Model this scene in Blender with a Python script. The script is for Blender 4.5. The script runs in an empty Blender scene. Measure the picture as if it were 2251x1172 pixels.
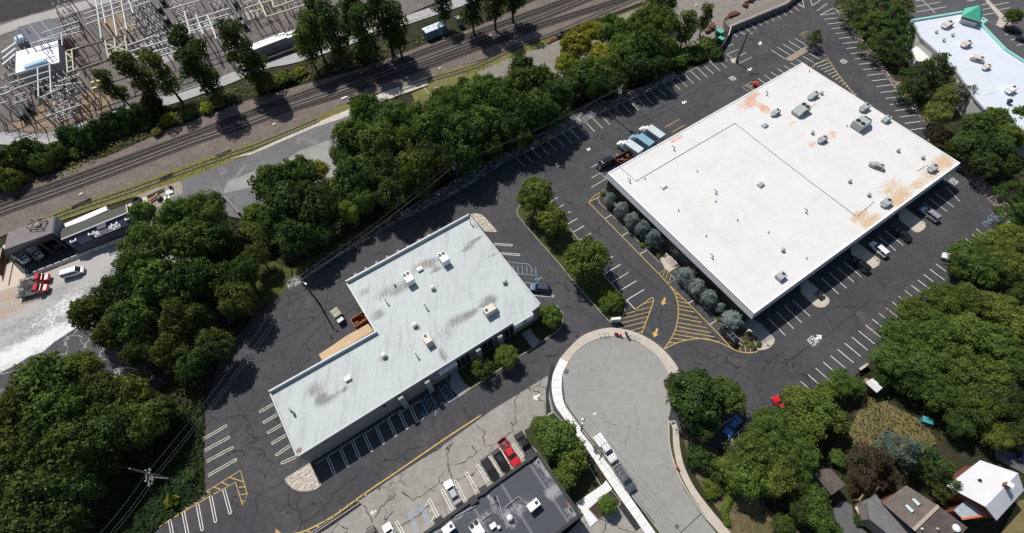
import bpy, bmesh, math, random
import numpy as np
from mathutils import Vector, Matrix
R = math.radians
scene = bpy.context.scene
COL = scene.collection
rng = np.random.default_rng(7)
random.seed(7)

# ---------------------------------------------------------------- camera
PW, PH = 2251.0, 1172.0
CAMH, FPX, TILT, ROLL = 105.0, 1104.33, 0.547627, -0.0687312
CM = Matrix.Rotation(TILT, 3, 'X') @ Matrix.Rotation(ROLL, 3, 'Z')
cam_data = bpy.data.cameras.new('camera')
cam = bpy.data.objects.new('camera', cam_data)
COL.objects.link(cam)
cam_data.sensor_width = 36.0
cam_data.lens = FPX / PW * 36.0
cam_data.clip_start = 1.0
cam_data.clip_end = 4000.0
cam.matrix_world = Matrix.Translation((0, 0, CAMH)) @ CM.to_4x4()
scene.camera = cam

# ---------------------------------------------------------------- sky and sun
SUN_EL, SUN_AZ = 54.0, 122.0            # azimuth counter-clockwise from +X
world = bpy.data.worlds.new('World')
scene.world = world
world.use_nodes = True
nt = world.node_tree
bg = nt.nodes['Background']
sky = nt.nodes.new('ShaderNodeTexSky')
sky.sky_type = 'NISHITA'
sky.sun_disc = False
sky.sun_elevation = R(SUN_EL)
sky.sun_rotation = R(90 - SUN_AZ)
nt.links.new(sky.outputs['Color'], bg.inputs['Color'])
bg.inputs['Strength'].default_value = 0.078
sd = bpy.data.lights.new('sun', 'SUN')
sd.energy = 4.3
sd.angle = R(0.5)
sd.color = (1.0, 0.95, 0.88)
sun = bpy.data.objects.new('sun', sd)
COL.objects.link(sun)
sdir = Vector((-math.cos(R(SUN_AZ)) * math.cos(R(SUN_EL)), -math.sin(R(SUN_AZ)) * math.cos(R(SUN_EL)), -math.sin(R(SUN_EL))))
sun.rotation_euler = sdir.to_track_quat('-Z', 'Y').to_euler()
sun.location = (0, 0, 200)
scene.view_settings.view_transform = 'Standard'
scene.view_settings.look = 'None'
scene.view_settings.exposure = 0.0
scene.view_settings.gamma = 1.0
scene.view_settings.use_curve_mapping = False

# ---------------------------------------------------------------- survey: photo position -> place on the level z
def at(x, y, z=0.0):
    d = CM @ Vector((x - PW / 2, -(y - PH / 2), -FPX))
    t = (z - CAMH) / d.z
    return Vector((d.x * t, d.y * t, z))
def ats(pts, z=0.0):
    return [at(p[0], p[1], z) for p in pts]
def Z(x0, y0, s):
    return lambda *pts: [(x0 + x / s, y0 + y / s) for x, y in pts]
def yaw(p0, p1):
    a, b = at(*p0), at(*p1)
    return math.atan2(b.y - a.y, b.x - a.x)
BANG = R(30.3)                           # the bearing both big buildings share
BU = Vector((math.cos(BANG), math.sin(BANG), 0)); BV = Vector((-math.sin(BANG), math.cos(BANG), 0))

# ---------------------------------------------------------------- materials
MATS = {}
def base_mat(name):
    m = bpy.data.materials.new(name); m.use_nodes = True
    n = m.node_tree
    return m, n, n.nodes['Principled BSDF']
def srgb(r, g, b):
    f = lambda c: (c / 255 / 12.92) if c / 255 <= 0.04045 else ((c / 255 + 0.055) / 1.055) ** 2.4
    return (f(r), f(g), f(b))
def _noise(n, scale, detail=4, rough=0.6, co=None, dist=0.0):
    t = n.nodes.new('ShaderNodeTexNoise'); t.inputs['Scale'].default_value = scale
    t.inputs['Detail'].default_value = detail; t.inputs['Roughness'].default_value = rough
    t.inputs['Distortion'].default_value = dist
    if co is not None: n.links.new(co, t.inputs['Vector'])
    return t.outputs['Fac']
def _ramp(n, fac, lo, hi, a=(0, 0, 0), b=(1, 1, 1)):
    r = n.nodes.new('ShaderNodeValToRGB'); e = r.color_ramp.elements
    e[0].position, e[1].position = lo, hi
    e[0].color = (*a, 1); e[1].color = (*b, 1)
    n.links.new(fac, r.inputs['Fac']); return r.outputs['Color']
def _mix(n, fac, a, b, mode='MIX'):
    m = n.nodes.new('ShaderNodeMix'); m.data_type = 'RGBA'; m.blend_type = mode
    for s, v in ((m.inputs[0], fac), (m.inputs[6], a), (m.inputs[7], b)):
        if isinstance(v, (int, float)): s.default_value = v
        elif isinstance(v, tuple): s.default_value = (*v[:3], 1)
        else: n.links.new(v, s)
    return m.outputs[2]
def _pos(n, world_space=True):
    if world_space:
        g = n.nodes.new('ShaderNodeNewGeometry'); return g.outputs['Position']
    g = n.nodes.new('ShaderNodeTexCoord'); return g.outputs['Object']
def _attr(n, name):
    a = n.nodes.new('ShaderNodeAttribute'); a.attribute_name = name; return a.outputs['Fac']
def mat(name, col, rough=0.8, var=0.0, scale=1.0, col2=None, metal=0.0, bump=0.0, coat=0.0, fine=0.0, spec=0.5):
    """plain surface with two scales of mottling"""
    if name in MATS: return MATS[name]
    m, n, p = base_mat(name)
    p.inputs['Roughness'].default_value = rough; p.inputs['Metallic'].default_value = metal
    p.inputs['Coat Weight'].default_value = coat
    p.inputs['Specular IOR Level'].default_value = spec
    c = None
    if var or col2 or fine:
        co = _pos(n)
        f = _noise(n, scale, 6, 0.65, co)
        k2 = col2 or tuple(min(1, x * (1 - var)) for x in col)
        c = _mix(n, _ramp(n, f, 0.35, 0.65), col, k2)
        if fine:
            f2 = _noise(n, scale * 14, 3, 0.7, co)
            c = _mix(n, 1.0, c, _ramp(n, f2, 0.3, 0.7, (1 - fine,) * 3, (1 + fine * 0.4,) * 3), 'MULTIPLY')
        n.links.new(c, p.inputs['Base Color'])
        if bump:
            b = n.nodes.new('ShaderNodeBump'); b.inputs['Strength'].default_value = bump
            n.links.new(f, b.inputs['Height']); n.links.new(b.outputs['Normal'], p.inputs['Normal'])
    else:
        p.inputs['Base Color'].default_value = (*col, 1)
    MATS[name] = m; return m
def asphalt(name, col, col2, crack=0.5, cell=0.11, seed=0.0, crackcol=(0.012, 0.012, 0.013), pale=None, rough=0.85, lo=0.40, hi=0.52, mot=1.0):
    """worn asphalt: broad mottles, faint tyre-dark bands, wandering sealed cracks"""
    if name in MATS: return MATS[name]
    m, n, p = base_mat(name); p.inputs['Roughness'].default_value = rough
    p.inputs['Specular IOR Level'].default_value = 0.25
    co = _pos(n)
    mp = n.nodes.new('ShaderNodeMapping'); mp.inputs['Location'].default_value = (seed * 13.7, seed * 7.1, 0)
    n.links.new(co, mp.inputs['Vector']); co = mp.outputs['Vector']
    c = _mix(n, _ramp(n, _noise(n, 0.06, 5, 0.6, co), 0.35, 0.65), col, col2)
    c = _mix(n, 1.0, c, _ramp(n, _noise(n, 0.7, 5, 0.7, co), 0.3, 0.75, (1 - .2 * mot,) * 3, (1 + .18 * mot,) * 3), 'MULTIPLY')
    c = _mix(n, 1.0, c, _ramp(n, _noise(n, 9.0, 2, 0.7, co), 0.3, 0.7, (1 - .14 * mot,) * 3, (1 + .12 * mot,) * 3), 'MULTIPLY')
    if pale:
        c = _mix(n, _ramp(n, _noise(n, 0.13, 6, 0.75, co, 0.8), 0.56, 0.72), c, pale)
    # cracks
    nz = n.nodes.new('ShaderNodeTexNoise'); nz.inputs['Scale'].default_value = 0.35; nz.inputs['Detail'].default_value = 5
    n.links.new(co, nz.inputs['Vector'])
    vm = n.nodes.new('ShaderNodeVectorMath'); vm.operation = 'MULTIPLY_ADD'
    n.links.new(nz.outputs['Color'], vm.inputs[0]); vm.inputs[1].default_value = (5.0, 5.0, 0); n.links.new(co, vm.inputs[2])
    fl = n.nodes.new('ShaderNodeVectorMath'); fl.operation = 'MULTIPLY'; fl.inputs[1].default_value = (1, 1, 0)
    n.links.new(vm.outputs[0], fl.inputs[0])
    vo = n.nodes.new('ShaderNodeTexVoronoi'); vo.voronoi_dimensions = '2D'; vo.feature = 'DISTANCE_TO_EDGE'; vo.inputs['Scale'].default_value = cell
    n.links.new(fl.outputs[0], vo.inputs['Vector'])
    line = _ramp(n, vo.outputs['Distance'], 0.05 * cell, 0.13 * cell, (1, 1, 1), (0, 0, 0))
    mask = _ramp(n, _noise(n, 0.05, 3, 0.6, co), lo, hi)
    f = n.nodes.new('ShaderNodeMath'); f.operation = 'MULTIPLY'; f.inputs[1].default_value = crack
    mm = _mix(n, 1.0, line, mask, 'MULTIPLY'); n.links.new(mm, f.inputs[0])
    c = _mix(n, f.outputs[0], c, crackcol)
    n.links.new(c, p.inputs['Base Color'])
    b = n.nodes.new('ShaderNodeBump'); b.inputs['Strength'].default_value = 0.25; b.inputs['Distance'].default_value = 0.02
    n.links.new(_noise(n, 5, 4, 0.7, co), b.inputs['Height']); n.links.new(b.outputs['Normal'], p.inputs['Normal'])
    MATS[name] = m; return m
def stones(name, cols, scale=2.2, gap=(0.03, 0.028, 0.025)):
    if name in MATS: return MATS[name]
    m, n, p = base_mat(name); p.inputs['Roughness'].default_value = 0.9
    co = _pos(n)
    v = n.nodes.new('ShaderNodeTexVoronoi'); v.inputs['Scale'].default_value = scale; n.links.new(co, v.inputs['Vector'])
    sep = n.nodes.new('ShaderNodeSeparateColor'); n.links.new(v.outputs['Color'], sep.inputs[0])
    r = n.nodes.new('ShaderNodeValToRGB'); r.color_ramp.interpolation = 'CONSTANT'
    e = r.color_ramp.elements
    while len(e) < len(cols): e.new(0.5)
    for i, c in enumerate(cols):
        e[i].position = i / len(cols); e[i].color = (*c, 1)
    n.links.new(sep.outputs[0], r.inputs['Fac'])
    v2 = n.nodes.new('ShaderNodeTexVoronoi'); v2.feature = 'DISTANCE_TO_EDGE'; v2.inputs['Scale'].default_value = scale; n.links.new(co, v2.inputs['Vector'])
    c = _mix(n, _ramp(n, v2.outputs['Distance'], 0.02, 0.12), gap, r.outputs['Color'])
    n.links.new(c, p.inputs['Base Color'])
    b = n.nodes.new('ShaderNodeBump'); b.inputs['Strength'].default_value = 0.9; b.inputs['Distance'].default_value = 0.15
    n.links.new(v2.outputs['Distance'], b.inputs['Height']); n.links.new(b.outputs['Normal'], p.inputs['Normal'])
    MATS[name] = m; return m
def ground_mat(name, a, b, c, s=0.25):
    """three-tone soil or turf"""
    if name in MATS: return MATS[name]
    m, n, p = base_mat(name); p.inputs['Roughness'].default_value = 0.95; p.inputs['Specular IOR Level'].default_value = 0.15
    co = _pos(n)
    k = _mix(n, _ramp(n, _noise(n, s, 6, 0.7, co, 0.6), 0.4, 0.6), a, b)
    k = _mix(n, _ramp(n, _noise(n, s * 4.3, 5, 0.7, co), 0.52, 0.66), k, c)
    k = _mix(n, 1.0, k, _ramp(n, _noise(n, 4.5, 3, 0.8, co), 0.25, 0.75, (0.6,) * 3, (1.3,) * 3), 'MULTIPLY')
    n.links.new(k, p.inputs['Base Color'])
    bm = n.nodes.new('ShaderNodeBump'); bm.inputs['Strength'].default_value = 0.8; bm.inputs['Distance'].default_value = 0.1
    n.links.new(_noise(n, 3.0, 4, 0.8, co), bm.inputs['Height']); n.links.new(bm.outputs['Normal'], p.inputs['Normal'])
    MATS[name] = m; return m
def leaf_mat():
    m = bpy.data.materials.new('leaves'); m.use_nodes = True; n = m.node_tree; n.nodes.clear()
    out = n.nodes.new('ShaderNodeOutputMaterial')
    oi = n.nodes.new('ShaderNodeObjectInfo')
    t = _attr(n, 'tint')
    mr = n.nodes.new('ShaderNodeMapRange'); mr.inputs['To Min'].default_value = 0.55; mr.inputs['To Max'].default_value = 1.45
    n.links.new(t, mr.inputs['Value'])
    c = _mix(n, 1.0, oi.outputs['Color'], mr.outputs[0], 'MULTIPLY')
    # some leaves turn yellower
    hs = n.nodes.new('ShaderNodeHueSaturation')
    mh = n.nodes.new('ShaderNodeMapRange'); mh.inputs['To Min'].default_value = 0.506; mh.inputs['To Max'].default_value = 0.486
    n.links.new(t, mh.inputs['Value']); n.links.new(mh.outputs[0], hs.inputs['Hue']); n.links.new(c, hs.inputs['Color'])
    d = n.nodes.new('ShaderNodeBsdfDiffuse'); tr = n.nodes.new('ShaderNodeBsdfTranslucent'); g = n.nodes.new('ShaderNodeBsdfGlossy')
    g.inputs['Roughness'].default_value = 0.45; g.inputs['Color'].default_value = (0.5, 0.55, 0.5, 1)
    n.links.new(hs.outputs[0], d.inputs['Color']); n.links.new(hs.outputs[0], tr.inputs['Color'])
    x = n.nodes.new('ShaderNodeMixShader'); x.inputs[0].default_value = 0.34
    n.links.new(d.outputs[0], x.inputs[1]); n.links.new(tr.outputs[0], x.inputs[2])
    y = n.nodes.new('ShaderNodeMixShader'); y.inputs[0].default_value = 0.012
    n.links.new(x.outputs[0], y.inputs[1]); n.links.new(g.outputs[0], y.inputs[2])
    n.links.new(y.outputs[0], out.inputs['Surface'])
    return m
LEAF = leaf_mat()
BARK = mat('bark', (0.10, 0.08, 0.06), 0.95, 0.4, 2.0)
BARK_PALE = mat('pale_bark', (0.22, 0.20, 0.17), 0.95, 0.4, 2.0)
def stained(name, col, tones, rough=0.7, streak=None, seam=None, grime=None):
    """a roof skin: the mesh carries stain weights (attributes s0, s1 ...), the shader breaks their edges up with noise"""
    m, n, p = base_mat(name); p.inputs['Roughness'].default_value = rough; p.inputs['Specular IOR Level'].default_value = 0.3
    co = _pos(n)
    c = _mix(n, _ramp(n, _noise(n, 0.25, 6, 0.7, co), 0.35, 0.7), col, tuple(x * 0.93 for x in col))
    if grime:
        c = _mix(n, _ramp(n, _noise(n, 0.11, 7, 0.75, co, 0.8), 0.50, 0.80), c, grime)
    mp2 = co
    if streak:
        m3 = n.nodes.new('ShaderNodeMapping'); m3.inputs['Rotation'].default_value = (0, 0, -BANG); m3.inputs['Scale'].default_value = (2.6, .34, 1); n.links.new(co, m3.inputs['Vector']); mp2 = m3.outputs['Vector']
        mp = n.nodes.new('ShaderNodeMapping'); mp.vector_type = 'POINT'
        mp.inputs['Rotation'].default_value = (0, 0, -BANG); mp.inputs['Scale'].default_value = (1.3, 0.12, 1)
        n.links.new(co, mp.inputs['Vector'])
        st = _ramp(n, _noise(n, 1.0, 6, 0.75, mp.outputs['Vector']), 0.50, 0.72)
        c = _mix(n, st, c, streak)
    if seam:
        mp = n.nodes.new('ShaderNodeMapping'); mp.inputs['Rotation'].default_value = (0, 0, -BANG)
        n.links.new(co, mp.inputs['Vector'])
        wv = n.nodes.new('ShaderNodeTexWave'); wv.bands_direction = 'X'; wv.inputs['Scale'].default_value = 0.314 / seam[0]; wv.inputs['Distortion'].default_value = 0.25
        n.links.new(mp.outputs['Vector'], wv.inputs['Vector'])
        c = _mix(n, _ramp(n, wv.outputs['Fac'], 0.98, 0.999), c, seam[1])
    for i, tcol in enumerate(tones):
        a = _attr(n, 's%d' % i)
        nz = _noise(n, 2.2 if streak else (0.9 if i == 0 else 1.4), 7, 0.75, mp2 if streak and i == 0 else co, 0.7)
        k_ = 1.9; mu = n.nodes.new('ShaderNodeMath'); mu.operation = 'MULTIPLY_ADD'; mu.inputs[1].default_value = k_; mu.inputs[2].default_value = .5 - .5 * k_; n.links.new(nz, mu.inputs[0]); nz = mu.outputs[0]
        ad = n.nodes.new('ShaderNodeMath'); ad.operation = 'ADD'; n.links.new(a, ad.inputs[0]); n.links.new(nz, ad.inputs[1])
        f = _ramp(n, ad.outputs[0], 0.62, 0.98)
        fm = n.nodes.new('ShaderNodeMath'); fm.operation = 'MULTIPLY'; fm.inputs[1].default_value = .78 if streak and i == 0 else .95; n.links.new(f, fm.inputs[0]); c = _mix(n, fm.outputs[0], c, tcol)
    n.links.new(c, p.inputs['Base Color'])
    b = n.nodes.new('ShaderNodeBump'); b.inputs['Strength'].default_value = 0.15; b.inputs['Distance'].default_value = 0.03
    n.links.new(_noise(n, 1.5, 5, 0.7, co), b.inputs['Height']); n.links.new(b.outputs['Normal'], p.inputs['Normal'])
    return m

# ---------------------------------------------------------------- mesh helpers
ORIG = {}
def tag(o, label=None, cat=None, group=None, kind=None):
    if label: o['label'] = label
    if cat: o['category'] = cat
    if group: o['group'] = group
    if kind: o['kind'] = kind
    return o
def thing(name, loc, label, cat, group=None, rz=0.0):
    o = bpy.data.objects.new(name, None); COL.objects.link(o)
    o.location = loc; o.rotation_euler = (0, 0, rz); o.empty_display_size = 0.5
    return tag(o, label, cat, group)
class MB:
    """collects shapes, links them as one mesh object"""
    def __init__(s): s.v = []; s.f = []; s.m = []
    def add(s, vs, fs, mi=0):
        b = len(s.v); s.v += [tuple(v) for v in vs]
        for f in fs: s.f.append(tuple(b + i for i in f)); s.m.append(mi)
        return s
    def prism(s, pts, z0, z1, mi=0, mside=None, bottom=False):
        """pts: plan outline; walls z0..z1 and a lid (z1 may be one number or one per point)"""
        p = [(q[0], q[1]) for q in pts]
        if area(p) < 0: p.reverse(); z1 = list(reversed(z1)) if isinstance(z1, (list, tuple)) else z1
        n = len(p); zt = z1 if isinstance(z1, (list, tuple)) else [z1] * n
        vs = [(x, y, z0) for x, y in p] + [(x, y, z) for (x, y), z in zip(p, zt)]
        ms = mi if mside is None else mside
        s.add(vs, [(i, (i + 1) % n, n + (i + 1) % n, n + i) for i in range(n)], ms)
        b = len(s.v) - 2 * n
        s.f.append(tuple(b + n + i for i in range(n))); s.m.append(mi)
        if bottom: s.f.append(tuple(b + n - 1 - i for i in range(n))); s.m.append(ms)
        return s
    def sheet(s, pts, z, mi=0):
        p = [(q[0], q[1]) for q in pts]
        if area(p) < 0: p.reverse()
        return s.add([(x, y, z) for x, y in p], [tuple(range(len(p)))], mi)
    def box(s, c, size, rz=0.0, mi=0, bevel=0.0, ry=0.0):
        hx, hy, hz = size[0] / 2, size[1] / 2, size[2] / 2
        M = Matrix.Translation(c) @ Matrix.Rotation(rz, 4, 'Z') @ Matrix.Rotation(ry, 4, 'Y')
        if bevel:
            b = min(bevel, hx * .9, hy * .9, hz * .9)
            ring = [(hx - b, hy), (hx, hy - b), (hx, -hy + b), (hx - b, -hy), (-hx + b, -hy), (-hx, -hy + b), (-hx, hy - b), (-hx + b, hy)][::-1]
            L = [(x, y, -hz) for x, y in ring] + [(x, y, hz - b) for x, y in ring] + [(x * (hx - b) / hx, y * (hy - b) / hy, hz) for x, y in ring]
            fs = [(i, (i + 1) % 8, 8 + (i + 1) % 8, 8 + i) for i in range(8)] + [(8 + i, 8 + (i + 1) % 8, 16 + (i + 1) % 8, 16 + i) for i in range(8)]
            fs += [tuple(range(16, 24)), tuple(range(7, -1, -1))]
        else:
            L = [(-hx, -hy, -hz), (hx, -hy, -hz), (hx, hy, -hz), (-hx, hy, -hz), (-hx, -hy, hz), (hx, -hy, hz), (hx, hy, hz), (-hx, hy, hz)]
            fs = [(0, 3, 2, 1), (4, 5, 6, 7), (0, 1, 5, 4), (1, 2, 6, 5), (2, 3, 7, 6), (3, 0, 4, 7)]
        return s.add([M @ Vector(v) for v in L], fs, mi)
    def bar(s, a, b, w, h=None, mi=0):
        """square bar between two points"""
        a, b = Vector(a), Vector(b); h = h or w
        d = (b - a).normalized(); up = Vector((0, 0, 1)) if abs(d.z) < 0.95 else Vector((1, 0, 0))
        x = d.cross(up).normalized() * w / 2; y = x.cross(d).normalized() * h / 2
        L = [a - x - y, a + x - y, a + x + y, a - x + y, b - x - y, b + x - y, b + x + y, b - x + y]
        return s.add(L, [(0, 1, 2, 3), (7, 6, 5, 4), (0, 4, 5, 1), (1, 5, 6, 2), (2, 6, 7, 3), (3, 7, 4, 0)], mi)
    def tube(s, pts, r, n=8, mi=0, cap=True):
        pts = [Vector(p) for p in pts]; rs = r if isinstance(r, (list, tuple)) else [r] * len(pts)
        vs = []; fs = []
        for i, p in enumerate(pts):
            d = (pts[min(i + 1, len(pts) - 1)] - pts[max(i - 1, 0)]).normalized()
            up = Vector((0, 0, 1)) if abs(d.z) < 0.9 else Vector((1, 0, 0))
            x = d.cross(up).normalized(); y = x.cross(d)
            for k in range(n):
                t = 2 * math.pi * k / n; vs.append(p + (x * math.cos(t) + y * math.sin(t)) * rs[i])
        for i in range(len(pts) - 1):
            for k in range(n): fs.append((i * n + k, i * n + (k + 1) % n, (i + 1) * n + (k + 1) % n, (i + 1) * n + k))
        if cap: fs += [tuple(range(n - 1, -1, -1)), tuple(range((len(pts) - 1) * n, len(pts) * n))]
        return s.add(vs, fs, mi)
    def lathe(s, c, prof, n=16, mi=0):
        """prof: (radius, z) from bottom to top"""
        c = Vector(c); vs = []
        for r, z in prof:
            for k in range(n): vs.append(c + Vector((r * math.cos(2 * math.pi * k / n), r * math.sin(2 * math.pi * k / n), z)))
        fs = []
        for i in range(len(prof) - 1):
            for k in range(n): fs.append((i * n + k, i * n + (k + 1) % n, (i + 1) * n + (k + 1) % n, (i + 1) * n + k))
        fs.append(tuple(range((len(prof) - 1) * n, len(prof) * n)))
        return s.add(vs, fs, mi)
    def strip(s, pts, w, z, mi=0, closed=False):
        """flat painted line along plan points"""
        p = [Vector((q[0], q[1])) for q in pts]
        if len(p) < 2: return s
        L, Rr = [], []; n = len(p)
        for i in range(n):
            a = p[i - 1] if (i > 0 or closed) else p[i]; b = p[(i + 1) % n] if (i < n - 1 or closed) else p[i]
            d = (b - a); d = d.normalized() if d.length else Vector((1, 0)); q = Vector((-d.y, d.x)) * w / 2
            L.append(p[i] + q); Rr.append(p[i] - q)
        b = len(s.v); s.v += [(q.x, q.y, z) for q in L] + [(q.x, q.y, z) for q in Rr]
        for i in range(n if closed else n - 1):
            j = (i + 1) % n; s.f.append((b + i, b + n + i, b + n + j, b + j)); s.m.append(mi)
        return s
    def loft(s, rings, mi=0, cap=True):
        n = len(rings[0]); vs = [v for r in rings for v in r]; fs = []
        for i in range(len(rings) - 1):
            for k in range(n): fs.append((i * n + k, i * n + (k + 1) % n, (i + 1) * n + (k + 1) % n, (i + 1) * n + k))
        if cap: fs += [tuple(range(n - 1, -1, -1)), tuple(range((len(rings) - 1) * n, len(rings) * n))]
        return s.add(vs, fs, mi)
    def build(s, name, mats, parent=None, local=False, smooth=False):
        if not isinstance(mats, (list, tuple)): mats = [mats]
        me = bpy.data.meshes.new(name)
        off = Vector((0, 0, 0))
        if parent is not None and not local:
            off = world_loc(parent)
        me.from_pydata([(v[0] - off.x, v[1] - off.y, v[2] - off.z) for v in s.v], [], s.f)
        for m in mats: me.materials.append(m)
        if len(mats) > 1: me.polygons.foreach_set('material_index', s.m)
        if smooth: me.polygons.foreach_set('use_smooth', [True] * len(me.polygons))
        me.update()
        o = bpy.data.objects.new(name, me); COL.objects.link(o)
        if parent is not None: o.parent = parent
        return o
def world_loc(o):
    l = Vector(o.location)
    while o.parent is not None: o = o.parent; l = l + Vector(o.location)
    return l
def area(p):
    return 0.5 * sum(p[i][0] * p[(i + 1) % len(p)][1] - p[(i + 1) % len(p)][0] * p[i][1] for i in range(len(p)))
def inset(pts, d):
    p = [Vector((q[0], q[1])) for q in pts]
    if area(p) < 0: p.reverse()
    n = len(p); out = []
    for i in range(n):
        a, b, c = p[i - 1], p[i], p[(i + 1) % n]
        e, f = (b - a).normalized(), (c - b).normalized()
        n1, n2 = Vector((-e.y, e.x)), Vector((-f.y, f.x)); k = n1 + n2
        k = k / max(0.35, k.length_squared / 2) if k.length > 1e-6 else n1
        out.append(b + k * d)
    return out
def smooth_path(pts, n=6):
    """Catmull-Rom through plan points"""
    p = [Vector((q[0], q[1])) for q in pts]; out = []
    for i in range(len(p) - 1):
        a, b, c, d = p[max(i - 1, 0)], p[i], p[i + 1], p[min(i + 2, len(p) - 1)]
        for k in range(n):
            t = k / n
            out.append(0.5 * ((2 * b) + (c - a) * t + (2 * a - 5 * b + 4 * c - d) * t * t + (-a + 3 * b - 3 * c + d) * t ** 3))
    out.append(p[-1]); return out
def struct(name, mb, m, parent=None):
    o = mb.build(name, m, parent)
    if parent is None: o['kind'] = 'structure'
    return o
def sheet(name, px, m, z):
    return struct(name, MB().sheet(ats(px), z), m)
def inside(p, poly):
    x, y = p[0], p[1]; c = False; j = len(poly) - 1
    for i in range(len(poly)):
        a, b = poly[i], poly[j]
        if (a[1] > y) != (b[1] > y) and x < (b[0] - a[0]) * (y - a[1]) / (b[1] - a[1]) + a[0]: c = not c
        j = i
    return c
# ================================================================ THE SETTING: ground, yards, roads
M_EARTH = ground_mat('earth', (0.028, 0.036, 0.014), (0.055, 0.046, 0.030), (0.022, 0.040, 0.012))
M_LOT = asphalt('lot_asphalt', (0.058, 0.059, 0.066), (0.078, 0.077, 0.080), 0.7, 0.14, 1, pale=(0.115, 0.102, 0.10))
M_OLD = asphalt('old_asphalt', (0.285, 0.268, 0.242), (0.335, 0.318, 0.285), 0.9, 0.11, 5, (0.035, 0.033, 0.03), pale=(0.37, 0.35, 0.32), lo=0.36, hi=0.48)
M_ROAD = asphalt('street_asphalt', (0.29, 0.287, 0.27), (0.335, 0.33, 0.308), 0.6, 0.14, 9, (0.14, 0.135, 0.125), pale=(0.255, 0.25, 0.238), lo=0.46, hi=0.58, mot=.55)
M_LANE = asphalt('lane_asphalt', (0.135, 0.135, 0.14), (0.175, 0.175, 0.178), 0.4, 0.12, 12, (0.06, 0.06, 0.06), pale=(0.27, 0.265, 0.255))
M_DARKYARD = asphalt('yard_asphalt', (0.065, 0.065, 0.072), (0.09, 0.088, 0.092), 0.9, 0.2, 15, (0.38, 0.37, 0.36), pale=(0.12, 0.118, 0.12), lo=.3, hi=.42)
M_ADJ = asphalt('next_lot_asphalt', (0.085, 0.085, 0.09), (0.11, 0.108, 0.112), 0.3, 0.1, 19)
M_BALLAST = ground_mat('ballast', (0.20, 0.165, 0.145), (0.15, 0.12, 0.105), (0.25, 0.215, 0.19), 0.3)
M_GRAVEL = ground_mat('gravel', (0.28, 0.255, 0.225), (0.22, 0.20, 0.18), (0.34, 0.315, 0.28), 0.35)
M_YARDGRAVEL = ground_mat('yard_gravel', (0.18, 0.163, 0.155), (0.14, 0.126, 0.122), (0.235, 0.20, 0.172), 0.12)
M_WHITEGRAVEL = ground_mat('pale_gravel', (0.62, 0.58, 0.51), (0.50, 0.46, 0.38), (0.70, 0.66, 0.60), 0.4)
M_GRASS = ground_mat('dry_grass', (0.155, 0.155, 0.045), (0.22, 0.19, 0.085), (0.12, 0.145, 0.03), 0.3)
M_LAWN = ground_mat('lawn', (0.05, 0.07, 0.02), (0.085, 0.085, 0.035), (0.06, 0.085, 0.02), 0.25)
M_DRYLAWN = ground_mat('dry_lawn', (0.20, 0.165, 0.075), (0.16, 0.14, 0.055), (0.24, 0.20, 0.10), 0.25)
M_MULCH = ground_mat('mulch', (0.075, 0.058, 0.045), (0.05, 0.04, 0.032), (0.12, 0.10, 0.085), 0.5)
M_CONC = mat('concrete', (0.56, 0.50, 0.42), 0.85, 0.14, 0.5, fine=0.12)
M_CONCW = mat('new_concrete', (0.80, 0.80, 0.79), 0.85, 0.07, 0.4, fine=0.06)
M_CONCG = mat('grey_concrete', (0.36, 0.35, 0.335), 0.85, 0.2, 0.5, fine=0.15)
M_KERB = mat('kerb_concrete', (0.42, 0.39, 0.34), 0.85, 0.25, 0.8)
M_ROCK = stones('rocks', [(0.36, 0.30, 0.26), (0.27, 0.225, 0.20), (0.44, 0.37, 0.32), (0.22, 0.19, 0.17), (0.33, 0.25, 0.21)], 1.7)
M_RIPRAP = stones('riprap', [(0.30, 0.30, 0.30), (0.20, 0.20, 0.21), (0.40, 0.39, 0.37), (0.13, 0.13, 0.13)], 1.5)
M_PEBBLE = stones('pebbles', [(0.62, 0.53, 0.45), (0.50, 0.42, 0.36), (0.72, 0.66, 0.60), (0.45, 0.40, 0.38), (0.66, 0.58, 0.42)], 2.2, (0.30, 0.26, 0.22))
M_WHITE = mat('white_paint', (0.82, 0.81, 0.78), 0.7, 0.22, 1.3)
M_CREAM = mat('faded_paint', (0.76, 0.73, 0.58), 0.7, 0.3, 1.1)
M_YEL = mat('yellow_paint', (0.72, 0.47, 0.13), 0.7, 0.35, 1.6)
M_BLUE = mat('blue_paint', (0.30, 0.48, 0.66), 0.7, 0.3, 1.2)

# ground: one sheet out to the horizon, dense near the centre
g = MB(); S = 1500
g.sheet([(-S, -S), (S, -S), (S, S), (-S, S)], -0.30)
struct('ground', g, M_EARTH)

# ballast of the railway
up = [(-200, 485), (0, 412), (130, 378), (250, 338), (380, 280), (540, 222), (660, 188), (800, 148), (935, 98), (1050, 58), (1200, -10), (1450, -110)]
lo = [(1700, -110), (1450, -10), (1350, 28), (1250, 62), (1150, 100), (1050, 134), (934, 169), (845, 200), (750, 230), (635, 288), (550, 317), (450, 348), (300, 405), (120, 467), (0, 521), (-200, 600)]
sheet('rail_ballast', up + lo, M_BALLAST, -0.05)
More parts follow.
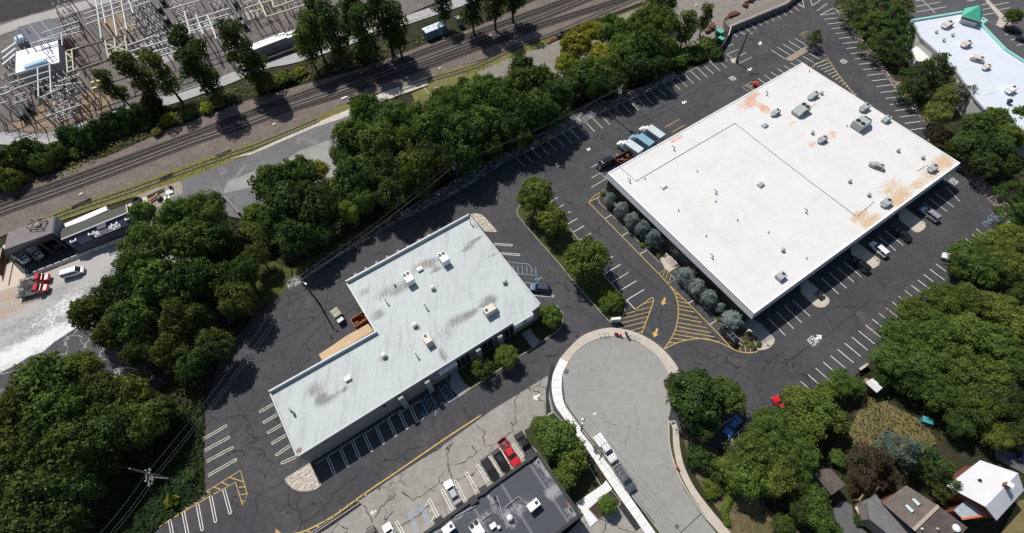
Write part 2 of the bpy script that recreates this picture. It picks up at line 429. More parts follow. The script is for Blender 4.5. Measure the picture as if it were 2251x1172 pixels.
# weedy verge with the overgrown siding
sheet('grass_verge', [(90, 480), (120, 465), (300, 403), (450, 346), (550, 315), (635, 286), (760, 226), (780, 240), (660, 298), (560, 333), (496, 360), (445, 380), (392, 400), (356, 412), (300, 431), (200, 462), (120, 490)], M_GRASS, -0.045)
sheet('pale_gravel_strip', [(500, 349), (557, 333), (642, 293), (728, 256), (762, 242), (803, 222), (840, 203), (900, 182), (936, 169), (1000, 150), (1040, 143), (1030, 160), (960, 180), (870, 212), (800, 240), (736, 267), (690, 280), (649, 298), (560, 338)], M_WHITEGRAVEL, -0.040)
sheet('grass_verge', [(940, 170), (990, 150), (1050, 136), (1118, 112), (1169, 97), (1240, 72), (1250, 82), (1180, 108), (1118, 130), (1050, 160), (1000, 172), (940, 190)], M_GRASS, -0.036)
sheet('grass_verge', [(1355, 34), (1420, 10), (1400, 40), (1350, 62)], M_GRASS, -0.036)
sheet('grass_verge', [(905, 205), (960, 182), (1050, 158), (1110, 135), (1110, 200), (1000, 240), (920, 245)], M_GRASS, -0.042)
sheet('gravel_yard', [(1050, 158), (1120, 128), (1220, 92), (1330, 50), (1420, 10), (1500, -40), (1850, -90), (1780, -30), (1603, 60), (1560, 90), (1450, 120), (1330, 160), (1230, 200), (1100, 210)], M_GRAVEL, -0.033)
sheet('asphalt_lane', [(392, 400), (445, 380), (500, 358), (560, 336), (649, 298), (690, 280), (740, 264), (860, 220), (860, 330), (760, 440), (640, 440), (530, 480), (470, 470), (400, 480), (330, 475), (360, 430)], M_LANE, -0.028)
sheet('concrete_apron', [(657, 332), (722, 308), (748, 345), (760, 420), (600, 440), (560, 410), (490, 425), (500, 400), (560, 375), (600, 372)], mat('apron_concrete', (0.33, 0.325, 0.305), 0.9, 0.22, 0.25, fine=0.1), -0.024)
sheet('dirt_patch', [(296, 432), (340, 415), (395, 398), (402, 410), (400, 425), (372, 436), (350, 470), (330, 500), (310, 490)], ground_mat('pale_dirt', (0.36, 0.32, 0.27), (0.30, 0.26, 0.21), (0.42, 0.38, 0.33), 0.4), -0.020)
# contractor's yard on the left
YARD = [(-260, 720), (-60, 640), (0, 588), (60, 560), (290, 445), (310, 430), (330, 470), (320, 520), (420, 480), (420, 640), (300, 700), (171, 718), (119, 752), (94, 774), (60, 786), (39, 800), (-20, 830), (-160, 905)]
def grid_sheet(name, px_poly, z, mats, step, stains, kind='structure', parent=None, ground_pts=None, spread=2.2):
    """triangulated sheet with stain weights on its corners; stains: (channel, centre, radii along/across the building bearing, strength)"""
    poly = [(q.x, q.y) for q in (ground_pts or ats(px_poly, z))]
    bm = bmesh.new()
    vs = [bm.verts.new((x, y, z)) for x, y in poly]
    f = bm.faces.new(vs)
    if f.normal.z < 0: f.normal_flip()
    bm.normal_update()
    if bm.faces[:][0].normal.z < 0: bmesh.ops.reverse_faces(bm, faces=bm.faces[:])
    xs = [p[0] for p in poly]; ys = [p[1] for p in poly]
    ca, sa = BU.x, BU.y
    us = [x * ca + y * sa for x, y in poly]; ws = [-x * sa + y * ca for x, y in poly]
    for lo_, hi_, ax in ((min(us), max(us), BU), (min(ws), max(ws), BV)):
        k = lo_ + step
        while k < hi_:
            geo = bm.verts[:] + bm.edges[:] + bm.faces[:]
            bmesh.ops.bisect_plane(bm, geom=geo, plane_co=ax * k, plane_no=ax)
            k += step
    me = bpy.data.meshes.new(name); bm.to_mesh(me); bm.free()
    co = np.zeros(len(me.vertices) * 3); me.vertices.foreach_get('co', co); co = co.reshape(-1, 3)
    nch = 1 + max([s[0] for s in stains] + [0])
    for ch in range(nch):
        w = np.full(len(co), -0.6)
        for c, ctr, (ru, rv), k in [s for s in stains if s[0] == ch]:
            dx, dy = co[:, 0] - ctr[0], co[:, 1] - ctr[1]
            u, v = (dx * ca + dy * sa) / ru, (-dx * sa + dy * ca) / rv
            w = np.maximum(w, -0.6 + (0.66 + k) * np.exp(-(u * u + v * v) / spread))
        at_ = me.attributes.new('s%d' % ch, 'FLOAT', 'POINT'); at_.data.foreach_set('value', w.astype(np.float32))
    for m in mats: me.materials.append(m)
    off = world_loc(parent) if parent is not None else None
    o = bpy.data.objects.new(name, me); COL.objects.link(o)
    if parent is not None:
        o.parent = parent; me.transform(Matrix.Translation(-off))
    else: o['kind'] = kind
    return o
ys = [(0, at(100, 745), (14, 3.5), 0.65), (0, at(40, 775), (9, 4), 0.6), (0, at(130, 690), (10, 2.5), 0.5), (0, at(160, 650), (9, 2.2), 0.42), (0, at(233, 615), (1.0, 6), 0.6),
      (1, at(20, 680), (9, 4), 0.45), (1, at(15, 650), (4, 4), 0.5), (0, at(115, 700), (4, 4), 0.4), (2, at(130, 640), (8, 3), .38), (2, at(90, 700), (14, 3), .3), (2, at(210, 640), (8, 5), .42), (2, at(30, 720), (12, 2), .34), (2, at(150, 700), (5, 3), .36), (2, at(60, 740), (10, 1.6), .36), (2, at(250, 600), (5, 6), .34), (2, at(10, 700), (14, 1.2), .4)]
grid_sheet('concrete_yard', YARD, -0.022, [stained('yard_concrete', (0.43, 0.415, 0.40), [(0.74, 0.74, 0.74), (0.40, 0.30, 0.23), (0.25, 0.25, 0.255)], 0.85)], 2.5, ys, spread=1.5)
sheet('asphalt_yard', [(-200, 925), (-20, 828), (39, 800), (60, 786), (94, 774), (119, 752), (171, 718), (260, 700), (420, 640), (520, 700), (300, 900), (60, 1040), (-300, 1200)], M_DARKYARD, -0.026)
tanpad = sheet('concrete_pad', [(-120, 660), (0, 596), (25, 578), (50, 596), (58, 622), (0, 640), (-120, 690)], mat('tan_concrete', (0.62, 0.52, 0.42), 0.85, 0.12, 0.3), -0.012)
sheet('concrete_pad', [(279, 452), (300, 437), (323, 432), (329, 470), (318, 500), (300, 505)], MATS['tan_concrete'], -0.012)
sheet('shed_shadow_sheet', [(22, 572), (121, 518), (161, 541), (305, 484), (301, 508), (131, 578), (60, 604), (48, 600)], mat('shed_shadow_tone', (0.075, 0.075, 0.08), .9, .2, .5), -0.008)  # dark sheet cut to the sheds' shadow band, shade painted into its colour
# substation ground
SUB = [(-400, 320), (-150, 300), (0, 290), (60, 300), (135, 288), (230, 262), (320, 232), (430, 196), (560, 150), (700, 108), (900, 30), (1060, -40), (1000, -140), (400, -170), (-250, -120), (-500, 120)]
sheet('substation_gravel', SUB, M_YARDGRAVEL, -0.060)
M_PALEROAD = asphalt('service_road', (0.37, 0.37, 0.37), (0.42, 0.415, 0.41), 0.2, 0.1, 22, (0.2, 0.2, 0.2))
rd = smooth_path(ats([(-260, 330), (-100, 312), (0, 303), (90, 307), (190, 277), (300, 239), (400, 210), (500, 174), (580, 141), (660, 124), (800, 76), (905, 40), (1000, 8), (1120, -35)]), 5)
struct('service_road', MB().strip(rd, 5.2, -0.055), M_PALEROAD)
rd = smooth_path(ats([(-300, 130), (-100, 96), (0, 66), (60, 46), (120, 30), (190, 10), (300, -20), (500, -70)]), 5)
struct('service_road', MB().strip(rd, 6.5, -0.054), mat('pale_road', (0.42, 0.39, 0.365), 0.9, 0.15, 0.2, fine=0.1))
sheet('asphalt_ground', [(-400, 60), (0, 50), (51, 36), (119, 17), (170, -2), (260, -40), (100, -120), (-400, -60)], mat('far_asphalt', (0.022, 0.022, 0.026), 0.9, 0.4, 0.2), -0.053)
for pts in ([(70, 240), (110, 225), (190, 205), (240, 195), (250, 235), (190, 262), (120, 285), (60, 290), (20, 275)], [(220, 40), (262, 20), (300, 60), (280, 90), (235, 75)]):
    sheet('sandy_patch', pts, ground_mat('sandy', (0.30, 0.22, 0.16), (0.24, 0.18, 0.135), (0.34, 0.26, 0.19), 0.3), -0.052)
sheet('concrete_slab', [(315, 85), (372, 88), (385, 130), (330, 150), (290, 120)], M_CONCG, -0.0515)
sheet('concrete_slab', [(400, 60), (470, 45), (560, 20), (572, 38), (470, 62), (420, 75)], M_CONCG, -0.0515)

# the two linked parking lots
LOT = [(1601, 66), (1729, 16), (1790, -40), (1850, -60), (1833, 19), (1850, 39), (1859, 58), (1878, 82), (1896, 102), (1914, 126), (1932, 148), (1953, 174), (1968, 198), (1993, 224), (2024, 262), (2036, 282), (2040, 306), (2106, 364), (2125, 389), (2147, 415), (2178, 444), (2193, 464), (2215, 490), (2245, 530), (2160, 600), (2040, 700), (1900, 808), (1790, 905), (1690, 990), (1560, 985), (1490, 940), (1440, 1000), (1230, 1010), (1150, 1000), (850, 1250), (250, 1250), (369, 1145), (452, 1085), (447, 1000), (450, 940), (455, 880), (480, 800), (520, 740), (560, 695), (601, 656), (632, 638), (656, 622), (679, 600), (782, 542), (860, 496), (1000, 425), (1050, 396), (1120, 351), (1230, 296), (1319, 248), (1353, 233), (1411, 207), (1471, 177), (1529, 148), (1588, 121)]
sheet('parking_lot', LOT, M_LOT, 0.0)
OLD = [(1204, 826), (1142, 865), (1084, 900), (973, 980), (845, 1063), (800, 1094), (690, 1166), (560, 1260), (640, 1330), (1000, 1330), (1182, 1000), (1150, 945), (1217, 905), (1209, 870)]
sheet('old_parking_lot', OLD, M_OLD, 0.004)
sheet('old_parking_lot', [(1300, 1110), (1340, 1078), (1420, 1172), (1520, 1300), (1250, 1330), (1240, 1180), (1270, 1150)], M_OLD, 0.004)
# trench strip of fresh patching beside the yellow line, and the dark drain slot
sheet('patched_asphalt', [(1212, 800), (1224, 815), (1209, 840), (1206, 875), (1212, 905), (1200, 912), (1200, 860)], mat('fresh_asphalt', (0.03, 0.03, 0.032), 0.9, 0.2, 1.0), 0.008)
CUL = [(1237, 823), (1241, 811), (1249, 795), (1268, 771), (1294, 753), (1323, 742), (1354, 739), (1384, 744), (1413, 758), (1439, 778), (1456, 797), (1471, 822), (1478, 860), (1474, 900), (1469, 930), (1471, 981), (1485, 1031), (1505, 1074), (1538, 1124), (1572, 1163), (1640, 1240), (1760, 1370), (1640, 1400), (1530, 1270), (1454, 1172), (1388, 1086), (1351, 1036), (1301, 971), (1267, 925), (1244, 894), (1239, 855)]
sheet('street', CUL, M_ROAD, 0.012)
# neighbouring ground top right, gardens bottom right
sheet('next_parking_lot', [(1940, -60), (2500, -120), (2600, 200), (2300, 330), (2220, 260), (2110, 100), (2000, 40)], M_ADJ, -0.02)
sheet('lawn', [(1900, 870), (1940, 880), (1985, 905), (2040, 930), (2060, 975), (2000, 1010), (1900, 1000), (1860, 960), (1880, 920)], M_DRYLAWN, -0.02)
sheet('lawn', [(2240, 1100), (2400, 1080), (2400, 1250), (2180, 1250), (2200, 1172)], M_DRYLAWN, -0.02)
sheet('lawn', [(1590, 1115), (1660, 1090), (1700, 1130), (1760, 1172), (1800, 1260), (1660, 1260), (1600, 1172)], ground_mat('tan_lawn', (0.17, 0.135, 0.075), (0.12, 0.10, 0.05), (0.07, 0.08, 0.03), 0.3), -0.02)
sheet('lawn', [(1478, 935), (1500, 950), (1512, 1000), (1530, 1050), (1562, 1100), (1600, 1150), (1660, 1260), (1700, 1260), (1680, 1100), (1560, 970), (1520, 920)], MATS['tan_lawn'], -0.016)
sheet('driveway', [(1832, 1118), (1850, 1100), (1872, 1110), (1880, 1145), (1905, 1172), (1960, 1240), (1850, 1260), (1838, 1172)], mat('drive_asphalt', (0.12, 0.12, 0.125), 0.9, 0.2, 0.4), -0.012)
sheet('driveway', [(2185, 985), (2300, 1010), (2340, 1060), (2300, 1075), (2240, 1035), (2190, 1010)], MATS['drive_asphalt'], -0.012)
# rocky slopes round the big lot
rk = [(1833, 19), (1850, 39), (1859, 58), (1878, 82), (1896, 102), (1914, 126), (1932, 148), (1953, 174), (1968, 198), (1993, 224), (2024, 262), (2036, 282), (2040, 310), (2075, 310), (2048, 268), (2010, 225), (1990, 190), (1960, 170), (1925, 120), (1890, 80), (1868, 45), (1850, 10)]
sheet('rock_slope', rk, M_ROCK, 0.012)
sheet('rock_slope', [(2106, 362), (2125, 389), (2147, 415), (2178, 444), (2193, 464), (2215, 492), (2240, 480), (2210, 440), (2170, 405), (2135, 360), (2115, 350)], M_ROCK, 0.012)
sheet('rock_slope', [(1120, 352), (1230, 297), (1319, 249), (1411, 208), (1471, 178), (1490, 168), (1480, 158), (1411, 190), (1340, 220), (1300, 225), (1230, 270), (1120, 330), (1000, 395), (860, 478), (780, 520), (690, 575), (630, 618), (632, 640), (662, 622), (680, 600), (782, 543), (860, 497), (1000, 426), (1050, 397)], M_RIPRAP, 0.012)
sheet('grass_patch', [(560, 590), (600, 575), (640, 590), (640, 618), (628, 640), (600, 656), (570, 680), (545, 690), (540, 640)], ground_mat('weedy', (0.075, 0.10, 0.025), (0.05, 0.065, 0.02), (0.15, 0.14, 0.06), 0.35), 0.005)
sheet('grass_bank', [(640, 590), (690, 565), (780, 512), (860, 470), (880, 478), (800, 525), (690, 590), (655, 615)], MATS['weedy'], 0.016)
sheet('creek', [(520, 560), (600, 545), (640, 552), (760, 495), (900, 430), (1100, 330), (1300, 235), (1420, 185), (1400, 175), (1280, 225), (1080, 325), (880, 420), (740, 485), (620, 535)], mat('dark_water', (0.012, 0.014, 0.010), 0.9, spec=0.1), -0.02)
sheet('ivy_bank', [(330, 1172), (452, 1086), (448, 1000), (452, 940), (440, 880), (400, 900), (330, 1010), (250, 1110), (150, 1250), (240, 1250)], ground_mat('ivy', (0.016, 0.030, 0.010), (0.026, 0.045, 0.012), (0.012, 0.02, 0.008), 0.5), 0.004)

# ---------------------------------------------------------------- pavements, kerbs, islands
def kerbed(name, px, inner, h=0.13, kw=0.16, kerb=M_KERB, z0=0.0):
    """raised bed: kerb ring, then the filling a little lower"""
    p = ats(px); q = inset(p, kw); n = len(p)
    pp = [Vector((a[0], a[1])) for a in p]
    if area(pp) < 0: pp.reverse()
    m = MB(); m.prism(pp, z0, h - 0.03, 0)
    vs = [(a.x, a.y, h - 0.03) for a in pp] + [(a.x, a.y, h) for a in pp] + [(a.x, a.y, h) for a in q] + [(a.x, a.y, h - 0.03) for a in q]
    fs = []
    for i in range(n):
        j = (i + 1) % n
        fs += [(i, j, n + j, n + i), (n + i, n + j, 2 * n + j, 2 * n + i), (2 * n + i, 2 * n + j, 3 * n + j, 3 * n + i)]
    m.add(vs, fs, 0)
    m.sheet(q, h - 0.02, 1)
    return struct(name, m, [kerb, inner])
def band(name, left, right, m, h=0.12, joints=0):
    """raised pavement between two edges given from the same end"""
    L, Rr = ats(left), ats(right)
    k = MB(); k.prism(L + list(reversed(Rr)), 0.0, h, 0)
    o = struct(name, k, m)
    return o
arc_out = [(1231, 788), (1251, 765), (1275, 742), (1302, 729), (1337, 721), (1371, 724), (1405, 734), (1439, 753), (1466, 777), (1487, 804), (1497, 826), (1499, 860), (1495, 900), (1490, 945)]
arc_in = [(1249, 797), (1268, 772), (1294, 754), (1323, 743), (1354, 740), (1384, 745), (1413, 759), (1439, 779), (1456, 798), (1471, 824), (1478, 860), (1475, 900), (1471, 928)]
so = smooth_path(ats(arc_out[:11]), 4); si = smooth_path(ats(arc_in[:10]), 4)
struct('sidewalk', MB().prism(so + list(reversed(si)), 0, 0.12), M_CONC)
jm = MB()
def joints(path, w, every, z):
    acc = 0.0
    for a, b in zip(path[:-1], path[1:]):
        d = (b - a); L = d.length; d = d.normalized() if L else d
        t = every - acc
        while t < L:
            c = a + d * t; nrm = Vector((-d.y, d.x)) * w / 2
            jm.strip([c - nrm, c + nrm], 0.05, z); t += every
        acc = (acc + L) % every
mid = [(a + b) / 2 for a, b in zip(smooth_path(so, 1)[:37], smooth_path(si, 1)[:37])]
joints(mid, 2.0, 2.4, 0.124)
wl = [(1231, 788), (1220, 811), (1214, 830), (1213, 858), (1220, 890), (1237, 916), (1262, 950), (1287, 983), (1331, 1049), (1367, 1101), (1418, 1172), (1480, 1260)]
wr = [(1249, 797), (1241, 812), (1236, 826), (1235, 858), (1240, 886), (1252, 908), (1275, 938), (1303, 974), (1350, 1040), (1385, 1092), (1441, 1172), (1503, 1260)]
WL, WR = smooth_path(ats(wl), 4), smooth_path(ats(wr), 4)
struct('sidewalk', MB().prism(WL + list(reversed(WR)), 0, 0.12), M_CONCW)
joints([(a + b) / 2 for a, b in zip(WL, WR)], 1.75, 1.6, 0.124)
rl = [(1470, 925), (1478, 941), (1480, 981), (1491, 1031), (1515, 1081), (1548, 1131), (1578, 1168), (1640, 1245)]
rr = [(1484, 925), (1491, 947), (1495, 987), (1505, 1028), (1528, 1074), (1561, 1118), (1592, 1155), (1660, 1235)]
RL, RR = smooth_path(ats(rl), 4), smooth_path(ats(rr), 4)
struct('sidewalk', MB().prism(RL + list(reversed(RR)), 0, 0.12), M_CONC)
joints([(a + b) / 2 for a, b in zip(RL, RR)], 1.2, 1.6, 0.124)
struct('sidewalk_joints', jm, mat('joint', (0.30, 0.27, 0.23), 0.9))
# street kerbs and the grass verge between kerb and pavement
ke = smooth_path(ats([(1469, 926), (1471, 981), (1485, 1031), (1505, 1074), (1538, 1124), (1572, 1163), (1640, 1240)]), 5)
kl = MB(); kl.loft([[(p.x - .0, p.y, 0.0), (p.x, p.y, 0.14), (p.x + .22, p.y + .1, 0.14), (p.x + .22, p.y + .1, 0.0)] for p in ke])
struct('kerb', kl, M_CONC)
ke = smooth_path(ats([(1244, 893), (1267, 925), (1301, 971), (1351, 1036), (1388, 1086), (1454, 1172), (1530, 1270)]), 5)
kl = MB(); kl.loft([[(p.x, p.y, 0.0), (p.x - .22, p.y - .1, 0.0), (p.x - .22, p.y - .1, 0.14), (p.x, p.y, 0.14)] for p in ke])
struct('kerb', kl, M_KERB)
sheet('grass_strip', [(1240, 880), (1256, 905), (1285, 945), (1335, 1012), (1378, 1072), (1382, 1090), (1378, 1094), (1350, 1054), (1300, 985), (1262, 930)], ground_mat('verge', (0.06, 0.075, 0.022), (0.10, 0.09, 0.04), (0.045, 0.055, 0.02), 0.5), 0.03)
sheet('asphalt_strip', [(1384, 1090), (1392, 1090), (1440, 1150), (1434, 1152)], MATS['fresh_asphalt'], 0.03)
sheet('asphalt_strip', [(1368, 1104), (1376, 1116), (1408, 1160), (1398, 1168), (1360, 1115)], MATS['fresh_asphalt'], 0.03)
sheet('grass_strip', [(1424, 1150), (1433, 1152), (1460, 1190), (1448, 1190)], MATS['verge'], 0.032)
sheet('grass_strip', [(1474, 930), (1478, 945), (1479, 981), (1490, 1031), (1514, 1081), (1546, 1130), (1576, 1166), (1638, 1245), (1630, 1240), (1568, 1164), (1536, 1124), (1504, 1076), (1486, 1032), (1474, 984)], MATS['verge'], 0.03)
struct('gutter_line', MB().strip(smooth_path(ats([(1401, 1082), (1440, 1128), (1475, 1172), (1540, 1260)]), 4), 0.25, 0.016), M_CONCG)
struct('road_seam', MB().strip(ats([(1495, 1172), (1545, 1126)]), 0.16, 0.016), mat('seam', (0.08, 0.08, 0.08), 0.9))
# planted islands
ISL = [(1352, 717), (1337, 706), (1313, 680), (1282, 643), (1260, 619), (1224, 575), (1189, 536), (1156, 497), (1140, 478), (1135, 464), (1142, 452), (1165, 435), (1190, 432), (1212, 447), (1256, 506), (1300, 562), (1332, 610), (1378, 662), (1371, 694)]
kerbed('planted_island', ISL, M_LAWN)
BED1 = [(1332, 428), (1318, 428), (1315, 436), (1319, 449), (1331, 460), (1343, 473), (1382, 511), (1396, 525), (1452, 579), (1462, 588)]
wallpx = [(1470, 585), (1330, 420)]
kerbed('planting_bed', [(1331, 424), (1319, 427), (1314, 437), (1319, 449), (1331, 460), (1343, 473), (1382, 511), (1396, 525), (1449, 578), (1475, 574), (1400, 500), (1350, 445)], M_MULCH)
kerbed('planting_bed', [(1492, 617), (1510, 638), (1543, 670), (1575, 705), (1586, 714), (1612, 732), (1625, 745), (1648, 766), (1664, 770), (1662, 750), (1648, 730), (1634, 717), (1580, 660), (1520, 600)], M_MULCH)
kerbed('kerbed_island', [(1664, 771), (1680, 770), (1691, 766), (1701, 756), (1703, 748), (1700, 741), (1650, 697), (1636, 713), (1650, 735)], M_CONC)
zz = Z(1680, 390, 2.93)
def finger(px, inner=M_CONC): return kerbed('kerbed_island', px, inner)
finger(zz((232, 690), (278, 660), (415, 780), (420, 795), (415, 815), (390, 838), (360, 842), (335, 836), (320, 828), (235, 745)))
finger(zz((555, 455), (600, 420), (742, 530), (746, 545), (735, 570), (705, 588), (680, 588), (655, 578), (560, 500)))
finger(zz((860, 235), (900, 195), (1038, 295), (1042, 310), (1030, 335), (1000, 355), (975, 358), (960, 348), (868, 275)))
zt = Z(1540, 20, 5.86)
kerbed('kerbed_island', zt((1095, 640), (1350, 485), (1390, 500), (1385, 545), (1180, 670), (1110, 665)), mat('tan_gravel', (0.36, 0.27, 0.21), 0.9, 0.25, 1.0))
kerbed('kerbed_island', zt((375, 655), (450, 625), (465, 705), (410, 700)), M_CONC)
kerbed('gravel_island', Z(560, 980, 6.103)((740, 228), (895, 515), (885, 545), (820, 590), (740, 612), (660, 618), (580, 610), (500, 570), (430, 500), (405, 455), (420, 430)), M_PEBBLE)
kerbed('gravel_island', Z(960, 440, 5.86)((430, 185), (500, 172), (570, 185), (625, 225), (700, 310), (778, 400), (770, 418), (720, 415), (620, 408), (520, 300)), M_PEBBLE)
FRONT = [(1009, 874), (1040, 852), (1058, 841), (1100, 812), (1147, 781), (1163, 772), (1207, 741), (1226, 729), (1236, 715), (1240, 690), (1225, 672), (1196, 678), (1180, 700), (1110, 738), (1060, 770), (1000, 805), (975, 825)]
kerbed('planted_bed', FRONT, ground_mat('shady_turf', (0.045, 0.06, 0.02), (0.06, 0.06, 0.03), (0.035, 0.05, 0.015), 0.4))
sheet('walkway', Z(980, 700, 5.86)((60, 720), (140, 670), (240, 835), (320, 895), (170, 1012), (60, 900)), M_CONCG, 0.135)
sheet('walkway', Z(980, 700, 5.86)((980, 200), (1090, 130), (1110, 180), (1215, 300), (1110, 385), (1035, 270)), M_CONCG, 0.135)
sheet('walkway', Z(1120, 390, 2.93)((965, 520), (1010, 487), (1062, 545), (1090, 570), (1030, 612), (1000, 590)), M_CONC, 0.134)
sheet('walkway', Z(1500, 620, 5.86)((810, 550), (870, 495), (1000, 530), (1180, 720), (1030, 800), (900, 640)), M_CONCG, 0.135)
kerbed('planted_bed', [(1217, 905), (1150, 946), (1160, 975), (1182, 995), (1276, 1130), (1322, 1068), (1290, 1015), (1262, 965), (1236, 925)], MATS['shady_turf'])
sheet('walkway', Z(1260, 980, 6.103)((30, 770), (390, 525), (440, 465), (520, 580), (440, 640), (200, 850), (330, 1000), (230, 1090), (100, 860)), M_CONCW, 0.137)
kerbed('planted_bed', Z(1260, 980, 6.103)((200, 845), (440, 640), (510, 590), (640, 740), (620, 800), (400, 960), (340, 1000)), M_MULCH, kw=0.1)
sheet('drain_trench', Z(560, 980, 6.103)((1380, 740), (1440, 790), (1000, 1100), (880, 1172), (760, 1172), (1100, 940)), mat('trench', (0.018, 0.016, 0.016), 0.9), 0.009)
for a, b, w in ((((1400, 770), (800, 1172)), 0, .2), (((1450, 800), (1000, 1110), (900, 1172)), 0, .15)):
    struct('drain_edge', MB().strip(ats(Z(560, 980, 6.103)(*a)), w, 0.05), M_CONCG)

# ---------------------------------------------------------------- painted markings
ZM = 0.020
mk = {'w': MB(), 'c': MB(), 'y': MB(), 'b': MB()}
LWID = 0.165
def ln(k, *px, w=LWID, z=ZM): mk[k].strip(ats(px), w, z)
def row(k, a0, a1, b0, b1, n, w=LWID, skip=()):
    A0, A1, B0, B1 = at(*a0), at(*a1), at(*b0), at(*b1)
    for i in range(n):
        if i in skip: continue
        t = i / (n - 1); jit = rng.normal(0, 0.04)
        mk[k if rng.random() > 0.15 else ('c' if k == 'w' else k)].strip([A0.lerp(B0, t), A1.lerp(B1, t) + (A1 - A0).normalized() * jit], w, ZM)
def hair(k, base, tip, gap=0.46, w=0.14):
    """double line closed by a round end"""
    B, T = at(*base), at(*tip); d = (T - B).normalized(); q = Vector((-d.y, d.x, 0)) * gap / 2
    pts = [B + q, T + q - d * gap / 2]
    c = T - d * gap / 2
    for i in range(1, 6):
        t = math.pi * i / 6; pts.append(c + q * math.cos(t) + d * (gap / 2) * math.sin(t))
    pts += [T - q - d * gap / 2, B - q]
    mk[k].strip(pts, w, ZM)
def hairs(k, bases, tips): [hair(k, b, t) for b, t in zip(bases, tips)]
row('c', (1133.7, 344.7), (1153, 366), (1574, 128), (1597, 149), 29)
for a, b in (((1597.8, 102), (1613, 97)), ((1598, 119.5), (1623, 108.5)), ((1622, 124.6), (1639, 116)), ((1625, 139), (1652, 125.6)), ((1591, 128), (1600, 134)), ((1597, 119), (1610, 129))): ln('c', a, b)
ln('c', *[(1120, 352), (1230, 297), (1319, 249), (1411, 208), (1471, 178), (1529, 149), (1588, 122)], w=0.09)
row('w', (1613, 56.7), (1634, 75.5), (1746, 1.2), (1769, 17.7), 11)
ln('w', (1605, 68.6), (1621, 81.4))
row('w', (1695, 110), (1725, 129), (1747, 84), (1774, 101), 5)
row('w', (1665.4, 172), (1690, 190), (1792.6, 111), (1815, 122.5), 10)
row('w', (1811, 42.7), (1843.6, 39), (2000, 286), (2036, 281), 21)
z1 = Z(1760, 0, 5.86)
for p in (((250, 195), (420, 105)), ((250, 195), (455, 170)), ((210, 140), (345, 45)), ((45, 100), (-30, 55)), ((45, 100), (20, -20)), ((150, 75), (120, -30)), ((150, 75), (300, -30))): ln('w', *z1(*p))
z3 = Z(1680, 390, 2.93)
lowr = [(135, 1018), (190, 975), (242, 937), (295, 895), None, (480, 752), (530, 715), (578, 675), (625, 640), None, (848, 472), (895, 437), (940, 405), None, (1137, 250), (1178, 220), (1220, 190), (1260, 155)]
uppr = [(25, 905), (78, 865), (130, 825), (180, 788), None, (370, 650), (418, 612), (468, 578), (515, 545), None, (735, 380), (780, 345), (822, 310), None, (1025, 165), (1060, 135), (1100, 105), (1170, 60)]
for a, b in zip(lowr, uppr):
    if a: ln('w', *z3(b, a), w=0.15)
row('w', (2146, 503), (2178, 526), (1726, 868), (1762, 900), 30)
z4 = Z(1120, 390, 2.93)
row('w', z4((215, 185))[0], z4((310, 130))[0], z4((755, 790))[0], z4((868, 722))[0], 13)
for a, b in (((612, 268), (655, 243)), ((722, 378), (765, 353)), ((838, 495), (882, 470)), ((1155, 810), (1192, 787)), ((1290, 948), (1333, 922)), ((1020, 685), (1068, 655))): ln('w', *z4(a, b), w=0.15)
ln('w', *z4((755, 790), (808, 850))); ln('w', *z4((615, 640), (665, 690), (740, 770)), w=0.08)
YW = 0.17
ln('y', *z4((610, 80), (545, 122), (508, 160), (620, 275), (725, 380), (960, 620), (1025, 690)), w=YW)
ln('y', *z4((508, 160), (575, 128)), w=YW)
ln('y', *z4((960, 622), (1003, 590), (1052, 640)), w=0.12); ln('w', *z4((1052, 640), (1068, 655), (1022, 683)), w=0.1)
for a, b in (((985, 640), (1003, 595)), ((1005, 662), (1018, 612)), ((1022, 680), (1040, 632))): ln('y', *z4(a, b), w=0.1)
arcL = z4((1025, 690), (1060, 740), (1080, 795), (1087, 860), (1080, 930), (1060, 1000), (1025, 1065), (993, 1108))
mk['y'].strip(smooth_path(ats(arcL), 5), YW, ZM)
ln('y', *z4((1025, 690), (1155, 815), (1290, 950), (1430, 1100)), w=YW)
mk['y'].strip(smooth_path(ats(z4((993, 1108), (1080, 1065), (1160, 1045), (1250, 1038), (1320, 1055), (1390, 1080), (1430, 1102), (1480, 1122), (1550, 1130), (1600, 1122))), 5), YW, ZM)
for a, b in (((1062, 745), (1092, 757)), ((1075, 770), (1118, 785)), ((1083, 797), (1145, 812)), ((1086, 823), (1168, 840)), ((1089, 848), (1190, 868)), ((1090, 878), (1213, 905)), ((1088, 905), (1240, 935)), ((1083, 935), (1268, 968)), ((1078, 960), (1296, 1000)), ((1070, 985), (1322, 1028)), ((1062, 1010), (1352, 1058)), ((1045, 1035), (1150, 1048)), ((1028, 1062), (1082, 1068))):
    ln('y', *z4(a, b), w=0.15, z=ZM - 0.004)
mk['y'].strip(smooth_path(ats(z4((808, 850), (865, 812), (918, 775), (926, 800), (910, 850), (880, 930), (850, 1008))), 5), YW, ZM)
for a, b in (((870, 812), (922, 798)), ((815, 858), (915, 835)), ((735, 882), (812, 862)), ((730, 908), (905, 866)), ((722, 938), (893, 896)), ((705, 973), (882, 928)), ((772, 990), (870, 962)), ((830, 1002), (860, 990))): ln('y', *z4(a, b), w=0.12, z=ZM - 0.004)
for a, b in (((1478, 1060), (1488, 1118)), ((1515, 1082), (1522, 1125)), ((1548, 1105), (1553, 1128))): ln('y', *z4(a, b), w=0.15)
ln('y', *z4((1437, 1103), (1475, 1060), (1500, 1085)), w=0.12)
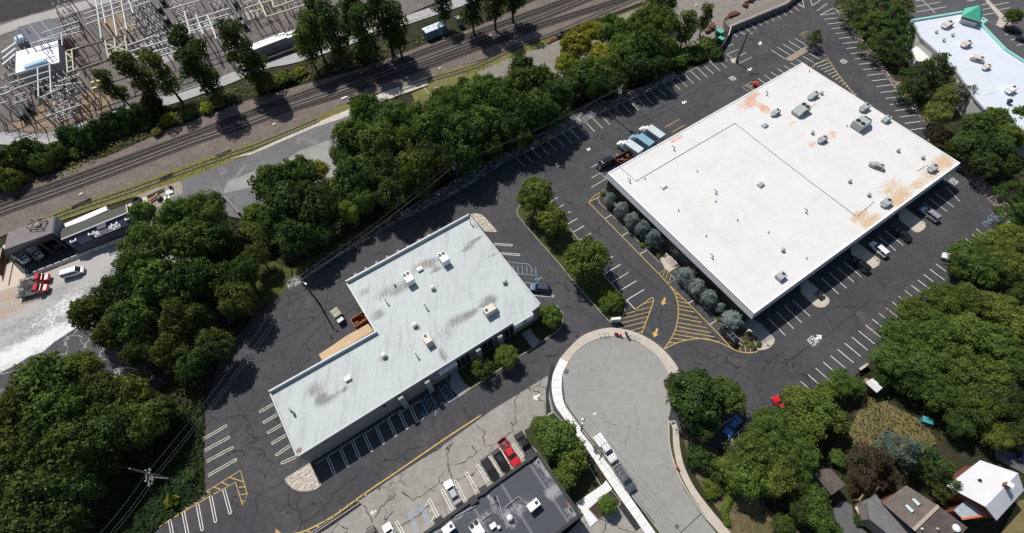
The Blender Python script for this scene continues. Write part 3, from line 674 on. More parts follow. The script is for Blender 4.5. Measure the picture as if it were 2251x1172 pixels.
# cross-hatched box at the north corner and the red standpipe's box
ln('y', *z1((140, 872), (345, 740), (480, 960), (650, 1172), (720, 1260)), w=0.2)
for i in range(13):
    t = i / 12; a = (165 + t * 560, 850 + t * 390); b = (355 + t * 330, 770 + t * 440)
    mk['c'].strip(ats(z1((a[0], a[1] - 18), b)), 0.16, ZM - 0.004)
z5 = Z(1560, 150, 5.86)
ln('y', *z5((500, 305), (420, 245), (540, 175), (620, 235)), w=0.15)
for i in range(5): ln('c', *z5((455 + i * 22, 270 + (4 - i) * -18 + 20), (560 + i * 18, 275 - (4 - i) * 14 + 10)), w=0.1, z=ZM - 0.004)
z6 = Z(1540, 20, 5.86)
ln('y', *z6((1360, 380), (1280, 325), (1350, 290), (1400, 295)), w=0.15); ln('y', *z6((1310, 322), (1370, 310)), w=0.1)
for a, b in (((950, 235), (1135, 130)), ((1035, 300), (1215, 200))): ln('y', *Z(1300, 240, 5.86)(a, b), w=0.16)
ln('c', *Z(1300, 240, 5.86)((0, 750), (110, 690)))
ln('c', *Z(1300, 240, 5.86)((0, 888), (110, 825), (190, 895), (0, 1010)))
ln('y', *Z(1300, 240, 5.86)((325, 575), (355, 610)), w=0.2)
# stalls by the grey-roofed building
z7 = Z(560, 780, 2.99)
tips = [(525, 785), (612, 735), (690, 682), (770, 635), (848, 585), (928, 535), (1003, 488), (1070, 445)]
bases = [(475, 665), (560, 610), (640, 560), (715, 512), (795, 465), (875, 415), (945, 365), (1020, 335)]
hairs('w', z7(*bases), z7(*tips))
for a, b in (((1080, 285), (1140, 388)), ((1140, 240), (1200, 350)), ((1208, 210), (1272, 310)), ((1250, 192), (1312, 280))): ln('b', *z7(a, b), w=0.12)
for i in range(5): ln('b', *z7((1098 + i * 22, 320 + i * 22 - 8), (1135 + i * 14, 262 + i * 26)), w=0.1)
for i in range(4): ln('b', *z7((1225 + i * 16, 240 + i * 24), (1252 + i * 12, 205 + i * 22)), w=0.1)
ln('b', *z7((1272, 315), (1335, 275)), w=0.15)
zn = Z(560, 390, 2.93)
for q in ((645, 628), (713, 590), (783, 553), (850, 518), (920, 480), (985, 445), (1052, 410), (1117, 378), (1183, 340), (1247, 303)): k_ = zn((q[0], q[1] - 10))[0]; hair('c', (k_[0] + 12, k_[1] + 22), k_)
z8 = Z(560, 820, 5.86)
hairs('c', z8((235, 400), (290, 535), (345, 665), (400, 800), (460, 935), (530, 1080)), z8((60, 505), (110, 640), (165, 775), (220, 912), (272, 1060), (340, 1165)))
z9 = Z(0, 780, 2.99)
hairs('c', z9((1335, 555), (1345, 630), (1357, 703), (1365, 795)), z9((1490, 465), (1510, 540), (1532, 607), (1555, 687)))
hairs('w', z9((1470, 880), (1385, 930), (1298, 985), (1205, 1035), (1115, 1090)), z9((1515, 1045), (1418, 1100), (1330, 1155), (1240, 1215), (1150, 1270)))
mk['y'].strip(ats(z9((1350, 902), (1580, 760), (1625, 915), (1595, 990), (1548, 838), (1388, 925))), 0.15, ZM, closed=True)
for a, b in (((1402, 868), (1450, 885)), ((1455, 838), (1502, 858)), ((1508, 805), (1600, 835)), ((1570, 870), (1612, 868)), ((1580, 920), (1622, 912)), ((1585, 960), (1612, 962))): ln('y', *z9(a, b), w=0.15, z=ZM - 0.004)
ln('y', *Z(200, 980, 6.103)((1640, 650), (1440, 770), (1300, 850), (1200, 910), (1030, 1012), (900, 1100)), w=0.15)
for a, b in (((1530, 612), (1600, 630)), ((1490, 695), (1540, 710)), ((1375, 765), (1430, 770)), ((1255, 830), (1310, 840)), ((1165, 905), (1210, 915))): ln('y', *Z(200, 980, 6.103)(a, b), w=0.14)
mk['y'].strip(smooth_path(ats([(1057, 913), (973, 968), (880, 1032), (800, 1086), (740, 1130), (690, 1158), (655, 1172), (620, 1174), (606, 1163)]), 4), 0.24, ZM)
ln('y', (606, 1163), (610, 1200), (640, 1230), w=0.2)
for a, b in (((1430, 655), (1500, 660)), ((1340, 730), (1385, 740)), ((1240, 790), (1285, 800)), ((1140, 858), (1165, 866)), ((1040, 935), (1070, 944)), ((930, 1005), (955, 1015)), ((830, 1080), (860, 1088)), ((690, 1145), (750, 1155))): ln('y', *Z(560, 980, 6.103)(a, b), w=0.2)
za = Z(760, 980, 6.103)
hairs('w', za((1760, 620), (1600, 745), (1430, 860), (1250, 980), (830, 1290)), za((1615, 355), (1465, 470), (1290, 585), (1115, 710), (680, 1015)))
hairs('b', za((960, 1172), (1130, 1060)), za((860, 890), (1000, 795)))
ln('w', *za((1055, 830), (1110, 740)), w=.1); ln('w', *za((1130, 1050), (1190, 930)), w=.1); ln('w', *za((1125, 890), (1170, 820)), w=.1)
ln('y', *za((1140, 1052), (1250, 985)), w=.12)
zb = Z(1000, 980, 6.103)
hairs('w', zb((440, 480), (600, 390), (730, 290), (910, 165)), zb((300, 255), (455, 150), (600, 40), (770, -25)))
zc = Z(960, 440, 5.86)
hairs('w', zc((740, 565), (820, 685)), zc((975, 582), (1072, 706)))
mk['b'].strip(ats(zc((915, 795), (1180, 825), (1290, 970), (1030, 945))), 0.14, ZM, closed=True)
for i in range(6): ln('b', *zc((985 + i * 58, 835 + i * 5 - 20 * 0), (960 + i * 58 + 30, 935 + i * 3)), w=0.1)
ln('b', *zc((1130, 1060), (1390, 1085), (1410, 1110)), w=0.13); hair('w', Z(960, 600, 5.86)((1230, 278))[0], Z(960, 600, 5.86)((1508, 300))[0])
# blue bays lower right
ln('b', *Z(1951, 400, 5.86)((1280, 575), (1215, 535), (1275, 498), (1360, 560)), w=0.13); ln('b', *Z(1951, 400, 5.86)((1390, 372), (1325, 430), (1480, 525), (1540, 535)), w=0.13)
for a, b in (((1375, 395), (1420, 410)), ((1370, 440), (1465, 450)), ((1430, 490), (1500, 495)), ((1250, 520), (1300, 535))): ln('b', *Z(1951, 400, 5.86)(a, b), w=0.1)
ln('b', *Z(1640, 820, 5.86)((0, 668), (45, 638), (145, 755)), w=0.13); ln('w', *Z(1640, 820, 5.86)((0, 705), (100, 820)), w=0.1); ln('w', *Z(1640, 820, 5.86)((150, 545), (262, 665)), w=0.14)
zd = Z(1120, 780, 2.99)
for a, b in (((1365, 490), (1480, 400)), ((1425, 568), (1550, 470)), ((1470, 605), (1460, 545)), ((1505, 610), (1505, 510)), ((1545, 565), (1548, 480))): ln('w', *zd(a, b), w=0.12)
# the lot beyond, top right
ze = Z(1951, 0, 5.86)
for a, b in (((360, 85), (690, 25)), ((370, 155), (760, 88)), ((360, 15), (520, -15)), ((430, -20), (610, 165)), ((1210, 65), (1300, 45)), ((1225, 125), (1360, 95)), ((1220, 195), (1420, 160)), ((1370, 68), (1560, 32)), ((1440, 125), (1580, 98)), ((1510, 450), (1570, 440)), ((1585, 518), (1660, 500)), ((1660, 585), (1740, 570)), ((1020, 15), (1130, 0))): ln('w', *ze(a, b), w=0.18, z=0.0)
for i in range(5): ln('b', *ze((1310 + i * 35, 270 - i * 6), (1365 + i * 30, 318 - i * 10)), w=0.12, z=0.0)
# sealed and open cracks, and painted shadow lines of overhead wires, that run where the photo shows them
ck = MB(); cg = random.Random(11)
def crack(w, *px):  # jittered dark line, used for cracks and for painted wire shadows
    P = ats(px); pts = [P[0]]
    for a, b in zip(P[:-1], P[1:]):
        n = max(2, int((b - a).length / .7)); d = (b - a).normalized(); q = Vector((-d.y, d.x, 0))
        for k in range(1, n + 1): pts.append(a.lerp(b, k / n) + q * (cg.gauss(0, .13) if k < n else 0))
    for i in range(len(pts) - 1): ck.strip([pts[i], pts[i + 1]], w * cg.uniform(.5, 1.3), 0.017)
for f, L in ((Z(560, 980, 6.103), (((1660, 40), (1740, 200), (1830, 190)), ((1580, 310), (1700, 470), (1730, 510)), ((620, 640), (560, 800), (600, 950), (690, 1120)), ((655, 1030), (790, 950), (860, 870), (980, 800)), ((1010, 670), (1090, 620), (1230, 500), (1400, 400)), ((80, 290), (140, 440), (240, 210)), ((250, 740), (290, 840), (370, 970), (430, 900), (500, 905)), ((1100, 600), (1140, 740), (1200, 790)))),
             (Z(760, 980, 6.103), (((440, 40), (530, 200), (650, 200), (780, 130), (840, 40), (1050, 10)), ((780, 140), (830, 210)), ((1690, 0), (1750, 90), (1830, 50)), ((1750, 90), (1640, 160), (1560, 230), (1470, 250)), ((1310, 500), (1250, 490), (1110, 600), (1010, 680), (900, 740), (750, 620)), ((1250, 490), (1250, 430), (1310, 360)), ((240, 800), (340, 970), (370, 1060)), ((390, 960), (460, 830), (620, 710), (670, 640)), ((510, 1000), (590, 930), (660, 880)), ((700, 1080), (830, 1020), (980, 940), (1130, 800)), ((820, 240), (960, 200), (1150, 100), (1290, 10)))),
             (Z(1500, 620, 5.86), (((80, 780), (200, 910), (350, 990), (480, 960)), ((960, 960), (1120, 1040), (1210, 940), (1310, 910)), ((1210, 940), (1280, 1050)), ((1200, 1160), (1430, 980), (1590, 850)), ((540, 1040), (680, 1090), (770, 1110)), ((110, 900), (150, 1050), (290, 1060)), ((620, 900), (640, 980), (830, 960)))),
             (Z(1230, 120, 5.86), (((850, 890), (1130, 770), (1500, 600), (1758, 470)), ((920, 940), (1250, 790), (1758, 540)), ((1420, 690), (1540, 800), (1640, 880)), ((330, 1110), (600, 1010), (800, 950)))),
             (Z(1540, 20, 5.86), (((0, 1020), (230, 920), (560, 790), (800, 650), (1060, 560)), ((20, 1170), (330, 1010), (700, 860)))),
             (Z(1120, 390, 2.93), (((520, 340), (640, 400), (760, 560), (830, 600), (900, 690), (1000, 750)), ((990, 840), (960, 920), (990, 1010)), ((440, 260), (600, 380)), ((120, 130), (250, 300)), ((330, 560), (400, 640)))),
             (Z(560, 600, 5.86), (((280, 495), (500, 370), (650, 280)), ((300, 890), (620, 690), (840, 570)), ((350, 740), (560, 470), (680, 280)), ((450, 1170), (730, 820), (900, 640)))),  # the last pair are cast shadows of overhead wires, painted as dark lines
             (Z(1680, 390, 2.93), (((180, 1160), (400, 1020), (640, 830), (720, 750)), ((560, 640), (640, 740)), ((380, 850), (430, 950)))), (Z(0, 780, 2.99), (((1540, 300), (1600, 380)), ((1620, 420), (1674, 560)), ((1490, 610), (1600, 640), (1674, 600))))):
    for p in L: crack(.15, *f(*p))
struct('cracks_and_wire_shadows', ck, mat('crack_and_shadow_dark', (0.022, 0.022, 0.023), .9))
# arrows
def arrow(k, tail, head, wid=0.45, hw=1.1):
    T, Hd = at(*tail), at(*head); d = (Hd - T).normalized(); q = Vector((-d.y, d.x, 0)); L = (Hd - T).length; nk = Hd - d * L * 0.45
    mk[k].sheet([T - q * wid / 2, nk - q * wid / 2, nk - q * hw / 2, Hd, nk + q * hw / 2, nk + q * wid / 2, T + q * wid / 2], ZM)
arrow('y', z4((1002, 775))[0], z4((985, 825))[0], .5, 1.3); arrow('y', z4((952, 975))[0], z4((930, 1030))[0], .5, 1.4)
za2 = Z(1200, 640, 5.86)
zf = Z(1120, 0, 2.93)
for a, b in (((300, 1050), (312, 1085)), ((520, 955), (498, 970)), ((1138, 652), (1110, 668)), ((1560, 438), (1532, 458)), ((1618, 268), (1610, 290))): arrow('w', zf(a)[0], zf(b)[0], .6, 1.5)
arrow('w', Z(1680, 390, 2.93)((325, 1050))[0], Z(1680, 390, 2.93)((370, 1015))[0], .6, 1.5)
arrow('w', Z(980, 700, 5.86)((1210, 980))[0], Z(980, 700, 5.86)((1125, 1040))[0], .45, 1.6)
arrow('c', Z(560, 980, 6.103)((1630, 870))[0], Z(560, 980, 6.103)((1545, 915))[0], .45, 1.2)
# wheelchair signs painted in the blue bays
def wheelchair(px, ang):
    c = at(*px); ca, sa = math.cos(ang), math.sin(ang)
    f = lambda x, y: (c.x + x * ca - y * sa, c.y + x * sa + y * ca)
    mk['b'].strip([f(.42 * math.cos(t), .42 * math.sin(t)) for t in [k * math.pi / 6 for k in range(0, 10)]], .13, ZM)
    mk['b'].strip([f(-.1, .9), f(-.08, .2), f(.4, .2), f(.55, -.35), f(.75, -.3)], .13, ZM)
    mk['b'].sheet([f(-.1 + .14 * math.cos(t), 1.08 + .14 * math.sin(t)) for t in [k * math.pi / 4 for k in range(8)]], ZM)
for p, a in ((zc((1295, 1025))[0], R(-70)), (za((935, 860))[0], R(-60)), (Z(1951, 400, 5.86)((1320, 480))[0], R(120)), (Z(1640, 820, 5.86)((130, 620))[0], R(120)), (z7((1103, 402))[0], R(-60)), (z7((1235, 328))[0], R(-60))): wheelchair(p, a)
struct('white_markings', mk['w'], M_WHITE); struct('faded_markings', mk['c'], M_CREAM); struct('yellow_markings', mk['y'], M_YEL); struct('blue_markings', mk['b'], M_BLUE)
# worn stencilled words, kept as the blocks of bars they have become
def word_block(px, ang, w, h, rows_):
    c = at(*px); ca, sa = math.cos(ang), math.sin(ang); m = MB()
    f = lambda x, y: (c.x + x * ca - y * sa, c.y + x * sa + y * ca)
    for r, glyphs in enumerate(rows_):
        y0 = h / 2 - (r + 1) * h / len(rows_); hh = h / len(rows_) * .8; gw = w / len(glyphs)
        for i, gl in enumerate(glyphs):
            x0 = -w / 2 + i * gw; t = gw * .26
            G = {'O': [(0, 0), (.72, 0), (.72, 1), (0, 1), (0, 0)], 'N': [(0, 0), (0, 1), (.72, 0), (.72, 1)], 'E': [(.72, 0), (0, 0), (0, 1), (.72, 1)], 'W': [(0, 1), (.18, 0), (.36, .7), (.54, 0), (.72, 1)], 'A': [(0, 0), (.36, 1), (.72, 0)], 'Y': [(0, 1), (.36, .5), (.72, 1)], 'I': [(.36, 0), (.36, 1)]}[gl]
            m.strip([f(x0 + a * gw, y0 + b * hh) for a, b in G], t, ZM)
            if gl == 'E': m.strip([f(x0, y0 + .5 * hh), f(x0 + .6 * gw, y0 + .5 * hh)], t, ZM + .001)
            if gl == 'A': m.strip([f(x0 + .15 * gw, y0 + .35 * hh), f(x0 + .57 * gw, y0 + .35 * hh)], t, ZM + .001)
            if gl == 'Y': m.strip([f(x0 + .36 * gw, y0), f(x0 + .36 * gw, y0 + .5 * hh)], t, ZM + .001)
    struct('painted_words', m, M_WHITE)
word_block(Z(1500, 620, 5.86)((1690, 765))[0], R(-60), 2.0, 2.2, ['ONE', 'WAY'])
word_block(z1((560, 795))[0], R(-60), 2.0, 2.2, ['ONE', 'WAY'])
word_block(Z(1951, 280, 5.86)((860, 700))[0], R(-60), 2.0, 2.2, ['ONE', 'WAY'])
word_block(Z(1540, 20, 5.86)((415, 890))[0], R(30), 2.0, 2.0, ['ONE', 'WAY'])

# ---------------------------------------------------------------- railway
M_RAIL = mat('rail_steel', (0.13, 0.115, 0.105), 0.6, 0.3, 0.3)
M_RAILB = mat('polished_rail', (0.62, 0.61, 0.60), 0.4, 0.2, 0.1)
M_RAILSIDE = mat('rail_rust', (0.06, 0.042, 0.034), 0.9)
M_TIE = mat('tie_wood', (0.075, 0.065, 0.058), 0.95, 0.4, 1.5)
M_TIEPALE = mat('tie_pale', (0.20, 0.19, 0.17), 0.95, 0.35, 1.5)
M_BED = ground_mat('dark_ballast', (0.085, 0.072, 0.066), (0.11, 0.094, 0.085), (0.065, 0.056, 0.052), 0.5)
def track(px, label, tie=M_TIE, bed=True, z=0.0, tiegap=0.62, ballast=M_BED, railm=M_RAIL):
    P = smooth_path(ats(px), 6)
    L = [0]
    for a, b in zip(P[:-1], P[1:]): L.append(L[-1] + (b - a).length)
    def pt(s):
        i = max(0, min(len(L) - 2, next((k for k in range(len(L) - 1) if L[k + 1] >= s), len(L) - 2)))
        d = (P[i + 1] - P[i]); t = (s - L[i]) / max(1e-6, L[i + 1] - L[i]); d2 = d.normalized(); return P[i] + d * t, d2
    c0, _ = pt(L[-1] / 2)
    t = thing('railway_track', (c0.x, c0.y, 0), label, 'railway track', 'railway tracks')
    if bed:
        m = MB(); S = [pt(L[-1] * k / 80) for k in range(81)]
        m.loft([[Vector((c.x, c.y, 0)) + Vector((-d.y, d.x, 0)) * w + Vector((0, 0, h)) for w, h in ((1.9, -.04), (1.35, .12 + z), (-1.35, .12 + z), (-1.9, -.04))] for c, d in S], cap=False)
        m.build('ballast_bed', ballast, t)
    m = MB(); s = 0.3; k = 0
    while s < L[-1]:
        c, d = pt(s); a = math.atan2(d.y, d.x) + random.gauss(0, .02)
        m.box((c.x, c.y, .15 + z), (0.23, 2.5 + random.gauss(0, .05), 0.12), a); s += tiegap
    o = m.build('ties', tie, t); o['kind'] = 'stuff'
    for q in (-0.72, 0.72):
        S = [pt(L[-1] * k / 90) for k in range(91)]
        r = MB(); r.loft([[Vector((c.x, c.y, 0)) + Vector((-d.y, d.x, 0)) * (q + w) + Vector((0, 0, h + z)) for w, h in ((.06, .20), (.045, .37), (-.045, .37), (-.06, .20))] for c, d in S])
        n = len(r.f)
        for i in range(n): r.m[i] = 1
        for i in range(1, n - 2, 4): r.m[i] = 0
        r.build('rail', [railm, M_RAILSIDE], t)
track([(-200, 524), (0, 450), (130, 404), (259, 357), (380, 313), (502, 267), (643, 216), (757, 177), (848, 148), (930, 115), (1050, 72), (1183, 24), (1250, 0), (1420, -60)], 'northernmost railway track, partly in the shade of the substation trees', z=.02)
track([(-200, 541), (0, 467), (130, 421), (303, 357), (420, 313), (550, 270), (636, 236), (728, 206), (808, 178), (892, 147), (1050, 89), (1180, 42), (1285, 0), (1450, -66)], 'middle railway track with the brightest polished rails', railm=M_RAILB)
track([(640, 239), (700, 221), (760, 203), (846, 173), (930, 147), (1050, 104), (1120, 80), (1197, 53), (1350, 5), (1500, -45)], 'southern railway track that branches off the middle track', z=.01)
track([(880, 196), (960, 172), (1050, 144), (1135, 104), (1221, 73), (1350, 17), (1500, -46)], 'rusty railway siding with pale ties along the yellow weeds', M_TIEPALE, bed=False, z=-.12, tiegap=.8)
track([(70, 500), (150, 466), (300, 415), (450, 360), (550, 326), (640, 290), (700, 264)], 'overgrown railway siding sunk in the grass by the long dark shed', M_TIEPALE, bed=False, z=-.17, tiegap=1.3)
# ================================================================ BUILDINGS
M_WALLD = mat('dark_brick', (0.085, 0.075, 0.068), 0.9, 0.25, 0.8, fine=0.1)
M_WALLG = mat('grey_block', (0.30, 0.29, 0.275), 0.9, 0.12, 0.6, fine=0.06)
M_FASCIA = mat('grey_metal_fascia', (0.58, 0.585, 0.59), 0.5, 0.1, 1.0)
M_CAP = mat('white_coping', (0.84, 0.84, 0.83), 0.5)
M_CAPG = mat('grey_coping', (0.52, 0.55, 0.55), 0.5)
M_GLASS = mat('window_glass', (0.02, 0.025, 0.03), 0.06, spec=0.8)
M_FRAME = mat('window_frame', (0.45, 0.46, 0.47), 0.45)
M_DARK = mat('black_metal', (0.02, 0.02, 0.022), 0.5)
M_GREYM = mat('grey_metal', (0.40, 0.42, 0.42), 0.45, 0.1, 2.0)
M_MINT = mat('grey_green_metal', (0.42, 0.46, 0.44), 0.5, 0.1, 2.0)
M_WHITEM = mat('white_metal', (0.80, 0.80, 0.79), 0.45, 0.05, 2.0)
M_TANM = mat('tan_metal', (0.66, 0.60, 0.54), 0.5, 0.12, 2.0)
M_GALV = mat('galvanised', (0.62, 0.63, 0.63), 0.4, 0.15, 3.0, metal=0.4)

def parapet(m, pts, z0, h, w, sides, mi=0):
    """low upstand along chosen sides of a roof outline"""
    n = len(pts); q = [Vector((a[0], a[1])) for a in pts]
    if area(q) < 0: raise ValueError('outline must run counter-clockwise')
    inn = inset(q, w)
    for i in sides:
        j = (i + 1) % n
        m.prism([q[i], q[j], inn[j], inn[i]], z0, z0 + h, mi)
def wall_openings(parent, a, b, spec, out=0.06, name='window', glass=None, framem=None):
    """spec: (start along the wall, width, sill, head). A framed opening, its pane a sub-part."""
    a, b = Vector((a[0], a[1], 0)), Vector((b[0], b[1], 0)); d = (b - a).normalized(); nrm = Vector((d.y, -d.x, 0)); ang = math.atan2(d.y, d.x)
    for s, w, z0, z1 in spec:
        c = a + d * (s + w / 2) + nrm * (out / 2); c.z = (z0 + z1) / 2
        f = MB()
        for dx, dz, sx, sz in ((0, (z1 - z0) / 2 - .05, w, .1), (0, -(z1 - z0) / 2 + .05, w, .1), (-w / 2 + .05, 0, .1, z1 - z0 - .2), (w / 2 - .05, 0, .1, z1 - z0 - .2)):
            p = c + d * dx; p.z = c.z + dz; f.box(p, (sx, out * 2, sz), ang)
        k = int(w // 1.6)
        for i in range(1, k + 1):
            p = c + d * (-w / 2 + w * i / (k + 1)); f.box((p.x, p.y, c.z), (.07, out * 1.8, z1 - z0 - .2), ang)
        fo = f.build(name, framem or M_FRAME, parent)
        g = MB(); g.box(c, (w - .2, .05, z1 - z0 - .2), ang); g.build('pane', glass or M_GLASS, fo, local=False)
# build() offsets children by the parent's world position, so sub-parts land right

# ---------------- the big white-roofed building
ZW = 6.6
WA, WB, WC, WD = ats([(1335.2, 380.4), (1763.5, 137.7), (2111.4, 358.5), (1657.8, 690)], ZW)
wc = (WA + WB + WC + WD) / 4
white_b = thing('commercial_building', (wc.x, wc.y, 0), 'largest building, long rectangle with a glaring white roof and dark brick walls', 'building')
outl = [Vector((p.x, p.y)) for p in (WD, WC, WB, WA)]            # counter-clockwise
m = MB(); m.prism(inset(outl, 0.35), 0, ZW - 1.25, 0); m.build('wall', M_WALLD, white_b)
m = MB(); ins = inset(outl, .04); m2 = inset(outl, -0.42)
for i in range(4):
    j = (i + 1) % 4; t0, t1, b0, b1 = ins[i], ins[j], m2[i], m2[j]; w0, w1 = inset(outl, .4)[i], inset(outl, .4)[j]
    m.add([(b0.x, b0.y, ZW - 1.5), (b1.x, b1.y, ZW - 1.5), (t1.x, t1.y, ZW - .13), (t0.x, t0.y, ZW - .13), (w0.x, w0.y, ZW - 1.5), (w1.x, w1.y, ZW - 1.5)], [(0, 1, 2, 3), (1, 0, 4, 5)])
m.build('fascia', M_FASCIA, white_b)
wst = []
def s_(ch, px, ru, rv, k): wst.append((ch, at(px[0], px[1], ZW), (ru, rv), k))
for px, ru, rv, k in (((1652, 212), 3.6, 1.1, .62), ((1680, 238), 1.6, 2.2, .6), ((1648, 226), 5, 2, .42), ((1487, 304), 2.6, .8, .6), ((1580, 232), 2.2, .6, .5), ((1791, 229), 1.2, .5, .55), ((1697, 250), 1.2, .7, .5), ((1588, 334), .35, .3, .6), ((1830, 295), 2.5, 1.2, .4), ((1786, 317), 1.4, 1.2, .55), ((1815, 315), 2.2, .9, .42), ((1640, 470), .5, .5, .3), ((1966, 349), .5, .4, .5), ((1908, 365), .7, .4, .55), ((1870, 465), 1.5, .5, .55), ((1742, 270), 2, 1, .3), ((1455, 417), .7, .6, .45), ((1568, 476), .7, .4, .4)): s_(0, px, ru, rv, k)
for px, ru, rv, k in (((2075, 355), 4.6, 2.2, .55), ((2086, 362), 1.6, .9, .72), ((2050, 382), 4, 2.5, .4), ((2018, 405), 4, 1.6, .45), ((1975, 440), 3.6, 1.5, .66), ((1985, 425), 3, 2.2, .5), ((1960, 412), 5, 2.5, .38), ((1890, 474), 3.2, 1.5, .62), ((1910, 487), 3, 1.4, .66), ((1925, 478), 2.4, 1.2, .5), ((1790, 622), 2.4, .8, .25), ((1830, 580), 4, 1.5, .28), ((1760, 300), 3, 1.3, .15), ((1545, 445), 5, 2, .12)): s_(1, px, ru, rv, k)
M_WROOF = stained('white_roof', (0.725, 0.72, 0.705), [(0.64, 0.38, 0.27), (0.60, 0.43, 0.27)], 0.6, seam=(3.0, (0.685, 0.68, 0.665)), grime=(0.61, 0.58, 0.535))
ro = grid_sheet('roof', None, ZW - 0.10, [M_WROOF], 1.2, wst, parent=white_b, ground_pts=[Vector((p.x, p.y, 0)) for p in inset(outl, .3)])
m = MB(); inn = inset(outl, .32)
for i in range(4):
    j = (i + 1) % 4; m.prism([outl[i], outl[j], inn[j], inn[i]], ZW - .14, ZW + .03, 0, bottom=True)
m.build('coping', M_CAP, ro)
# shaded front: doors, ribbon windows, pale canopies over the entrances
fa = outl[0]; fb = outl[1]; LEN = (fb - fa).length
fi = inset(outl, 0.35)
spec = []
for k, s in enumerate((7, 24, 42, 60)): spec += [(s - 4.5, 6.5, 1.0, 3.6)]
wall_openings(white_b, fi[0], fi[1], spec)
wall_openings(white_b, fi[0], fi[1], [(15.0, 2.4, 0, 2.7), (33.4, 2.4, 0, 2.7), (51.0, 2.4, 0, 2.7), (1.2, 2.4, 0, 2.7)], name='door')
for k, s in enumerate((9.0, 27.5, 45.2, 62.0)):
    d = (fi[1] - fi[0]).normalized(); nrm = Vector((d.y, -d.x)); c = fi[0] + d * s + nrm * .25
    mm = MB(); mm.box((c.x, c.y, 3.95), (6.5, .5, .25), BANG, bevel=.05); mm.build('canopy', mat('canopy_metal', (0.42, 0.43, 0.45), .5), white_b)
ea, eb = inset(outl, .35)[3], inset(outl, .35)[0]
wall_openings(white_b, ea, eb, [(24.3, 2.2, 0.3, 2.9)], name='door')
# loading doors on the rear
ra, rb = fi[2], fi[3]
wall_openings(white_b, ra, rb, [(57, 3, .9, 4.4), (61.5, 3, .9, 4.4), (66, 3, .9, 4.4)], name='loading_door', glass=M_GREYM)

# ---------------- the grey-roofed L-shaped building
ZG = 7.0
GP = [(650.4, 1004.3), (988.2, 794.5), (1126.4, 708.5), (1131.5, 714.5), (1173, 689.5), (1169.5, 682.2), (1188.7, 667.4), (1031.7, 471), (758.8, 619.3), (824.5, 729.7), (589.9, 861)]
gpt = ats(GP, ZG)
gc = sum(gpt, Vector()) / len(gpt)
grey_b = thing('office_building', (gc.x, gc.y, 0), 'L-shaped building with a stained pale grey-green roof and grey block walls', 'building')
gout = [Vector((p.x, p.y)) for p in gpt]
main = [gout[0], gout[2], gout[5], gout[6], gout[7], gout[8], gout[9], gout[10]]
m = MB(); m.prism(inset([gout[0], gout[1], gout[2], gout[5], gout[6], gout[7], gout[8], gout[9], gout[10]], .12), 0, ZG - .55, 0, mside=0)
m.build('wall', M_WALLG, grey_b)
gs = []
def g_(ch, px, ru, rv, k): gs.append((ch, at(px[0], px[1], ZG), (ru, rv), k))
for px, ru, rv, k in (((945, 575), 3.2, 1.0, .62), ((957, 590), 1.6, .9, .8), ((925, 583), 4, 1.6, .45), ((880, 630), 5, 2.2, .42), ((850, 640), 4, 2, .35), ((1030, 688), 3, .7, .72), ((1020, 695), 5, 1.4, .5), ((1075, 660), 2.4, 1.8, .62), ((1065, 672), 1.0, .6, .8), ((1045, 525), 3.2, .7, .6), ((1028, 545), 3.0, .7, .5), ((1050, 492), 1.2, 1.6, .5), ((704, 874), 1.6, 1.2, .78), ((715, 880), 3.2, 1.1, .5), ((756, 852), 1.1, .5, .8), ((742, 858), 1.6, .6, .55), ((690, 855), 3.0, 2.0, .38), ((842, 786), 1.2, .9, .6), ((917, 718), 1.0, 1.2, .5), ((975, 780), .9, 2.5, .55), ((1000, 705), 3, 2.0, .4), ((830, 690), 2, 1.5, .5), ((1083, 560), 2, .6, .5), ((945, 755), 2, 2.2, .3), ((800, 640), 2.5, 1.5, .35), ((980, 730), 3, 3, .2)): g_(0, px, ru, rv, k)
g_(1, (653, 992), 1.1, .7, .8)
M_GROOF = stained('grey_roof', (0.50, 0.55, 0.54), [(0.15, 0.138, 0.128), (0.22, 0.11, 0.07)], 0.6, grime=(0.40, 0.43, 0.415), streak=(0.33, 0.345, 0.335), seam=(0.9, (0.44, 0.48, 0.47)))
ro = grid_sheet('roof', None, ZG - .5, [M_GROOF], 1.0, gs, parent=grey_b, ground_pts=[Vector((p.x, p.y, 0)) for p in gout], spread=1.7)
m = MB()
parapet(m, gout, ZG - .52, .9, .34, (7,), 0); parapet(m, gout, ZG - .52, .9, .34, (9,), 0); parapet(m, gout, ZG - .52, .34, .26, (8, 10, 6), 0)
parapet(m, gout, ZG - .52, .10, .22, (0, 1, 3), 0)
m.build('parapet', M_CAPG, ro)
m = MB()
fas = inset([gout[0], gout[1], gout[2], gout[5], gout[6], gout[7], gout[8], gout[9], gout[10]], .02); fas2 = inset([gout[0], gout[1], gout[2], gout[5], gout[6], gout[7], gout[8], gout[9], gout[10]], .30)
for i in range(len(fas)):
    j = (i + 1) % len(fas); m.prism([fas[i], fas[j], fas2[j], fas2[i]], ZG - .95, ZG - .53, 0, bottom=True)
m.build('fascia', M_CAPG, grey_b)
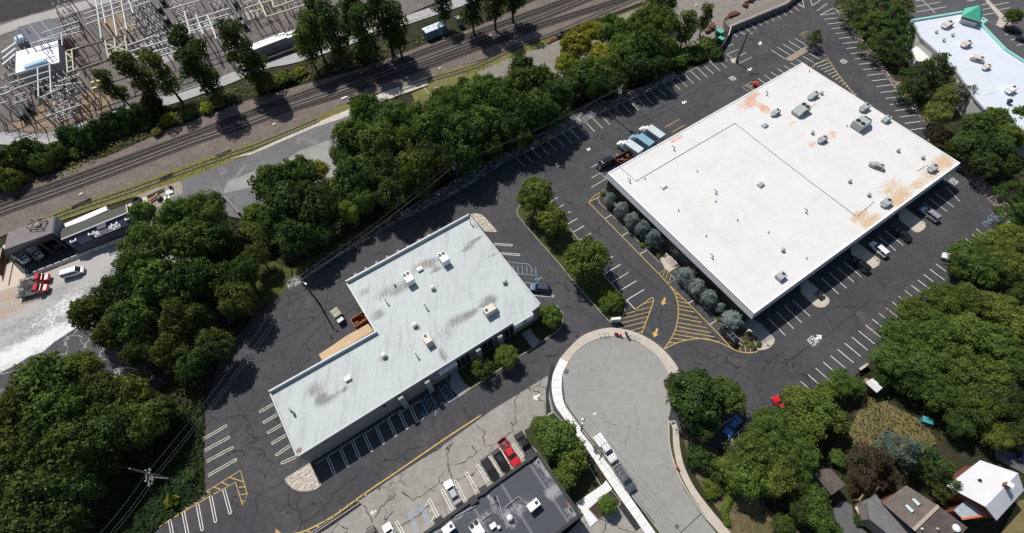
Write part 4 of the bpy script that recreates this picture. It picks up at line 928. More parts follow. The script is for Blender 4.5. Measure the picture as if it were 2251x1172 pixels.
# entrance block with a white fascia and its round emblem
ent = [gout[3], gout[4], gout[5], gout[2]]
m = MB(); m.prism([gout[3], gout[4], gout[5] + (gout[5] - gout[4]).normalized() * .5, gout[2] + (gout[2] - gout[3]).normalized() * .5], ZG - 2.3, ZG - .51, 0, bottom=True)
eb_ = m.build('entrance_fascia', M_WHITEM, grey_b)
d = (gout[4] - gout[3]).normalized(); nrm = Vector((d.y, -d.x)); c = gout[3].lerp(gout[4], .52) + nrm * .04
m = MB()
for k in range(20):
    t0, t1 = 2 * math.pi * k / 20, 2 * math.pi * (k + 1) / 20
    for r0, r1 in ((.38, .52), (0.0, .22)):
        P = lambda r, t: (c.x + d.x * r * 1.3 * math.cos(t), c.y + d.y * r * 1.3 * math.cos(t), ZG - 1.4 + r * math.sin(t))
        m.add([P(r0, t0), P(r1, t0), P(r1, t1), P(r0, t1)], [(0, 1, 2, 3)])
m.build('emblem', mat('emblem_grey', (.10, .12, .16), .6), eb_)
for s0 in (.28, .78):
    q = gout[3].lerp(gout[4], s0) + nrm * .03; m = MB(); m.bar((q.x, q.y, ZG - 2.2), (q.x, q.y, ZG - .6), .06); m.build('fascia_joint', M_FASCIA, eb_)
# dark recessed glazing along the front's right half, with pale piers
a0, b0 = gout[1], gout[2]; L2 = (b0 - a0).length
wall_openings(grey_b, inset(gout, .12)[1], inset(gout, .12)[2], [(1.0, 3.6, .3, 5.4), (6.2, 4.2, .3, 5.4), (12.0, 3.8, .3, 5.4)], glass=M_GLASS)
for px in ((1098, 738), (1050, 768), (938, 838), (880, 873)):
    p = at(px[0], px[1], ZG - 1.0); m = MB(); m.box((p.x + nrm.x * .3, p.y + nrm.y * .3, 3.2), (1.1, .5, 6.2), BANG, bevel=.04); m.build('pier', mat('pier_block', (0.34, 0.35, 0.36), .8, .1), grey_b)
# sign box over the second doorway
p = at(984, 808, 5.2); m = MB(); m.box((p.x, p.y, 5.0), (4.2, .9, 1.1), BANG, bevel=.05); sg = m.build('sign_box', M_WHITEM, grey_b)
m = MB()
for k in range(13):
    if k in (5, 9): continue
    o = -1.5 + k * .25; q = Vector((p.x, p.y)) + Vector((BU.x, BU.y)) * o - Vector((BV.x, BV.y)) * .47
    m.box((q.x, q.y, 5.05), (.15, .04, .38 if k % 3 else .3), BANG)
m.build('sign_lettering', M_DARK, sg)
for px in ((845, 893), (715, 971)):
    p = at(px[0], px[1], 5.2); m = MB(); m.box((p.x, p.y, 5.2), (.45, .35, .4), BANG, bevel=.06); m.build('wall_lamp', M_DARK, grey_b)
for px in ((1049, 494), (1084, 540), (1123, 586)):
    p = at(px[0], px[1], 6.0); m = MB(); m.box((p.x, p.y, 6.0), (.5, .5, .4), BANG + R(20), bevel=.06); m.bar((p.x, p.y, 6.0), (p.x - BU.x * .6, p.y - BU.y * .6, 6.1), .1); m.build('wall_lamp', M_DARK, grey_b)
m = MB(); p = ats(Z(560, 600, 5.86)((825, 1050), (1000, 935), (1180, 810), (1460, 655), (1530, 745), (870, 1130)), .9); m.prism(p, 0, .9, 0); m.build('loading_dock', mat('dock_concrete', (0.60, 0.44, 0.27), .85, .15, .5), grey_b)

# ---------------- dark-roofed building at the bottom
ZB = 5.5
bp = ats([(1150, 1290), (1280, 1134), (1182, 993), (850, 1228)], ZB)
bp[0] = bp[1] + (bp[3] - bp[2])
bout = [Vector((p.x, p.y)) for p in bp]
if area(bout) < 0: bout.reverse()
bc = sum(bout, Vector((0, 0))) / 4
dark_b = thing('flat_roofed_building', (bc.x, bc.y, 0), 'building at the bottom edge with a black felt roof and pale roof units', 'building')
m = MB(); m.prism(inset(bout, .1), 0, ZB - .3, 0); m.build('wall', mat('tan_block', (0.30, 0.27, 0.24), .9, .15, .8), dark_b)
ds = []
for px, ru, rv, k in (((1215, 1060), 2.5, .6, .55), ((1222, 1082), 1.8, .8, .75), ((1200, 1030), 1.2, 2.2, .5), ((1140, 1120), 2, 1.6, .4), ((1118, 1135), 1.2, 2.0, .5), ((1082, 1100), .5, 2.4, .45), ((1060, 1140), 3, 1, .35), ((960, 1160), 5, 1, .4), ((1255, 1128), 1, 1.5, .5), ((1190, 1012), 2, 1, .55), ((1160, 1110), 2, .5, .35), ((1010, 1130), 4, .8, .4)): ds.append((0, at(px[0], px[1], ZB), (ru, rv), k))
ds += [(1, at(1250, 1105, ZB), (.35, 1.2), .8), (1, at(1262, 1112, ZB), (.3, .8), .7)]
M_FELT = stained('black_felt', (0.062, 0.068, 0.086), [(0.30, 0.30, 0.30), (0.22, 0.11, 0.07)], .55, seam=(6.3, (0.16, 0.165, 0.175)))
ro = grid_sheet('roof', None, ZB - .25, [M_FELT], 1.0, ds, parent=dark_b, ground_pts=[Vector((p.x, p.y, 0)) for p in bout])
m = MB()
parapet(m, bout, ZB - .27, .55, .55, range(4), 0); m.build('parapet', mat('black_coping', (0.02, 0.02, 0.022), .6), ro)
for px in ((1163, 1006), (1064, 1077), (1040, 1100), (965, 1146)):
    p = at(px[0], px[1], ZB); m = MB(); m.box((p.x, p.y, ZB - .1), (1.5, 1.3, .95), BANG); m.build('parapet_pier', MATS['black_coping'], ro)
for pts in (((1000, 1136), (1046, 1112)), ((1058, 1145), (1080, 1128)), ((1110, 1115), (1140, 1092), (1158, 1108)), ((1092, 1090), (1115, 1162))):
    m = MB(); m.tube([at(x, y, ZB) for x, y in pts], .07, 6); m.build('roof_pipe', M_GREYM, ro)

# ---------------- white-roofed building top right with the green pyramid
ZT = 6.0
tp = ats([(2165, 240), (2300, 318), (2420, 240), (2214, 107.5), (2161, 53), (2173, 45), (2161, 37.5), (2115, 24), (2002, 43), (2024, 82), (2060, 114), (2101, 154), (2144, 217)], ZT)
tout = [Vector((p.x, p.y)) for p in tp]
if area(tout) < 0: tout.reverse()
tc = sum(tout, Vector((0, 0))) / len(tout)
shop_b = thing('store_building', (tc.x, tc.y, 0), 'store with a bluish white roof, green edge trim and a green pyramid tower', 'building')
m = MB(); m.prism(inset(tout, .25), 0, ZT - .5, 0); m.build('wall', mat('cream_wall', (0.62, 0.60, 0.56), .85, .1), shop_b)
ro = grid_sheet('roof', None, ZT - .45, [stained('pale_roof', (0.66, 0.70, 0.77), [(0.40, 0.40, 0.42)], .6)], 2.0, [(0, at(2095, 145, ZT), (3, .6), .4), (0, at(2120, 95, ZT), (3, .5), .3), (0, at(2180, 200, ZT), (4, 1), .4), (0, at(2065, 52, ZT), (2, .5), .3)], parent=shop_b, ground_pts=[Vector((p.x, p.y, 0)) for p in tout])
m = MB(); GT = [Vector((q.x, q.y)) for q in (at(2002, 43, ZT), at(2115, 24, ZT), at(2161, 37.5, ZT), at(2173, 45, ZT), at(2161, 53, ZT), at(2214, 107.5, ZT), at(2420, 240, ZT))]
gi = [i for i in range(len(tout)) if any((tout[i] - q).length < .1 for q in GT) and any((tout[(i + 1) % len(tout)] - q).length < .1 for q in GT)]
parapet(m, tout, ZT - .47, .5, .7, gi, 0); m.build('green_trim', mat('mint_trim', (0.30, 0.62, 0.56), .5), ro)
m = MB(); parapet(m, tout, ZT - .47, .35, .4, [i for i in range(len(tout)) if i not in gi], 0); m.build('edge_flashing', M_GREYM, ro)
p = at(2137, 34, 7.5); m = MB(); m.box((p.x, p.y, 6.2), (4.4, 4.4, 2.0), R(52)); tw = m.build('tower', mat('tower_grey', (.55, .57, .57), .7), shop_b)
m = MB(); m.box((p.x, p.y, 7.3), (4.7, 4.7, .7), R(52)); m.build('red_band', mat('brick_band', (.16, .05, .04), .8), tw)
m = MB(); c, s = math.cos(R(52)), math.sin(R(52)); q = [(p.x + x * c - y * s, p.y + x * s + y * c, 7.65) for x, y in ((-2.6, -2.6), (2.6, -2.6), (2.6, 2.6), (-2.6, 2.6))] + [(p.x, p.y, 10.8)]
m.add(q, [(0, 1, 4), (1, 2, 4), (2, 3, 4), (3, 0, 4), (3, 2, 1, 0)]); m.build('pyramid_roof', mat('green_copper', (0.10, 0.50, 0.36), .4), tw)
low = thing('low_annexe', at(2025, 118), 'small white awning-roofed annexe between the pines and the store', 'annexe')
m = MB(); m.prism(inset(ats([(2005, 108), (2030, 92), (2052, 120), (2038, 142), (2016, 132)], 3.2), .15) if area(ats([(2005, 108), (2030, 92), (2052, 120), (2038, 142), (2016, 132)], 3.2)) > 0 else ats([(2016, 132), (2038, 142), (2052, 120), (2030, 92), (2005, 108)], 3.2), 0, 3.0, 0); m.build('wall', MATS['cream_wall'], low)
m = MB(); m.prism(ats([(2005, 108), (2030, 92), (2052, 120), (2038, 142), (2016, 132)], 3.2), 3.0, [3.1, 3.6, 3.5, 2.9 + .15, 3.05], 0, bottom=True); m.build('roof', M_WHITEM, low)

# ---------------- gable helpers for houses
def gable(parent, ridge, eave_l, eave_r, mroof, mwall, zr, ze, name='roof', thick=.18):
    """ridge, eaves: pairs of photo positions taken at their own heights"""
    r = [at(*p, zr) for p in ridge]; l = [at(*p, ze) for p in eave_l]; rr_ = [at(*p, ze) for p in eave_r]
    m = MB(); dn = Vector((0, 0, -thick))
    for e, flip in ((l, False), (rr_, True)):
        q = [r[0], r[1], e[1], e[0]]
        nrm = (q[1] - q[0]).cross(q[3] - q[0])
        if nrm.z < 0: q = q[::-1]
        v = q + [x + dn for x in q]
        m.add(v, [(0, 1, 2, 3), (7, 6, 5, 4), (0, 4, 5, 1), (1, 5, 6, 2), (2, 6, 7, 3), (3, 7, 4, 0)])
    ro = m.build(name, mroof, parent)
    w = [Vector((x.x, x.y)) for x in (l[0], l[1], rr_[1], rr_[0])]
    if area(w) < 0: w.reverse()
    wi = inset(w, .35); m = MB(); m.prism(wi, 0, ze - .25, 0)
    c = Vector((0, 0))
    for k in (0, 1):
        # gable triangles
        a, b = l[k], rr_[k]; t = r[k]; mid = (r[1 - k] - r[k]).normalized() * .35
        m.add([(a.x + mid.x, a.y + mid.y, ze - .25), (b.x + mid.x, b.y + mid.y, ze - .25), (t.x + mid.x, t.y + mid.y, zr - .25)], [(0, 1, 2), (2, 1, 0)])
    m.build('wall', mwall, parent)
    return ro
M_SHINGB = mat('brown_shingle', (0.17, 0.135, 0.12), .9, .3, .7, fine=.25)
M_SHINGG = mat('grey_shingle', (0.185, 0.18, 0.18), .9, .2, .7, fine=.2)
M_SHINGW = mat('white_shingle', (0.66, 0.67, 0.69), .85, .08, .6, fine=.08)
M_BRICK = mat('red_brick', (0.24, 0.085, 0.055), .9, .3, 2.0)
h1 = thing('house', at(2030, 1150), 'house with a brown shingle roof and two skylights', 'house')
ro = gable(h1, [(2062.7, 1112), (2008, 1165)], [(1992, 1067), (1939, 1105)], [(2128, 1160), (2076, 1212)], M_SHINGB, M_BRICK, 6.6, 4.6)
m = MB(); m.bar(at(2062.7, 1112, 6.66), at(2008, 1165, 6.66), .5, .14); m.build('ridge_cap', mat('ridge_tan', (.42, .33, .26), .9), ro)
def on_plane(px, a, b, c):
    n = (b - a).cross(c - a); d = CM @ Vector((px[0] - PW / 2, -(px[1] - PH / 2), -FPX)); o = Vector((0, 0, CAMH))
    return o + d * ((a - o).dot(n) / d.dot(n))
pa, pb, pc = at(2062.7, 1112, 6.6), at(2008, 1165, 6.6), at(1992, 1067, 4.6)
for q in ([(2003, 1098), (2009, 1096), (2023, 1109), (2017, 1113)], [(1988, 1112), (1994, 1110), (2009, 1124), (2003, 1128)]):
    v = [on_plane(p, pa, pb, pc) for p in q]; cc = sum(v, Vector()) / 4; m = MB(); n = (pb - pa).cross(pc - pa).normalized(); n = n if n.z > 0 else -n
    big = [cc + (x - cc) * 1.25 + n * .05 for x in v]; m.add(big + [x + n * .12 for x in big], [(0, 1, 5, 4), (1, 2, 6, 5), (2, 3, 7, 6), (3, 0, 4, 7), (4, 5, 6, 7)]); so_ = m.build('skylight', M_DARK, ro)
    m = MB(); m.add([x + n * .19 for x in v], [(0, 1, 2, 3)]); m.build('pane', mat('sky_glass', (.48, .60, .56), .15), so_)
pc2 = at(2128, 1160, 4.6)
for px, r_, mm_ in (((2026, 1163), .22, M_GALV), ((2060, 1163), .22, mat('vent_green', (.35, .42, .2), .5)), ((2101, 1161), .6, M_WHITEM)):
    p = on_plane(px, pa, pb, pc2); m = MB(); m.lathe(p, [(r_ * 1.15, -.1), (r_ * 1.1, .18), (r_, .28), (r_ * .5, .36), (.02, .38)], 14); m.build('roof_vent', mm_, ro)
h1b = thing('house_wing', at(1940, 1145), 'grey shingle wing of the house, beside the curving driveway', 'house')
q = ats([(1925, 1086), (1903.5, 1103), (1911, 1142), (1949, 1172), (1990, 1206), (2044, 1204), (2005, 1168), (1940, 1108)], 4.2)
m = MB(); qo = q if area(q) > 0 else q[::-1]; m.prism(inset(qo, .3), 0, 4.0, 0); m.build('wall', MATS['garage_wall'] if 'garage_wall' in MATS else mat('garage_wall', (.25, .22, .2), .9), h1b)
m = MB(); m.prism(qo, 4.0, 4.25, 0, bottom=True); m.build('roof', M_SHINGG, h1b)
h2 = thing('house', at(2160, 1080), 'house with a white shingle roof and a red brick gable end', 'house')
ro = gable(h2, [(2166, 1114), (2238, 1040)], [(2081, 1068.5), (2155, 1012)], [(2191, 1144.5), (2251, 1078)], M_SHINGW, M_BRICK, 6.4, 4.6)
p = on_plane((2210, 1068), at(2166, 1114, 6.4), at(2238, 1040, 6.4), at(2081, 1068.5, 4.6)); m = MB(); m.box((p.x, p.y, p.z + .3), (.8, .8, 1.6), R(40)); ch = m.build('chimney', M_BRICK, ro)
m = MB(); m.box((p.x, p.y, p.z + 1.15), (.95, .95, .12), R(40)); m.build('chimney_cap', M_WHITEM, ch)
p = on_plane((2153, 1056), at(2166, 1114, 6.4), at(2238, 1040, 6.4), at(2081, 1068.5, 4.6)); m = MB(); m.lathe(p, [(.25, -.1), (.25, .3), (.12, .45)], 10); m.build('roof_vent', M_DARK, ro)
h2b = thing('porch', at(2140, 1120), 'pale ribbed porch roof with an orange edge below the white-roofed house', 'porch')
q = ats([(2122, 1101), (2156, 1117), (2176, 1130), (2116, 1140), (2098, 1122)], 3.6); qo = q if area(q) > 0 else q[::-1]
m = MB(); m.prism(inset(qo, .2), 0, 3.3, 0); m.build('wall', M_BRICK, h2b)
m = MB(); m.prism(qo, 3.3, 3.5, 0, bottom=True); ro = m.build('roof', mat('ribbed_pale', (.42, .47, .52), .6, .25, 1.5), h2b)
m = MB(); m.bar(at(2114, 1141, 3.62), at(2176, 1131, 3.62), .35, .2); m.build('gutter', mat('orange_gutter', (.55, .16, .07), .7), ro)
gar = thing('garage', at(1830, 1062), 'small brown-roofed garage under the cypress trees', 'garage')
gable(gar, [(1808, 1032), (1843, 1077)], [(1788, 1040), (1828, 1089)], [(1826, 1030), (1859, 1066)], M_SHINGB, mat('garage_wall', (.25, .22, .2), .9), 4.2, 3.0)
shed = thing('garden_shed', at(1922, 850), 'small brick shed with a white roof among the trees', 'shed')
gable(shed, [(1911, 835), (1936, 856)], [(1901, 840), (1927.5, 863.6)], [(1921, 830), (1944, 848)], M_WHITEM, M_BRICK, 3.1, 2.5)
m = MB(); p = at(1900, 843); m.box((p.x, p.y, .5), (1.6, 1.0, 1.0), R(40), bevel=.08); tag(m.build('firewood_box', mat('orange_wood', (.45, .22, .12), .9, .3)), 'orange-brown wooden box at the end of the brick shed', 'box')
bw = thing('brick_wall', at(1900, 808), 'short red brick wall at the edge of the parking stalls', 'wall')
m = MB(); m.bar(at(1890, 812, .6), at(1908, 800, .6), .4, 1.2); m.build('wall', M_BRICK, bw); m = MB(); m.bar(at(1889.5, 812.4, 1.25), at(1908.5, 799.6, 1.25), .5, .12); m.build('coping', M_CONC, bw)
bl = thing('garden_bin', at(2032, 927), 'teal lidded garden storage bin in the shade of the trees', 'bin')
m = MB(); p = at(2032, 927); m.box((p.x, p.y, .55), (1.7, 1.2, 1.1), R(-25), bevel=.08); m.build('body', mat('teal_plastic', (.04, .22, .24), .5), bl); m = MB(); m.box((p.x, p.y, 1.14), (1.8, 1.3, .1), R(-25), bevel=.04); m.build('lid', mat('teal_lid', (.07, .33, .35), .45), bl)

# ---------------- contractor's sheds, left
M_TARP = mat('old_shingle', (0.225, 0.205, 0.20), .9, .15, .5, fine=.12)
sa = thing('open_shed', at(70, 560), 'open-fronted shed with a brownish grey roof, white trucks parked inside', 'shed')
zs = 6.4
q = ats([(8.4, 549.5), (114.5, 512), (120, 474.4), (17.8, 510)], zs); qo = q if area(q) > 0 else q[::-1]
fl_ = ats([(8.4, 549.5), (114.5, 512)], zs); bk = ats([(17.8, 510), (120, 474.4)], zs)
inw = [p + BU * 0 for p in qo]
m = MB()
f0, f1, k0, k1 = fl_[0], fl_[1], bk[0], bk[1]
m.bar((k0.x, k0.y, 3.1), (k1.x, k1.y, 3.1), .25, 6.2)                       # back wall
m.bar((k1.x, k1.y, 3.1), (f1.x, f1.y, 3.1), .25, 6.2); m.bar((k0.x, k0.y, 3.1), (f0.x, f0.y, 3.1), .25, 6.2)
m.build('wall', mat('blue_grey_siding', (.20, .24, .29), .7, .15), sa)
fr0, fr1 = at(12.2, 564.5, 5.3), at(121, 522, 5.3)
m = MB(); dn = Vector((0, 0, -.25)); v = [f0, f1, k1, k0]; m.add(v + [x + dn for x in v], [(0, 1, 2, 3), (7, 6, 5, 4), (0, 4, 5, 1), (1, 5, 6, 2), (2, 6, 7, 3), (3, 7, 4, 0)]); ro = m.build('roof', M_TARP, sa)
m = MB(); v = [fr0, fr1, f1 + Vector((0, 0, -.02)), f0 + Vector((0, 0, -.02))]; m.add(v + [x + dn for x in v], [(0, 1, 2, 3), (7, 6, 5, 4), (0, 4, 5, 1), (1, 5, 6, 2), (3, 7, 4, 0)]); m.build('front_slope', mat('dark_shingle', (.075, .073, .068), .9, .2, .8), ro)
for t in (0.02, .36, .68, .98):
    p = fr0.lerp(fr1, t); m = MB(); m.bar((p.x, p.y, 0), (p.x, p.y, 5.1), .3); m.build('post', mat('shed_post', (.10, .09, .08), .9), sa)
m = MB(); c = at(82, 493, zs + .5)
for z in (zs + .2, zs + 1.3):
    for a, b in (((-1.7, -1.2), (1.7, -1.2)), ((1.7, -1.2), (1.7, 1.2)), ((1.7, 1.2), (-1.7, 1.2)), ((-1.7, 1.2), (-1.7, -1.2))):
        m.bar((c.x + a[0], c.y + a[1], z), (c.x + b[0], c.y + b[1], z), .14)
for x, y in ((-1.7, -1.2), (1.7, -1.2), (1.7, 1.2), (-1.7, 1.2), (0, -1.2), (0, 1.2)): m.bar((c.x + x, c.y + y, zs), (c.x + x, c.y + y, zs + 1.35), .14)
m.box((c.x, c.y, zs + .5), (1.2, .9, .5), .2); m.build('roof_cage', mat('cage_steel', (.30, .26, .22), .7), ro)
sb = thing('long_shed', at(215, 505), 'long dark shed with a charcoal roof, slate blue wall and small windows', 'shed')
RG0, RG1, BE0, BE1, FE0, FE1 = at(135, 527, 5.2), at(280.5, 468, 5.2), at(131, 504.5, 4.2), at(278, 450, 4.2), at(161, 544, 3.3), at(305, 486, 3.3)
def slab(parent, name, q, m_, th=.2):
    dn = Vector((0, 0, -th)); n = (q[1] - q[0]).cross(q[2] - q[0]); q = q if n.z > 0 else q[::-1]; m = MB(); m.add(q + [x + dn for x in q], [(0, 1, 2, 3), (7, 6, 5, 4), (0, 4, 5, 1), (1, 5, 6, 2), (2, 6, 7, 3), (3, 7, 4, 0)]); return m.build(name, m_, parent)
ro = slab(sb, 'back_slope', [BE0, BE1, RG1, RG0], mat('charcoal_roof', (.075, .075, .066), .85, .2, .6))
ro2 = slab(sb, 'front_slope', [RG0, RG1, FE1, FE0], mat('slate_roof2', (.07, .08, .125), .7, .15, 1.0))
m = MB(); m.bar(RG0 + Vector((0, 0, .05)), RG1 + Vector((0, 0, .05)), .3, .15); m.bar(RG1, BE1, .25, .2); m.bar(RG1, FE1, .25, .2); m.build('flashing', mat('flashing', (.5, .5, .48), .5), ro)
for a, b, z0 in ((BE0, BE1, 4.0), (FE0, FE1, 3.1)): m = MB(); m.bar((a.x, a.y, z0 / 2), (b.x, b.y, z0 / 2), .25, z0); m.build('wall', mat('slate_siding', (.06, .07, .10), .7, .12, 1.0), sb)
for a, b in ((BE0, FE0), (BE1, FE1)): m = MB(); m.bar((a.x, a.y, 1.6), (b.x, b.y, 1.6), .22, 3.2); m.build('end_wall', MATS['slate_siding'], sb)
for t in (.10, .37, .72, .93):
    c = RG0.lerp(RG1, t).lerp(FE0.lerp(FE1, t), .45); m = MB(); m.box(c + Vector((0, 0, .12)), (1.5, 1.1, .22), yaw((135, 527), (280, 468)), bevel=.04); k = m.build('skylight', M_WHITEM, ro2); m = MB(); m.box(c + Vector((0, 0, .24)), (.9, .6, .06), yaw((135, 527), (280, 468))); m.build('pane', M_GLASS, k)
d = (FE1 - FE0); d.z = 0; d.normalize(); nr = Vector((d.y, -d.x, 0)); nr = nr if nr.y < 0 else -nr; a = math.atan2(d.y, d.x); c = FE0.lerp(FE1, .55); o = c - nr * .6; z = 4.0
m = MB(); m.box((o.x, o.y, z), (6.2, 2.2, .15), a)
for s_0 in (-3, -1, 1, 3): p = o + d * s_0 + nr * 1.05; m.bar((p.x, p.y, z), (p.x, p.y, z + 1.1), .1)
for h in (.55, 1.1): p0, p1 = o - d * 3.05 + nr * 1.05, o + d * 3.05 + nr * 1.05; m.bar((p0.x, p0.y, z + h), (p1.x, p1.y, z + h), .1)
for k in range(4): p = o + d * (-2.2 + k * 1.5) + nr * .1; m.box((p.x, p.y, z + .2), (1.1, 1.3, .3), a)
m.build('roof_platform', mat('pale_steel', (.42, .43, .46), .5), sb)
m = MB(); p = RG0.lerp(RG1, .56).lerp(c, .4); m.box(p + Vector((0, 0, .3)), (2.2, 1.8, .9), a, bevel=.05); m.build('dormer', MATS['slate_siding'], ro2)
tr = thing('semi_trailer', at(190, 490), 'long white box trailer parked behind the dark shed', 'trailer')
q = ats([(145, 502), (236, 462), (233, 453), (141, 492)], 4.0); qo = q if area(q) > 0 else q[::-1]
m = MB(); m.prism(qo, 1.2, 4.0, 0, bottom=True); m.build('box', M_WHITEM, tr)
m = MB(); c = (q[0] + q[3]) / 2; c2 = (q[1] + q[2]) / 2; aa = math.atan2((c2 - c).y, (c2 - c).x)
for t in (.1, .17): p = c.lerp(c2, t); m.tube([(p.x - math.sin(aa) * -1.1, p.y - math.cos(aa) * 1.1, .5), (p.x + math.sin(aa) * -1.1, p.y + math.cos(aa) * 1.1, .5)], .5, 12)
m.build('wheels', M_DARK, tr)
# row of concrete barriers in front of the sheds
M_BARR = mat('barrier_concrete', (.62, .59, .53), .85, .2, .8)
br0 = None
for i in range(12):
    t0 = i / 12; p = (79 + (293 - 79) * (t0 + 1 / 24), 602 + (518 - 602) * (t0 + 1 / 24)); P = at(*p); ang = yaw((79, 602), (293, 518))
    if br0 is None:
        br0 = thing('concrete_barrier', (P.x, P.y, 0), 'pale concrete barrier in the straight row before the dark sheds', 'barrier', 'concrete barriers before the sheds', ang)
        ln_ = (at(293, 518) - at(79, 602)).length / 12 - .12; m = MB(); m.loft([[Vector((x, y, z)) for y, z in ((-.35, 0), (-.35, .25), (-.14, .9), (.14, .9), (.35, .25), (.35, 0))] for x in (-ln_ / 2, ln_ / 2)]); m.build('body', M_BARR, br0, local=True)
        m = MB(); m.box((0, 0, .93), (.5, .1, .12)); m.build('lifting_loop', M_DARK, br0, local=True)
    else:
        o = br0.copy(); COL.objects.link(o); o.location = (P.x, P.y, 0)
        for chd in br0.children: k = chd.copy(); COL.objects.link(k); k.parent = o
# rusty wall at the far left of the yard
rw = thing('rusty_fence', at(5, 590), 'rust brown fence panel at the left edge of the yard', 'fence')
m = MB(); m.bar(at(-8, 600, 1.5), at(4, 545, 1.5), .15, 3.0); m.build('panel', mat('rust', (.20, .085, .045), .9, .4, 1.0), rw); m = MB(); m.bar(at(-8.5, 600, 3.1), at(4, 545, 3.1), .3, .2); m.build('top_rail', mat('tan_rail', (.5, .36, .24), .8), rw)

# ---------------- retaining wall and bin enclosure, north edge of the big lot
rwl = thing('retaining_wall', at(1680, 40), 'long tan block retaining wall above the northern parking stalls', 'wall')
m = MB(); q = ats([(1603, 64), (1729, 12), (1800, -45), (1780, -55), (1715, -2), (1592, 50)], 1.6); m.prism(q, 0, 2.0, 0); m.build('wall', mat('retaining_block', (.24, .215, .19), .95, .25, 1.0, fine=.15), rwl)
m = MB(); m.prism(ats([(1603, 61), (1729, 9), (1800, -48), (1796, -51), (1726, 5), (1600, 57)], 2.0), 2.0, 2.15, 0); m.build('coping', mat('retaining_cap', (.33, .295, .26), .9, .2), rwl)
en = thing('bin_enclosure', at(1592, 92), 'grey fenced bin enclosure at the corner of the lot', 'enclosure')
m = MB(); E = [at(*p) for p in ((1590, 56), (1603, 70), (1597, 90), (1583, 112))]
for a, b in zip(E[:-1], E[1:]): m.bar((a.x, a.y, 1.0), (b.x, b.y, 1.0), .12, 2.0)
m.build('fence_panel', mat('fence_grey', (.20, .185, .17), .9, .3), en); m = MB(); m.bar((E[1].x, E[1].y, 2.05), (E[2].x, E[2].y, 2.05), .22, .12); m.build('top_rail', M_CAP, en)
def dumpster(px, ang, size, colm, label, lid=None, open_top=False, group=None):
    p = at(*px); t = thing('dumpster', (p.x, p.y, 0), label, 'dumpster', group, ang); L, Wd, Hh = size; m = MB()
    for y in (-Wd / 2, Wd / 2): m.box((0, y, Hh / 2 + .15), (L, .08, Hh))
    for x in (-L / 2, L / 2): m.box((x, 0, Hh / 2 + .15), (.08, Wd - .08, Hh))
    m.box((0, 0, .2), (L - .1, Wd - .1, .1))
    for k in range(4): x = -L / 2 + L * (k + .5) / 4; m.box((x, -Wd / 2 - .06, Hh / 2 + .15), (.1, .06, Hh)); m.box((x, Wd / 2 + .06, Hh / 2 + .15), (.1, .06, Hh))
    m.build('body', colm, t, local=True)
    m = MB()
    for y in (-Wd / 2, Wd / 2): m.box((0, y, Hh + .17), (L + .1, .14, .1))
    for x in (-L / 2, L / 2): m.box((x, 0, Hh + .17), (.14, Wd - .14, .1))
    m.build('rim', colm, t, local=True)
    if lid:
        for s in (-1, 1): m = MB(); m.box((s * L / 4, 0, Hh + .26), (L / 2 - .04, Wd + .05, .07), ry=0, bevel=.03); m.build('lid', lid, t, local=True)
    else:
        m = MB()
        for k in range(14): m.box((random.uniform(-L / 2 + .4, L / 2 - .4), random.uniform(-Wd / 2 + .3, Wd / 2 - .3), random.uniform(.5, Hh * .8)), (random.uniform(.3, .9), random.uniform(.2, .6), random.uniform(.1, .4)), random.uniform(0, 3), ry=random.uniform(-.4, .4))
        m.build('rubbish', mat('rubble', (.25, .13, .08), .95, .5, 3.0), t, local=True)
    return t
M_GREENP = mat('green_paint', (.02, .20, .12), .5); M_GREENL = mat('green_lid', (.10, .48, .34), .5)
dumpster((1580, 78), R(-55), (2.2, 1.6, 1.4), M_GREENP, 'green dumpster nearer the railway inside the fenced enclosure', M_GREENL)
dumpster((1583, 93), R(-55), (1.9, 1.4, 1.3), M_GREENP, 'smaller green dumpster nearer the stalls inside the fenced enclosure', M_GREENL)
dumpster((1370, 356), BANG, (5.0, 2.4, 1.9), mat('rusty_steel', (.13, .06, .04), .9, .4, 1.5), 'rusty brown open skip behind the white-roofed building', None)
dumpster((797, 706), R(35), (4.0, 2.2, 1.5), mat('orange_paint', (.42, .12, .03), .6, .3, 1.5), 'orange open skip beside the tan loading dock', None)
dumpster((744, 695), R(-52), (2.3, 1.7, 1.7), M_DARK, 'black dumpster with a tan lid on the grey building back lot', mat('tan_lid', (.36, .36, .26), .7))
dumpster((750, 706), R(-52), (1.9, 1.4, 1.2), mat('dark_grey_paint', (.05, .05, .055), .5), 'grey dumpster with a silvery lid on the grey building back lot', mat('silver_lid', (.52, .54, .58), .5))

